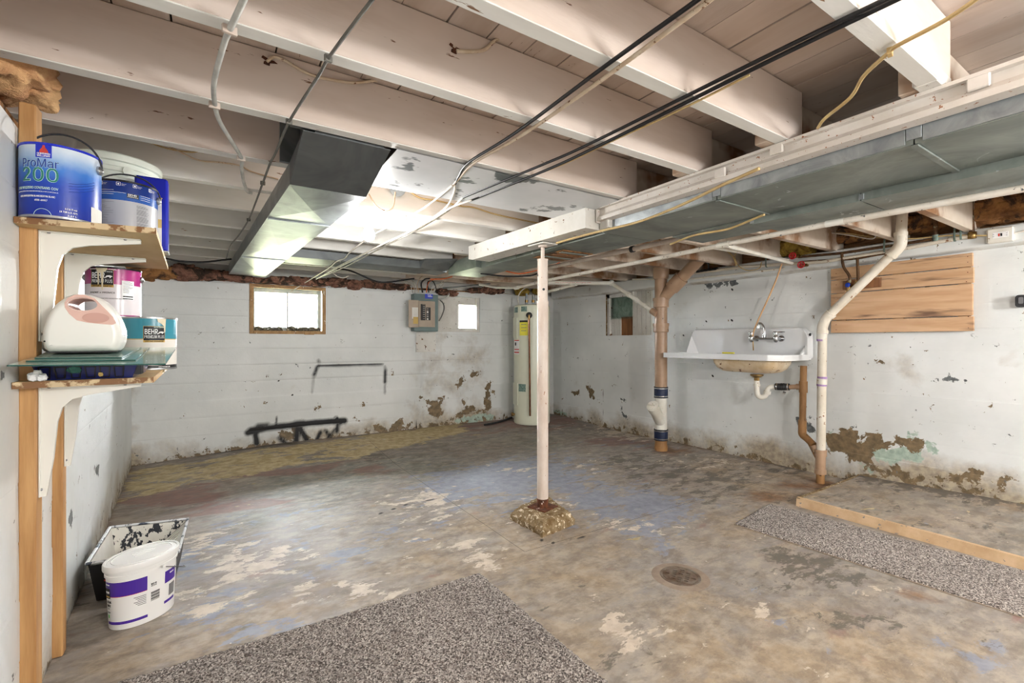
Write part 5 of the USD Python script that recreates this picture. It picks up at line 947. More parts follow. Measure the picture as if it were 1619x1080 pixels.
# ------------------------------------------------------------------ cables stapled under the joists
def cable(label, pts, r, m, curve=6, n=8, flat=1.0, name='cable', cat='cable', group=None):
    return tag(obj(name, tube(pts, r, n, curve, flat=flat), m, smooth=True), label, cat, group)
zc = lambda pts, z=1.733, dz=None: [AZ(px, py, z + (dz[i] if dz else 0)) for i, (px, py) in enumerate(pts)]
cg = thing('flat_cable', 'light grey flat cable crossing the joists at the left', 'cable', AZ(345, 150, 1.732))
obj('sheath', tube(zc([(392, -20), (385, 0), (363, 47), (353, 73), (338.5, 130), (340, 166), (347.6, 192), (366, 223), (382, 250), (382, 264), (385.5, 287), (391, 302), (398, 305)], 1.731), .0065, 10, 6), M_GREYC, cg, smooth=True)
for px, py in [(363, 47), (339, 166), (381, 250)]: p = AZ(px, py, 1.730); obj('staple', obox(p, (.014, .002, 0), (-.001, .004, 0), (0, 0, .009), .001), M_POST, cg)
cd_ = thing('dark_cable', 'thin dark grey cable sagging diagonally past the branch duct at the left', 'cable', AZ(500, 125, 1.73))
obj('sheath', tube(zc([(596, -12), (588, 0), (561, 35), (519, 92), (502, 122), (457, 192), (436, 241), (427, 258), (415.5, 289), (404, 320), (393, 347), (378, 371), (364, 389), (357, 411)], 1.730), .0042, 8, 6), M_DGREYC, cd_, smooth=True)
for px, py in [(519, 92), (457, 192), (415.5, 289), (393, 347)]: p = AZ(px, py, 1.731); obj('staple', obox(p, (.009, .002, 0), (-.001, .004, 0), (0, 0, .008), .001), M_DGREYC, cd_)
cable('black cable running to the panel beside a white one, upper pair', zc([(1118, -14), (1102, 0), (961, 101), (814, 210), (742, 255.5), (726, 277), (719.5, 291)], 1.7315), .0052, M_BLACKC)
cable('white length of the upper black cable bending down past the panning', zc([(719.5, 291), (718, 304), (708, 324), (690, 340), (655, 362), (602, 388), (560, 408), (525, 426), (509, 436)], 1.7300, [0] * 4 + [-.02] + [-.076] * 4), .0052, M_WHITEC)
cable('painted cable running beside the upper black cable', zc([(1136, -12), (1121.6, 0), (966, 115), (830.5, 210), (751, 256), (727, 280), (715.6, 292.5)], 1.7315), .0055, M_PINKC)
cable('white cable from the panning past the lit bulb', zc([(715.6, 292.5), (700, 306), (667.5, 330), (628.6, 351), (590, 371), (556, 396), (545, 408), (532, 413), (519, 424)], 1.7285, [0] * 4 + [-.02, -.065, -.068, -.068, -.068]) + [AY(488, 443, 4.85), AY(459, 461, 4.93)], .0050, M_WHITEC)
cable('upper one of the two lower black cables', zc([(1425, -14), (1397, 0), (1200, 94.6), (930, 228), (860, 259), (754.5, 302.6), (732, 312)], 1.7315), .0052, M_BLACKC)
cable('lower one of the two lower black cables', zc([(1443, -14), (1415, 0), (1200, 104), (955.6, 225.7), (860, 270), (745, 316)], 1.7315), .0055, M_BLACKC)
cable('white length of the lower black cable running back to the panel', zc([(745, 316), (714, 327.5), (682, 347), (640, 369), (602, 387), (560, 410), (520, 430), (500, 441)], 1.7200, [0] * 4 + [-.076] * 4), .0052, M_WHITEC)
cable('second white cable beside the long one running back', zc([(732, 312), (712, 330), (690, 345), (650, 368), (610, 388), (566, 411), (540, 424), (508, 437)], 1.7325, [0] * 4 + [-.071] * 4), .0045, M_WHITEC)
cable('yellowed thin cable along the two lower black cables', zc([(1185, 118), (1111, 155.6), (1040, 190), (981.6, 216), (900, 255), (850, 275)], 1.731), .0032, M_TANC)
ct = thing('tan_cable', 'tan cable crossing the nearest joists at the right', 'cable', AZ(1420, 71, 1.732))
obj('sheath', tube(zc([(1560, -16), (1541, 0), (1490, 34), (1420, 71), (1405, 83), (1366, 119), (1345, 153), (1304, 187), (1293, 202)], 1.731), .0048, 8, 6), M_TANC, ct, smooth=True)
p = AZ(1407, 82, 1.731); obj('staple', obox(p, (.010, .002, 0), (-.001, .005, 0), (0, 0, .008), .001), M_TANC, ct)
jy = lambda pts, y: [AY(px, py, y) for px, py in pts]
def holed(label, pts, y, r, hole):
    t = thing('hole_cable', label, 'cable', AY(*hole, y))
    obj('sheath', tube(jy(pts, y - r * 1.3), r, 8, 6), M_PINKC, t, smooth=True); h = AY(*hole, y)
    k = np.arange(14) * 2 * PI / 14; rr = .011 + .005 * np.sin(k * 3 + 1) + .003 * np.cos(k * 5)
    obj('hole_edge', prism([(a, b) for a, b in zip(rr * np.cos(k) * 1.4, rr * np.sin(k))], .0012, (h[0], y - .0032, h[2]), (1, 0, 0), (0, 0, 1), (0, 1, 0)), M_RUST, t, label='ragged drilled hole')
holed('yellowed cable from a ragged hole in the left part of the second joist', [(422, 97), (434, 89.5), (452, 96), (478, 111.5), (504, 121.4), (556, 130), (602, 126)], 1.572, .0048, (424, 97))
holed('yellowed cable from a ragged hole in the joist at the top centre', [(722, 80), (742, 81), (766, 78), (781, 65), (805, 52), (822, 42)], 1.165, .0052, (719, 78))
jf = 2.39 - .006
cable('thin brown cable along a joist face left of the branch duct', jy([(214, 216), (262, 229), (311, 252), (345, 256), (378, 261), (398, 271), (440, 283)], jf), .0035, M_PINKC)
cable('thin cable sagging beside the white bucket under the joists', jy([(205, 212), (260, 233), (300, 240), (318, 238)], jf), .003, M_TANC)
jb = thing('junction_box', 'round grey junction box on a joist above the lit bulb', 'junction box', AY(629, 297, 2.375))
obj('box', cyl(AY(629, 297, 2.3895), AY(629, 297, 2.352), .042, 28), M_GALV, jb, smooth=40); obj('connector', cyl(AY(619, 296, 2.352), AY(617, 292, 2.32), .011, 12), M_CHROME, jb, smooth=40)
cable('cord looping from the round junction box to the lamp', jy([(583, 306), (595, 325), (610, 333), (621, 327), (625, 303)], 2.35), .0042, M_PINKC)
cable('tan cable along a joist face from the round junction box to the header', jy([(642, 298), (664, 312), (690, 316.5), (727, 325), (749, 327.6), (782, 338), (819, 346), (849, 352), (900, 362)], jf), .0045, M_TANC)
cable('tan cable hanging along the underside of the trunk duct from the header', [AZ(px, py, 1.608) for px, py in [(880, 384), (900, 378), (951, 364.6), (1007, 351), (1060, 331), (1100, 313), (1140, 293), (1178, 276), (1200, 266)]], .006, M_TANC)
cable('tan cable under the lowest duct near the white gas pipe', [AZ(px, py, 1.585) for px, py in [(1060, 386), (1096, 372), (1145, 363), (1167, 356), (1198, 343), (1208, 339)]], .0055, M_TANC)
bw = lambda pts, y=4.6: [AY(px, py, y) for px, py in pts]
cable('black cable sagging along the back wall towards the breaker panel', bw([(530, 424), (555, 428), (590, 443), (610, 446), (640, 442), (655, 440)], 4.45), .008, M_BLACKC)
cable('black cable below the joists left of the branch duct', bw([(262, 408), (285, 412.5), (320, 414), (350, 411), (366, 409)], 4.42), .007, M_BLACKC)
cable('orange cable looping behind the jack post', bw([(788, 425), (819, 432), (845, 428), (873, 420), (885, 414)], 3.3), .0055, M_ORANGE)
cable('orange cable beside the end of the trunk duct', bw([(680, 441), (700, 440.5), (715, 437)], 4.1), .006, M_ORANGE)
cable('black cable looping behind the jack post', bw([(760, 432), (795, 436), (828, 436), (847, 433), (880, 417)], 3.4), .007, M_BLACKC)
pe = lambda x: AY(x, 463, YP + .04)
wires = [([(668, 462), (666, 448), (672, 441), (680, 440)], M_BLACK, .009, 'thick black feeder cable entering the breaker panel'), ([(674, 462), (676, 450), (680, 444), (690, 440)], M_ORANGE, .006, 'orange cable entering the breaker panel'),
    ([(655, 462), (654, 452), (645, 446), (632, 442)], M_WHITEC, .005, 'leftmost white cable entering the breaker panel'), ([(658, 462), (657, 450), (650, 443), (640, 441)], M_WHITEC, .005, 'second white cable from the left entering the breaker panel'),
    ([(662, 462), (660, 448), (668, 436), (690, 428)], M_PINKC, .005, 'painted cable rising from the breaker panel top'), ([(682, 462), (684, 454), (696, 448), (702, 440), (712, 438)], M_WHITEC, .005, 'white cable leaving the breaker panel top to the right'),
    ([(686, 462), (690, 455), (698, 452), (703, 445)], M_WHITEC, .005, 'rightmost white cable entering the breaker panel'), ([(678, 462), (676, 446), (684, 444), (689, 454), (688, 462)], M_BLACK, .006, 'black loop of cable on the breaker panel top')]
for pts, m_, r_, lb in wires: cable(lb, [AY(px, py, YP + .04 - .05 * (463 - py) / 30) for px, py in pts], r_, m_)
for k, (pts, lb) in enumerate([([(652, 462), (648, 450), (638, 447), (628, 438)], 'white cable bending away left of the other breaker panel cables'), ([(660, 462), (655, 447), (645, 438), (650, 430)], 'white cable looping up left of the black feeder cable'), ([(684, 462), (692, 450), (705, 446), (718, 440)], 'white cable sweeping right above the breaker panel to the ducts')]): cable(lb, [AY(px, py, YP + .06 - .04 * (463 - py) / 30) for px, py in pts], .0045, M_WHITEC)
cable('grey cable curving beside the right edge of the breaker panel', [AY(px, py, YP + .05) for px, py in [(696, 474), (701, 480), (702, 489), (698, 500), (694, 507)]], .008, M_DGREYC)
cable('grey conduit elbow at the upper right of the breaker panel', [AY(px, py, YP + .05) for px, py in [(694, 473), (704, 471), (709, 467), (710, 463)]], .010, M_GREYC)
cable('white wire hanging in a v below the back joists', bw([(520, 424), (530, 434), (541, 439), (552, 436)], 4.4), .004, M_WHITEC)
cable('thin metal rod above the small window', bw([(700, 455), (740, 452), (775, 448)], 4.7), .008, M_GALV)
cable('white wire dangling above the boarded-up window', [AX(px, py, 3.9) for px, py in [(1300, 366), (1340, 371), (1375, 377), (1385, 372), (1389, 350), (1387, 334)]], .005, M_WHITEC)
cable('tan wires dangling at the stack branch', [AX(px, py, 3.8) for px, py in [(1146, 394), (1158, 404), (1163, 416), (1163, 420)]], .006, M_TANC)
cable('yellowed wire loop left of the red valves', [AX(px, py, 3.86) for px, py in [(1164, 398), (1162, 407), (1168, 420), (1182, 427), (1200, 424), (1204, 414)]], .004, M_TANC)
cable('thin wire along the top of the right wall above the boards', [AX(px, py, 3.95) for px, py in [(1276, 370), (1330, 368), (1385, 375), (1440, 377), (1500, 372), (1560, 372)]], .0045, M_TANC)

# ------------------------------------------------------------------ shelf unit: uprights, brackets, shelves
st1 = tag(obj('wall_upright', noise_up(box((-.434, 1.715, .0), (-.400, 1.768, 1.68), .003), .0012, 8), M_STUD), 'nearer pine upright holding the shelf brackets on the left wall', 'upright')
st2 = tag(obj('wall_upright', noise_up(box((-.456, 2.105, .0), (-.427, 2.15, 1.60), .003), .0012, 8, 2), M_STUD), 'farther pine upright holding the shelf brackets on the left wall', 'upright')
def bracket(x, y, z, label):
    t = thing('shelf_bracket', label, 'bracket', (x, y, z), 'white metal shelf brackets')
    L, H = .215, .30
    out = [(0, 0), (L, 0), (L, -.012), (.10, -.030), (.066, -.040), (.046, -.062), (.036, -.10), (.028, -.2), (.014, -H), (0, -H)]
    obj('web', prism(Polygon(out), .012, (x, y + .006, z), (1, 0, 0), (0, 0, 1)), M_PORC, t)
    obj('shelf_flange', box((x, y - .014, z - .004), (x + L, y + .014, z), .001), M_PORC, t); obj('wall_flange', box((x - .0005, y - .012, z - H), (x + .004, y + .012, z), .001), M_PORC, t)
    for d_ in ((.02, 0), (.18, 0)): obj('screw', lathe([(0, 0), (.004, 0), (.003, -.003), (0, -.0035)], 10, (x + d_[0], y - .009, z - .004)), M_STEEL, t)
    obj('screw', lathe([(0, 0), (.004, 0), (.003, .003), (0, .0035)], 10, (x + .004, y - .006, z - H + .02), (1, 0, 0)), M_STEEL, t)
    return t
USZ, LSZ = 1.350, .930
b0 = bracket(-.399, 1.742, USZ, 'white metal bracket on the nearer upright under the upper shelf')
dup(b0, (-.426, 2.128, USZ), 'white metal bracket on the farther upright under the upper shelf'); dup(b0, (-.399, 1.742, LSZ), 'white metal bracket on the nearer upright under the lower shelf'); dup(b0, (-.426, 2.128, LSZ), 'white metal bracket on the farther upright under the lower shelf')
def shelf(label, pts, z, th, me):
    t = thing('wall_shelf', label, 'shelf', (*pts[0], z)); g = Polygon(pts)
    obj('board', prism(g, th, (0, 0, z)), M_PLY, t)
    (x0, y0), (x1, y1) = pts[0], pts[1]
    obj('front_edge', bar((x0, y0 - .0008, z + th / 2), (x1, y1 - .0008, z + th / 2), .0016, th * .96), me, t, label='stained sawn edge with paint marks')
    return t
shelf('upper plywood shelf holding paint cans on the left wall', [(-.428, 1.664), (-.138, 1.622), (-.165, 2.40), (-.46, 2.40)], USZ + .0005, .0165, M_PLYEDGE)
shelf('lower plywood shelf holding a paint tray and cans on the left wall', [(-.428, 1.650), (-.150, 1.690), (-.170, 2.46), (-.462, 2.46)], LSZ + .0005, .0165, M_PLYEDGE)
US, LS = USZ + .0175, LSZ + .0175

# ------------------------------------------------------------------ paint cans
M_TIN = mat('tinplate', C(176, 178, 180), 0.3, 0.9)
M_WIRE = mat('dark_wire', C(74, 76, 82), .4, .5)
def facing(c): return math.atan2(-c[1], -c[0])
def can(label, c, z, r, h, body, bail=None, lid=True, topm=None, fill=None):
    t = thing('paint_can', label, 'paint can', (*c, z)); cc = (*c, 0)
    obj('body', lathe([(0, z), (r - .002, z), (r, z + .003), (r, z + h - .004), (r - .003, z + h - .004)], 56, cc), body, t, smooth=40)
    obj('bottom_rim', lathe([(r - .001, z), (r + .0012, z + .001), (r + .0012, z + .006), (r - .001, z + .007)], 56, cc), M_TIN, t, smooth=40)
    obj('top_rim', lathe([(r - .001, z + h - .006), (r + .002, z + h - .005), (r + .002, z + h), (r - .006, z + h + .001), (r - .008, z + h - .004), (r - .012, z + h - .004), (0, z + h - .004)], 56, cc), topm or M_TIN, t, smooth=40)
    if lid: obj('lid', lathe([(0, z + h - .004), (r - .020, z + h - .004), (r - .016, z + h - .001), (r - .010, z + h - .001), (r - .010, z + h - .005), (0, z + h - .005)], 48, cc), topm or M_TIN, t, smooth=40)
    if bail:
        a, lift, back = bail
        ears = [np.array([*c, z + h - .035]) + (r + .002) * np.array([math.cos(x), math.sin(x), 0]) for x in (a, a + PI)]
        for e, x in zip(ears, (a, a + PI)): obj('ear', lathe([(0, -.002), (.012, -.002), (.012, .003), (.006, .008), (0, .009)], 18, e, (math.cos(x), math.sin(x), 0)), M_TIN, t, smooth=40)
        n_ = np.array([-math.sin(a), math.cos(a), 0]); mid = (ears[0] + ears[1]) / 2; R = r + .008
        ax_ = np.array([math.cos(a), math.sin(a), 0]); upv = n_ * math.sin(back) + np.array([0, 0, 1]) * math.cos(back)
        obj('bail_handle', tube([mid + ax_ * R * math.cos(k) + upv * lift * math.sin(k) for k in np.linspace(0, PI, 28)], .0026, 8), M_WIRE, t, smooth=True, label='wire handle')
    return t
def on_can(t, name, c, r, m, mesh, ang, z, label=None, dr=.0004, sx=1.0, parent=None):
    return obj(name, wrap(mesh, (*c, 0), r, ang, z, dr, .02, sx), m, parent or t, label=label)
def sized(s, w, h, bold=False, align=0.5):
    m = text(s, h, .0005, bold); k = w / max(m[0][:, 0].max(), 1e-6); v = m[0].copy(); v[:, 0] = v[:, 0] * k - w * align; return v, m[1]
# blue can
M_BLUECAN = usd_mat('blue_gradient_print', {'t': ('texture_coordinate', {}), 's': ('separate_xyz', {}), 'r': ('rgb_ramp', dict(ramp=[(0.0, C(16, 40, 136)), (0.06, C(14, 42, 150)), (0.45, C(20, 66, 176)), (0.66, C(62, 122, 206)), (0.80, C(156, 186, 222)), (0.93, C(206, 218, 232)), (1.0, C(212, 222, 234))])), 'm': ('map_range', dict(from_min=0.0, from_max=0.19, clamp=True)), 'n': ('noise_texture', dict(scale=26, detail=4)), 'x': ('math', dict(math_type='multiply_add', value2=.16, value3=-.08)), 'a': ('math', {'math_type': 'add'}), 'p': ('principled_bsdf', dict(roughness=0.32))},
    [('t.object', 's.vector'), ('s.z', 'm.value'), ('t.object', 'n.vector'), ('n.fac', 'x.value1'), ('m.result', 'a.value1'), ('x.value', 'a.value2'), ('a.value', 'r.fac'), ('r.color', 'p.base_color')], 'p.BSDF')
M_NAVYP, M_TEALG, M_LIME = print_mat('navy_print', C(22, 60, 150)), print_mat('teal_green_print', C(40, 128, 112)), print_mat('pale_lime_print', C(196, 224, 210))
M_BLUERIM = print_mat('blue_lacquer_rim', C(22, 42, 190), 0.3)
bc, br_ = np.array([-.350, 1.716]), .081
t = can('blue gradient paint can with ProMar 200 lettering, leftmost on the upper shelf', bc, US, br_, .190, M_BLUECAN, (facing(bc) + 1.12, .088, -.05), topm=M_BLUERIM); t.SetCustomDataByKey('label', 'blue gradient paint can with large green number 200, leftmost on the upper shelf')
fa = facing(bc) - .02
px2a = lambda px: fa + math.asin(max(-.99, min(.99, (px - 84) / 66)))           # across the label
zz = lambda py: US + .190 * (352 - py) / (352 - 240)
lg = on_can(t, 'logo_patch', bc, br_, M_BLUERIM, flat(.032, .034), px2a(46.5), US + .152, 'blue logo patch'); 
cov = prism(Polygon([(0, .0), (.018, .0), (.017, .006), (.012, .013), (.006, .013), (.001, .006)]).union(Polygon([(.006, .013), (.012, .013), (.011, .019), (.007, .019)])), .0005)
on_can(t, 'logo_mark', bc, br_, M_REDP, (cov[0] + [.008, 0, 0], cov[1]), px2a(46.5), US + .152 + .012, dr=.0010, parent=lg)
on_can(t, 'lettering', bc, br_, M_WHITEP, sized('SHERWIN', .026, .0042, True, 0), px2a(46.5) + .040, US + .152 + .0075, dr=.0010, parent=lg); on_can(t, 'lettering', bc, br_, M_WHITEP, sized('WILLIAMS', .026, .0042, True, 0), px2a(46.5) + .040, US + .152 + .002, dr=.0010, parent=lg)
aL = px2a(28)
on_can(t, 'lettering', bc, br_, M_LIME, sized('ProMar', .078, .0215, True, 0), aL, zz(277), dr=.0003); on_can(t, 'lettering', bc, br_, M_NAVYP, sized('ProMar', .078, .0215, False, 0), aL, zz(277), dr=.0008)
on_can(t, 'lettering', bc, br_, M_LIME, sized('200', .078, .034, True, 0), aL, zz(298), dr=.0003); on_can(t, 'lettering', bc, br_, M_TEALG, sized('200', .078, .034, False, 0), aL, zz(298), dr=.0008, label='large green 200')
on_can(t, 'lettering', bc, br_, M_LIME, sized('ZERO VOC/ZERO COV/SANS COV', .098, .0062, True, 0), px2a(21), zz(310)); on_can(t, 'lettering', bc, br_, M_WHITEP, sized('INTERIOR LATEX/LATEX PARA INTERIORES/LATEX D\'INTERIEUR', .098, .0026, False, 0), px2a(21), zz(314.5))
on_can(t, 'lettering', bc, br_, M_WHITEP, sized('EXTRA WHITE/EXTRA BLANCO/EXTRA BLANC', .082, .0044, True, 0), px2a(24), zz(322)); on_can(t, 'lettering', bc, br_, M_WHITEP, sized('6500-65017', .026, .0042, True, 0), px2a(45), zz(328))
on_can(t, 'lettering', bc, br_, M_WHITEP, sized('123 fl oz', .024, .004, True, 0), px2a(90), zz(337)); on_can(t, 'lettering', bc, br_, M_WHITEP, sized('(3 7/8 U.S. QT)', .034, .004, True, 0), px2a(82), zz(342)); on_can(t, 'lettering', bc, br_, M_WHITEP, sized('3.63 L', .018, .004, True, 0), px2a(94), zz(347))
on_can(t, 'info_panel', bc, br_, M_PAPER, flat(.052, .044), px2a(131), zz(350)); 
for k in range(4): on_can(t, 'swoosh', bc, br_, M_NAVYP, tube([(x, .030 * (x / .075) ** 1.6 - k * .004, 0) for x in np.linspace(0, .06, 8)], .0005, 4), px2a(96), zz(296) - k * .003, dr=0)
arc = prism(Polygon([(x, y) for x, y in zip(.018 * np.cos(np.linspace(0, PI, 16)), .018 * np.sin(np.linspace(0, PI, 16)))]).exterior.buffer(.0005), .0005); on_can(t, 'seal_outline', bc, br_, M_LIME, arc, px2a(56), zz(350))
# can with blue band and grey text label
M_GREYLAB = usd_mat('grey_text_label', {'t': ('texture_coordinate', {}), 's': ('separate_xyz', {}), 'r': ('rgb_ramp', dict(interpolate=False, ramp=[(0, C(186, 188, 192)), (0.665, C(44, 92, 172)), (0.80, C(24, 52, 128)), (1.0, C(24, 52, 128))])), 'm': ('map_range', dict(from_min=0.0, from_max=0.19, clamp=True)), 'p': ('principled_bsdf', dict(roughness=0.22))},
    [('t.object', 's.vector'), ('s.z', 'm.value'), ('m.result', 'r.fac'), ('r.color', 'p.base_color')], 'p.BSDF')
M_BLACKRIM = print_mat('black_can_rim', C(26, 26, 32), 0.35)
gc, gr = np.array([-.246, 1.966]), .083
t = can('paint can with a blue band over grey printed instructions, right on the upper shelf', gc, US, gr, .190, M_GREYLAB, (facing(gc) + 1.35, .080, .1), topm=M_BLACKRIM)
ga = facing(gc); ax2 = lambda px: ga + math.asin(max(-.99, min(.99, (px - 200) / 52))); zg = lambda py: US + .190 * (362 - py) / (362 - 267)
rng = np.random.default_rng(12)
for k in range(4):
    ic = on_can(t, 'icon', gc, gr, M_WHITEP, prism(rrect(0, 0, .011, .011, .002).difference(rrect(.001, .001, .010, .010, .0015)), .0005), ax2(160 + k * 25), zg(276 + k * .2)); on_can(t, 'icon_mark', gc, gr, M_WHITEP, prism([Polygon([(.003, .003), (.008, .003), (.0055, .0085)]), rrect(.003, .003, .008, .008, .0024), Polygon([(.003, .003), (.008, .003), (.008, .007), (.0055, .0085), (.003, .007)]), rrect(.004, .002, .007, .009, .001)][k], .0005), ax2(160 + k * 25), zg(276 + k * .2), parent=ic)
    on_can(t, 'print_line', gc, gr, M_PAPER, flat(.012, .001), ax2(160 + k * 25) + .15, zg(273.5)); on_can(t, 'print_line', gc, gr, M_PAPER, flat(.009, .001), ax2(160 + k * 25) + .15, zg(275.5))
bl_ = on_can(t, 'brand_patch', gc, gr, M_INK, flat(.030, .014), ax2(201), zg(293.5)); on_can(t, 'lettering', gc, gr, M_WHITEP, sized('BEHR', .022, .006, True, 0), ax2(201) + .03, zg(293.5) + .0065, dr=.001, parent=bl_); on_can(t, 'lettering', gc, gr, M_WHITEP, sized('PREMIUM PLUS', .026, .0028, True, 0), ax2(201) + .02, zg(293.5) + .002, dr=.001, parent=bl_)
for k in range(3): on_can(t, 'print_line', gc, gr, M_PAPER, flat(.05 + .03 * (k % 2), .0012), ax2(157), zg(284 + k * 3.2)); on_can(t, 'print_line', gc, gr, M_PAPER, flat(.030, .0012), ax2(222), zg(287 + k * 3.2))
lines = [flat(rng.uniform(.022, .056), .0007, 0, -k * .0034) for k in range(34) if k % 7 != 3]
on_can(t, 'instructions', gc, gr, M_GREYP, join(lines), ax2(156), zg(301), label='printed instructions'); lines = [flat(rng.uniform(.026, .036), .0009, 0, -k * .0024) for k in range(46) if k % 9 != 4]; on_can(t, 'instructions', gc, gr, M_GREYP, join(lines), ax2(216), zg(304), label='dense printed instructions')
on_can(t, 'barcode', gc, gr, M_INK, join([flat(.0012 + .0008 * (k % 3), .020, k * .0042, 0) for k in range(5)]), ax2(247), zg(345))
# flat-sided blue tin standing end-on behind it
M_BLUETIN = print_mat('deep_blue_tin', C(18, 34, 168), 0.25)
tn = thing('rectangular_tin', 'flat-sided deep blue tin at the far end of the upper shelf', 'tin', (-.19, 2.085, US))
obj('body', box((-.235, 2.052, US + .004), (-.142, 2.112, US + .262), .006), M_BLUETIN, tn, smooth=30); obj('bottom_rim', box((-.237, 2.050, US), (-.140, 2.114, US + .006), .001), M_TIN, tn)
obj('label_panel', box((-.23, 2.0505, US + .02), (-.159, 2.0515, US + .19)), M_PAPER, tn); obj('label_stripe', box((-.23, 2.0498, US + .085), (-.159, 2.0506, US + .115)), M_KRAFT, tn); obj('label_trim', box((-.23, 2.0498, US + .188), (-.157, 2.0506, US + .192)), M_KRAFT, tn)
# big white bucket
M_BUCK = print_mat('translucent_white_plastic', C(222, 228, 218), 0.35, col2=C(206, 214, 204), scale=6)
wb = thing('plastic_bucket', 'large white plastic bucket with ribbed rim behind the cans on the upper shelf', 'bucket', (-.315, 2.245, US)); cc = (-.315, 2.245, 0); zb = US
obj('body', lathe([(0, zb), (.118, zb), (.122, zb + .004), (.132, zb + .245), (.136, zb + .25), (.136, zb + .262), (.132, zb + .266), (.1325, zb + .28), (.138, zb + .283), (.138, zb + .296), (.1335, zb + .30), (.134, zb + .315), (.142, zb + .318), (.143, zb + .338), (.139, zb + .343), (.133, zb + .343), (.131, zb + .33), (.118, zb + .01), (0, zb + .008)], 64, cc), M_BUCK, wb, smooth=35)
obj('ear', lathe([(0, 0), (.016, 0), (.016, .006), (0, .008)], 18, (-.26, 2.115, zb + .285), (.4, -.9, 0)), M_BUCK, wb, smooth=40)
obj('stir_stick', bar((-.25, 2.13, zb + .355), (-.32, 2.05, zb + .365), .006, .004), M_BLACK, wb) if False else None

# lower shelf ----------------------------------------------------------------
def banded(name, stops, h=.19, rough=.25): return usd_mat(name, {'t': ('texture_coordinate', {}), 's': ('separate_xyz', {}), 'r': ('rgb_ramp', dict(interpolate=False, ramp=stops)), 'm': ('map_range', dict(from_min=0.0, from_max=h, clamp=True)), 'p': ('principled_bsdf', dict(roughness=rough))}, [('t.object', 's.vector'), ('s.z', 'm.value'), ('m.result', 'r.fac'), ('r.color', 'p.base_color')], 'p.BSDF')
CRW = C(226, 222, 214)
M_MAGC = banded('magenta_band_label', [(0, C(150, 44, 110)), (.055, C(226, 220, 224)), (.66, C(168, 46, 122)), (.95, C(168, 46, 122)), (1, C(168, 46, 122))])
M_TEALC = banded('teal_band_label', [(0, C(40, 40, 40)), (.09, CRW), (.575, C(196, 170, 110)), (.59, C(58, 138, 158)), (.96, C(58, 138, 158))])
M_GOLD = print_mat('gold_print', C(206, 168, 84), 0.35); M_CREAMP = print_mat('dried_cream_paint', C(226, 214, 186), 0.35)
def behr(t, c, r, a, z, w, dry=True):
    k = w / .050; p = on_can(t, 'brand_patch', c, r, M_INK, flat(w, .040 * k), a, z, 'black brand patch'); b = on_can(t, 'patch_border', c, r, M_GOLD, prism(sbox(-.001, -.006 * k, w + .001, .041 * k).difference(sbox(.0, .0, w, .040 * k)), .0005), a, z, dr=.0002, parent=p)
    on_can(t, 'lettering', c, r, M_WHITEP, sized('BEHR', .030 * k, .0145 * k, True, 0), a + .0025 * k / r, z + .018 * k, dr=.001, parent=p)
    bear = Polygon([(0, 0), (.002, .004), (.004, .007), (.010, .0085), (.014, .0075), (.0165, .0065), (.018, .0045), (.0155, .004), (.014, .002), (.013, 0), (.0115, 0), (.0105, .003), (.005, .003), (.003, 0)])
    on_can(t, 'emblem', c, r, M_WHITEP, (prism(bear, .0005)[0] * [k * .9, k * .9, 1], prism(bear, .0005)[1]), a + .0325 * k / r, z + .0185 * k, dr=.001, parent=p)
    on_can(t, 'lettering', c, r, M_WHITEP, sized('PREMIUM PLUS', .046 * k, .0085 * k, False, 0), a + .002 * k / r, z + .006 * k, dr=.001, parent=p); on_can(t, 'lettering', c, r, M_INK, sized('LIFETIME GUARANTEE', .044 * k, .0032 * k, True, 0), a + .003 * k / r, z - .0046 * k, dr=.001, parent=p)
    return p
tc, tr = np.array([-.207, 2.175]), .084
t = can('paint can with teal band, lower one at the far end of the lower shelf', tc, LS, tr, .190, M_TEALC)
ta = facing(tc); a3 = lambda px: ta + math.asin(max(-.99, min(.99, (px - 235) / 46))); z3 = lambda py: LS + .19 * (586 - py) / (586 - 506)
behr(t, tc, tr, a3(227), z3(541), .062); on_can(t, 'lettering', tc, tr, M_LIME, sized('SATIN ENAMEL', .034, .0045, True, 0), a3(243), z3(522))
on_can(t, 'paint_drip', tc, tr, M_CREAMP, prism(Polygon([(0, 0), (.030, 0), (.029, -.010), (.027, -.052), (.024, -.054), (.022, -.030), (.014, -.022), (.004, -.016)]), .0012), a3(247), z3(506.5), label='dried cream paint drip'); on_can(t, 'lettering', tc, tr, M_INK, sized('116 FL OZ', .030, .004, True, 0), a3(243), z3(574)); on_can(t, 'lettering', tc, tr, M_WHITEP, sized('INTERIOR', .04, .004, True, 0), a3(250), z3(582.5), dr=.001)
hc_ = np.array([-.345, 2.345])
can('plain steel paint can supporting the magenta banded can on the lower shelf', hc_, LS, .084, .190, M_TIN)
mc = np.array([-.331, 2.352]); mz = LS + .1918
t = can('paint can with magenta band, stacked on a can on the lower shelf', mc, mz, .084, .190, M_MAGC, (facing(mc) + 1.3, .03, 2.6), topm=M_BLACKRIM)
ma = facing(mc); a4 = lambda px: ma + math.asin(max(-.99, min(.99, (px - 180) / 45))); z4 = lambda py: mz + .19 * (503 - py) / (503 - 419)
behr(t, mc, .084, a4(146), z4(449), .070); on_can(t, 'lettering', mc, .084, M_WHITEP, sized('INTERIOR EGGSHELL ENAMEL', .086, .0042, True, 0), a4(144), z4(424)); on_can(t, 'lettering', mc, .084, M_WHITEP, sized('ULTRA PURE WHITE', .05, .004, True, 0), a4(153), z4(428))
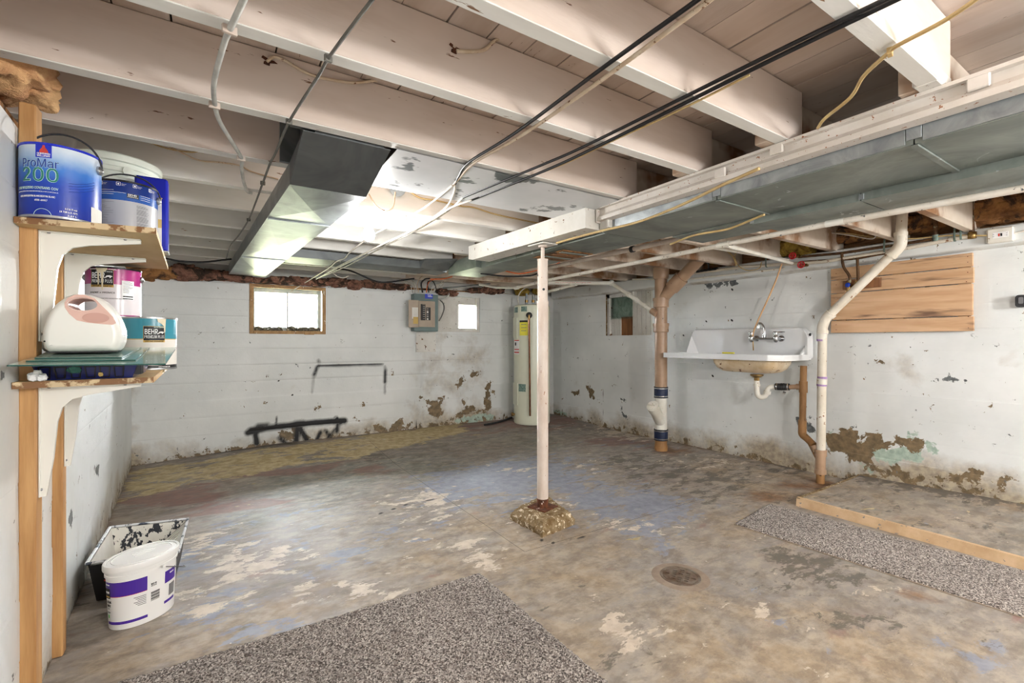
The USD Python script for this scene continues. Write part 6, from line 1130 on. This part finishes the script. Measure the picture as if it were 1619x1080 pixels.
on_can(t, 'lettering', mc, .084, M_INK, sized('PAINT + PRIMER', .078, .006, False, 0), a4(145), z4(463)); on_can(t, 'lettering', mc, .084, M_GREYP, sized('LOW VOC / EXCELLENT HIDING', .07, .0034, False, 0), a4(160), z4(472))
tl_ = on_can(t, 'tint_label', mc, .084, M_WHITEP, flat(.042, .072), a4(192), z4(472)); on_can(t, 'print_lines', mc, .084, M_GREYP, join([flat(rng.uniform(.016, .034), .0014, .004, .068 - k * .0042) for k in range(11)]), a4(192), z4(472), dr=.001, parent=tl_); on_can(t, 'barcode', mc, .084, M_INK, join([flat(.034, .004, .003, .010), flat(.034, .003, .003, .002)]), a4(192), z4(472), dr=.001, parent=tl_)
on_can(t, 'paint_drip', mc, .084, M_CREAMP, prism(Polygon([(0, 0), (.040, 0), (.034, -.014), (.026, -.02), (.025, -.085), (.021, -.086), (.019, -.022), (.013, -.024), (.012, -.065), (.009, -.066), (.007, -.018)]), .0012), a4(152), z4(419.5), label='dried cream paint drip')
# roller tray on the lower shelf, with sheets of glass lying across it
M_TRAY = mat('dark_blue_plastic', C(34, 42, 104), 0.22, col2=C(26, 32, 78), scale=8); M_TRAYB = mat('black_plastic', C(20, 20, 24), 0.3)
tx0, tx1, ty0, ty1, tz0, tz1 = -.408, -.182, 1.675, 2.02, LS, LS + .054
tr_ = thing('roller_tray', 'dark blue plastic roller tray on the lower shelf under sheets of glass', 'paint tray', ((tx0 + tx1) / 2, ty0, tz0))
o_ = [ring(sbox(tx0 + .016, ty0 + .016, tx1 - .016, ty1 - .01), tz0, 48), ring(sbox(tx0, ty0, tx1, ty1), tz1, 48)]; i_ = [ring(sbox(tx0 + .002, ty0 + .002, tx1 - .002, ty1 - .002), tz1, 48), ring(sbox(tx0 + .018, ty0 + .018, tx1 - .018, ty1 - .012), tz0 + .003, 48)]
obj('tub', loft(o_ + i_), M_TRAY, tr_, smooth=30)
for k in range(6):
    x = tx0 + .022 + k * .030; n_ = np.array([0, -.0445, .016]); n_ /= np.linalg.norm(n_); upv = np.array([0, -.016, .0445]) / .0473
    obj('rib', prism(Polygon([(-.011, .036), (-.008, .004), (.008, .004), (.011, .036)]).exterior.buffer(.0014), .002, np.array([x + .01, ty0 + .016, tz0]) - upv * 0, (1, 0, 0), upv, n_), M_TRAYB, tr_)
for k in range(5): obj('end_rib', box((tx1 - .012, ty0 + .03 + k * .012, tz0 + .008), (tx1 + .002, ty0 + .034 + k * .012, tz1 - .004)), M_TRAYB, tr_)
obj('paint_smear', lump((-.318, ty0 + .0035, tz0 + .027), (.026, .004, .018), 4, .6), mat('dried_green_paint', C(30, 96, 84), .5), tr_, label='smear of dried green paint'); obj('paint_smear', lump((-.265, ty0 + .008, tz0 + .012), (.010, .004, .010), 5, .5), M_KRAFT, tr_)
def sheet(label, poly, z, th=.0035, tilt=0):
    t = thing('glass_sheet', label, 'glass sheet', (*poly[0], z), 'sheets of glass on the lower shelf')
    g = Polygon(poly); tl = lambda m: (m[0] + np.stack([m[0][:, 0] * 0, m[0][:, 0] * 0, (m[0][:, 1] - 1.675) * GT], 1), m[1])
    obj('sheet', tl(prism(g.buffer(-.001), th, (0, 0, z))), M_SHEETGLASS, t); obj('edge', tl(prism(g.difference(g.buffer(-.0012)), th - .0004, (0, 0, z + .0002))), M_GLASSEDGE, t, label='dark green cut edge'); return t
GT, gz = .058, tz1 + .0006
sheet('largest sheet of glass, bottom of the stack over the roller tray', [(-.400, 1.512), (-.106, 1.470), (-.118, 2.082), (-.425, 2.06)], gz); sheet('middle sheet of glass in the stack over the roller tray', [(-.385, 1.575), (-.175, 1.555), (-.19, 2.02), (-.42, 2.01)], gz + .004); sheet('smallest sheet of glass, top of the stack over the roller tray', [(-.378, 1.610), (-.208, 1.590), (-.208, 1.98), (-.42, 1.97)], gz + .008)
wad = tag(obj('paper_wad', join([lump((-.392, 1.662, LS + .012), (.022, .02, .022), 3, .4), lump((-.376, 1.658, LS + .010), (.02, .018, .018), 4, .4), lump((-.384, 1.66, LS + .022), (.016, .014, .014), 5, .4)]), M_WHITEP, smooth=True), 'small crumpled white wad at the near left corner of the lower shelf', 'wad')
# white appliance with a pink handle well
AP = gz + .0125 + (1.735 - 1.675 + .05) * .058; ay, s_ = 1.735, .166 / 550
ap = [(330, 718), (300, 690), (288, 635), (292, 575), (312, 510), (345, 450), (385, 405), (440, 365), (490, 347), (540, 342), (600, 343), (655, 358), (705, 385), (752, 428), (790, 475), (815, 520), (834, 570), (838, 610), (832, 655), (815, 690), (785, 716)]
axx = lambda x: -.302 + (x - 562) * s_; azz = lambda y: AP + (718 - y) * s_ * 1.40
sil = Polygon([(axx(x), azz(y)) for x, y in ap]).buffer(-.006).buffer(.006, quad_segs=8)
hole = Polygon([(axx(567 + 100 * math.cos(k)), azz(412 - 42 * math.sin(k))) for k in np.linspace(0, 2 * PI, 40)[:-1]])
import manifold3d as m3
def man(mesh): return m3.Manifold(m3.Mesh(np.asarray(mesh[0], np.float32), np.asarray(mesh[1], np.uint32)))
xzr = lambda poly, y, n=96: np.array([(x, y, z) for x, z in (poly.exterior.interpolate(t, normalized=True).coords[0] for t in np.arange(n) / n)])
lv = [(-.062, .020), (-.058, .011), (-.048, .004), (-.032, .0), (.032, .0), (.048, .004), (.058, .011), (.062, .020)]
shell = loft([xzr(sil.buffer(-d_), ay + y) for y, d_ in lv])
mb = man(shell); mb = mb if mb.volume() > 0 else man((shell[0], shell[1][:, ::-1]))
tun = man(prism(hole, .3, (0, ay + .15, 0), (1, 0, 0), (0, 0, 1)))
tun = tun if tun.volume() > 0 else man((lambda q: (q[0], q[1][:, ::-1]))(prism(hole, .3, (0, ay + .15, 0), (1, 0, 0), (0, 0, 1))))
ring_p = Polygon([(axx(x), azz(y)) for x, y in [(450, 405), (470, 375), (520, 352), (580, 350), (650, 372), (690, 410), (740, 455), (775, 490), (800, 528), (770, 540), (690, 536), (600, 528), (530, 515), (480, 475), (452, 435)]]).buffer(-.004).buffer(.004, quad_segs=6)
well = man(prism(ring_p.buffer(.0), .022, (0, ay - .046, 0), (1, 0, 0), (0, 0, 1), (0, -1, 0))); 
appl = thing('kitchen_appliance', 'white rounded appliance with a pink handle opening on the glass sheets', 'appliance', (axx(562), ay, AP))
M_APW = print_mat('ivory_white_plastic', C(232, 230, 224), 0.28); M_APP = print_mat('dusty_pink_plastic', C(214, 176, 164), 0.35)
obj('body', (mb - tun), M_APW, appl, smooth=35)
def pil(poly, y0, y1, ins): return loft([xzr(poly, y0, 64), xzr(poly.buffer(-ins), y1, 64)])
obj('handle_well', man_ := prism(ring_p.difference(hole.buffer(.0006)), .006, (0, ay - .0575, 0), (1, 0, 0), (0, 0, 1), (0, -1, 0)), M_APP, appl, smooth=30, label='pink recessed handle surround')
obj('handle_tunnel', prism(hole.buffer(.001).difference(hole.buffer(-.0014)), .112, (0, ay + .056, 0), (1, 0, 0), (0, 0, 1)), M_APP, appl, smooth=30, label='pink lining of the handle hole')
we = Polygon([(axx(658 + 92 * math.cos(k)), azz(497 - 33 * math.sin(k))) for k in np.linspace(0, 2 * PI, 36)[:-1]]); obj('thumb_dish', prism(we.buffer(0), .0012, (0, ay - .0634, 0), (1, 0, 0), (0, 0, 1), (0, -1, 0)), print_mat('deeper_pink_plastic', C(196, 152, 140), 0.35), appl, label='oval thumb dish')
obj('seam', prism(sil.buffer(.0006).intersection(sbox(-9, azz(609), 9, azz(606))), .066, (0, ay + .033, 0), (1, 0, 0), (0, 0, 1)), M_GREYP, appl); obj('base_plate', prism(sil.buffer(.002).intersection(sbox(-9, AP - 1, 9, AP + .003)), .08, (0, ay + .04, 0), (1, 0, 0), (0, 0, 1)), M_TRAYB, appl)
obj('vent_hole', cyl((axx(319), ay - .057, azz(648)), (axx(319), ay - .045, azz(648)), .0022, 8), M_INK, appl)
jc = AD(66, 528, 1.36); tag(obj('white_jar', lathe([(0, 0), (.030, 0), (.038, .012), (.040, .03), (.038, .05), (.030, .060), (0, .062)], 32, (-.385, 1.86, AP)), M_PORC, smooth=True), 'small white rounded jar half hidden behind the white appliance', 'jar')

# ------------------------------------------------------------------ on the floor: tub, tray, drain, rugs
M_TUB = print_mat('white_tub_plastic', C(238, 238, 236), 0.32); M_PURP = print_mat('purple_label', C(72, 40, 150), 0.35)
tb = thing('oval_tub', 'white oval paint tub with purple label bands standing in front of the black tray', 'tub', (-.232, 2.255, 0))
oc, orot, oa, ob_ = np.array([-.234, 2.262]), math.radians(35), .119, .087
OV = dict(n=64, c=(*oc, 0), rot=orot, sy=ob_ / oa)
lathe_full = lathe
def lathe(prof, *a, **k): return lathe_full([(r, z * .93) for r, z in prof] if 'sy' in k else prof, *a, **k)
obj('body', lathe([(0, .001), (oa * .86, .001), (oa * .875, .004), (oa * .955, .212), (oa * .94, .213)], **OV), M_TUB, tb, smooth=40)
obj('collar', lathe([(oa * .94, .205), (oa * .985, .206), (oa * .985, .214), (oa * .965, .216), (oa * .97, .226), (oa * 1.0, .227), (oa * 1.0, .232), (oa * .96, .234)], **OV), M_TUB, tb, smooth=35)
ld = obj('lid', lathe([(oa * .95, .230), (oa * 1.03, .230), (oa * 1.04, .234), (oa * 1.04, .250), (oa * 1.02, .254), (oa * .955, .254), (oa * .945, .2505)], **OV), M_TUB, tb, smooth=35, label='white lid with raised rim')
obj('lid_panel', lathe([(oa * .95, .2495), (oa * .90, .2515), (oa * .45, .2522), (oa * .05, .2524), (0, .2524)], **OV), M_TUB, ld, smooth=True)
obj('lid_ring', lathe([(oa * .80, .2515), (oa * .805, .2538), (oa * .825, .2538), (oa * .83, .2515)], **OV), M_TUB, ld, smooth=40)
for k in range(3): obj('embossing', bar((oc[0] - .035 + .006 * k, oc[1] + .012 - .016 * k, .2352), (oc[0] + .040 - .004 * k, oc[1] + .050 - .016 * k, .2352), .004, .0016), M_TUB, ld)
def on_tub(name, m, mesh, u0, z0, dr=.0006, parent=None, label=None, sub=.012):
    """u: metres round the oval from the side that faces the camera."""
    v, f = trimesh.remesh.subdivide_to_size(mesh[0], mesh[1], sub)
    ks = np.linspace(0, 2 * PI, 721); ex, ey = np.cos(ks) * oa, np.sin(ks) * ob_; wx = ex * math.cos(orot) - ey * math.sin(orot); wy_ = ex * math.sin(orot) + ey * math.cos(orot)
    s = np.concatenate([[0], np.cumsum(np.hypot(np.diff(wx), np.diff(wy_)))]); d0 = np.argmax(wx * -oc[0] / np.hypot(*oc) + wy_ * -oc[1] / np.hypot(*oc)); per = s[-1]
    ss = (s[d0] + (u0 + v[:, 0])) % per; zc_ = z0 + v[:, 1]; k = .875 + .08 * (zc_ - .004) / .208
    X, Y = np.interp(ss, s, wx), np.interp(ss, s, wy_); R = np.hypot(X, Y); g = k + (dr + v[:, 2]) / R
    return obj(name, (np.stack([oc[0] + X * g, oc[1] + Y * g, zc_], 1), f), m, parent or tb, label=label)
on_tub('label_band', M_PURP, flat(.150, .052), -.105, .125, label='purple label band'); on_tub('label_stripe', M_PURP, flat(.145, .010), -.098, .022); on_tub('band_trim', M_REDP, flat(.150, .0015), -.105, .1235)
pp = on_tub('brand_patch', M_INK, flat(.026, .036), -.103, .118, dr=.0014); on_tub('lettering', M_WHITEP, sized('BEHR', .020, .007, True, 0), -.100, .137, dr=.0020, parent=pp); on_tub('lettering', M_GOLD, sized('PREMIUM', .020, .0035, True, 0), -.100, .123, dr=.0020, parent=pp)
on_tub('lettering', M_WHITEP, sized('INTERIOR', .022, .004, True, 0), -.100, .166, dr=.0016)
for k, (s_, w_) in enumerate([('CEILING', .024), ('WHITE', .020), ('FLAT', .014), ('PAINT', .018)]): on_tub('lettering', M_INK if k < 2 else M_GREYP, sized(s_, w_, .0085 if k < 2 else .005, False, 0), -.098, .100 - k * .0135 + (.004 if k > 1 else 0))
for k in range(6): on_tub('print_line', M_GREYP, flat(.040 - .006 * (k % 3), .0022), .002 + .006 * (k % 3), .108 - k * .0062)
on_tub('green_mark', mat('green_print', C(60, 190, 80), .4), flat(.006, .012), -.094, .045)
on_tub('lettering', M_INK, sized('BEHR', .020, .006, True, 0), .058, .137); on_tub('lettering', M_INK, sized('4050', .020, .004, True, 0), .058, .131)
on_tub('barcode', M_INK, join([flat(.032, .0012 + .0008 * (k % 3), 0, k * .0036) for k in range(10)]), .058, .076)
on_tub('label_band', M_PURP, flat(.060, .045), .112, .118); on_tub('lettering', M_WHITEP, sized('BEHR', .022, .005, True, 0), .135, .148, dr=.0014); on_tub('print_line', M_GREYP, flat(.034, .044), .134, .062); on_tub('label_stripe', M_PURP, flat(.058, .010), .112, .040)
e0 = oc + np.array([.073, -.075]); e1 = oc + np.array([.118, .045]); 
obj('bail_handle', tube([(*(e0), .196), (*(oc + [.112, -.05]), .176), (*(oc + [.133, -.005]), .152), (*(e1 + [.010, -.01]), .142)], .002, 8, 6), M_STEEL, tb, smooth=True, label='wire handle'); obj('ear', lathe([(0, 0), (.006, 0), (.006, .004), (0, .005)], 12, (*(oc + [.0715, -.073]), .197), (.5, -.8, 0)), M_TUB, tb)
# deep roller tray
M_TRAYPAINT = mat('dried_white_paint_coat', C(222, 220, 212), 0.4, col2=C(204, 200, 190), scale=7); M_TRAYCHIP = mat('chipped_white_paint_on_black', C(226, 224, 216), 0.4, speck=C(40, 44, 52), spscale=30, spcut=0.585, stretch=(1.2, 1, .8), bump=.2)
M_TRIM = mat('scuffed_grey_blue_rim', C(58, 66, 82), 0.4, col2=C(214, 216, 218), scale=26, lo=.42, hi=.5)
c4 = [AZ(*p, .172)[:2] for p in [(137, 891), (174, 833), (297, 820), (282, 872)]]; c4[0][0] = max(c4[0][0], -.430)
Ht = .172; dt = thing('paint_tray', 'deep black paint tray caked with white paint on the floor by the left wall', 'paint tray', (*np.mean(c4, 0), 0))
rimp = Polygon(c4); ctr = np.mean(c4, 0)
topo = ring(rimp, Ht, 80); boti = ring(rimp.buffer(-.035), .002, 80); topi = ring(rimp.buffer(-.004), Ht, 80)
def rg(poly, z): return np.array([(*p, z) for p in poly])
sc_ = lambda s, z: rg([ctr + (q - ctr) * s for q in c4], z)
def seg4(r, n=12): return np.vstack([r[i] + (r[(i + 1) % 4] - r[i]) * t for i in range(4) for t in np.arange(n) / n])
obj('tub', loft([seg4(sc_(.80, .001)), seg4(sc_(.84, .004)), seg4(sc_(.975, Ht - .012)), seg4(sc_(.985, Ht - .010))], cap1=False), M_TRAYB, dt)
A_, B_, C__, D_ = [np.array([*q, Ht - .004]) for q in (ctr + (np.array(c4) - ctr) * .952)]
lowl = [np.array([*(ctr + (np.array(c4[i]) - ctr) * s), z]) for i, s, z in ((0, .80, .03), (1, .80, .03))]; lowr = [lowl[1] * .55 + np.array([*C__[:2], .03]) * .45, lowl[0] * .55 + np.array([*D_[:2], .03]) * .45]
for r_ in lowr: r_[2] = .032
def quad(a, b, c, d, n=10):
    P, F, U, V = grid(np.linspace(0, 1, n), np.linspace(0, 1, n), lambda U, V: (a * ((1 - U) * (1 - V))[..., None] + b * (U * (1 - V))[..., None] + c * (U * V)[..., None] + d * ((1 - U) * V)[..., None])); return P, F
cB, cC, cA, cD = B_, C__, A_, D_
obj('far_wall', join([quad(lowl[1], lowr[0], cC * .35 + cB * .65 if False else cB + (cC - cB) * .42, cB), quad(lowr[0], cC - [0, 0, .004], cC, cB + (cC - cB) * .42)]), M_TRAYCHIP, dt, label='inner far wall with flaked black and white paint')
obj('left_wall', quad(lowl[0], lowl[1], cB, cA), M_TRAYPAINT, dt); obj('near_wall', join([quad(lowl[0], lowr[1], cA + (cD - cA) * .42, cA), quad(lowr[1], cD - [0, 0, .004], cD, cA + (cD - cA) * .42)]), M_TRAYPAINT, dt); obj('well_floor', quad(lowl[0], lowr[1], lowr[0], lowl[1]), M_TRAYPAINT, dt)
rw0, rw1, rt0, rt1 = lowr[1], lowr[0], cD - [0, 0, .006], cC - [0, 0, .006]
rp = obj('ramp', quad(rw0, rt0, rt1, rw1), M_TRAYPAINT, dt, label='sloping ribbed ramp coated in white paint')
for k in range(9): t_ = .08 + k * .10; a_, b_ = rw0 + (rw1 - rw0) * t_ + (rt0 - rw0) * .1, rt0 + (rt1 - rt0) * t_ - (rt0 - rw0) * .12; obj('ramp_rib', bar(a_ + [0, 0, .001], b_ + [0, 0, .001], .008, .004), M_TRAYPAINT, rp)
R4 = [np.array([*q, Ht]) for q in c4]
for i in range(4): obj('rim', bar(R4[i] - (R4[(i + 1) % 4] - R4[i]) * .01, R4[(i + 1) % 4] + (R4[(i + 1) % 4] - R4[i]) * .01, .012, .010, bev=.003), M_TRIM, dt)
nw = lambda t, z: np.array([*(ctr + (np.array(c4[0]) * (1 - t) + np.array(c4[3]) * t - ctr) * (.84 + .135 * z / Ht + .004)), z])
obj('sticker', hull([nw(t, z) + d_ for t in (.14, .30) for z in (.085, .108) for d_ in (np.zeros(3), np.array([0, .002, 0]))]), M_REDP, dt, label='red sticker')
# floor drain
D0 = np.array([1.755, 1.333]); fdn = thing('floor_drain', 'round rusty iron floor drain grate set in the concrete', 'drain', (*D0, 0))
M_IRON = mat('worn_cast_iron', C(122, 112, 102), 0.6, 0.3, col2=C(96, 74, 56), scale=22, bump=.4, bscale=70)
obj('mortar_ring', lathe([(.088, -.02), (.088, -.0015), (.118, -.0012), (.128, -.006), (.128, -.02)], 48, (*D0, 0)), mat('drain_mortar', C(150, 134, 118), .8, col2=C(124, 108, 94), scale=14, bump=.3), fdn, smooth=35)
obj('frame', lathe([(.068, -.03), (.088, -.03), (.089, -.003), (.086, .0005), (.076, .0005), (.074, -.004), (.068, -.005)], 48, (*D0, 0)), M_IRON, fdn, smooth=35)
g_ = shapely.Point(0, 0).buffer(.0735, quad_segs=12); sl = []
for row in range(-3, 4):
    for col in range(-2, 3):
        x, y = row * .0185, col * .028
        if math.hypot(x, y) < .058 and not (row == 0 and col == 0): sl.append(rrect(x - .0048, y - .0105, x + .0048, y + .0105, .0045, 3))
obj('grate', prism(g_.difference(shapely.union_all(sl)), .006, (*D0, -.0065), (math.cos(.5), math.sin(.5), 0), (-math.sin(.5), math.cos(.5), 0)), M_IRON, fdn); obj('pipe_mouth', lathe([(.070, -.006), (.070, -.044), (0, -.0445)], 32, (*D0, 0)), M_INK, fdn)
# rugs: a backing and a pile of tufts
M_PILE = usd_mat('flecked_grey_pile', {'g': ('geometry', {}), 'v': ('voronoi_texture', dict(scale=230, randomness=1.0)), 's': ('separate_color', {}), 'r': ('rgb_ramp', dict(interpolate=False, ramp=[(0, C(70, 64, 60)), (.18, C(104, 96, 91)), (.36, C(132, 124, 118)), (.58, C(158, 150, 143)), (.80, C(188, 180, 172)), (.93, C(92, 80, 74))])), 'n': ('noise_texture', dict(scale=2.5, detail=3)), 'h': ('map_range', dict(from_min=.3, from_max=.7, to_min=.88, to_max=1.1)), 'x': ('mix_color', dict(blend_type='multiply', fac=1.0)), 'p': ('principled_bsdf', dict(roughness=.95, specular_ior_level=.1, sheen_weight=.15))},
    [('g.position', 'v.vector'), ('v.color', 's.color'), ('s.r', 'r.fac'), ('g.position', 'n.vector'), ('n.fac', 'h.value'), ('r.color', 'x.a'), ('h.result', 'x.b'), ('x.result', 'p.base_color')], 'p.BSDF')
M_JUTE = mat('jute_backing', C(150, 134, 116), .9)
def rug(label, corners, seed, th=.011, step=.006):
    a, b, c, d = [np.array(q, float) for q in corners]; t = thing('rug', label, 'rug', (*a, 0))
    nu, nv = int(np.linalg.norm(b - a) / step), int(np.linalg.norm(d - a) / step)
    rng = np.random.default_rng(seed)
    def fn(U, V):
        P = a * ((1 - U) * (1 - V))[..., None] + b * (U * (1 - V))[..., None] + c * (U * V)[..., None] + d * ((1 - U) * V)[..., None]
        e = np.minimum.reduce([U * nu, (1 - U) * nu, V * nv, (1 - V) * nv]); z = th * np.clip(.35 + e * .4, 0, 1) + rng.uniform(-.0028, .0028, U.shape) + .0015 * (meshkit.noise(np.stack([P[..., 0] * 7, P[..., 1] * 7, U * 0], -1)) - .5) + fz(P[..., 0], P[..., 1])
        J = rng.uniform(-.0026, .0026, P.shape); return np.concatenate([P + J, z[..., None]], -1)
    P, F, U, V = grid(np.linspace(0, 1, nu), np.linspace(0, 1, nv), fn)
    obj('pile', (P, F if np.cross(b - a, d - a) > 0 else F[:, ::-1]), M_PILE, t, smooth=True, kind='stuff')
    g = Polygon([a, b, c, d]).buffer(.001); obj('backing', prism(g, .004, (0, 0, .0008)), M_JUTE, t)
    return t
rug('large flecked grey carpet remnant in the foreground', [(-.395, 1.845), (-.40, .55), (1.02, .50), (1.006, 1.832)], 5)
rug('flecked grey carpet runner beside the concrete step', [(2.502, 1.535), (2.585, .30), (3.116, .30), (2.995, 1.603)], 6)
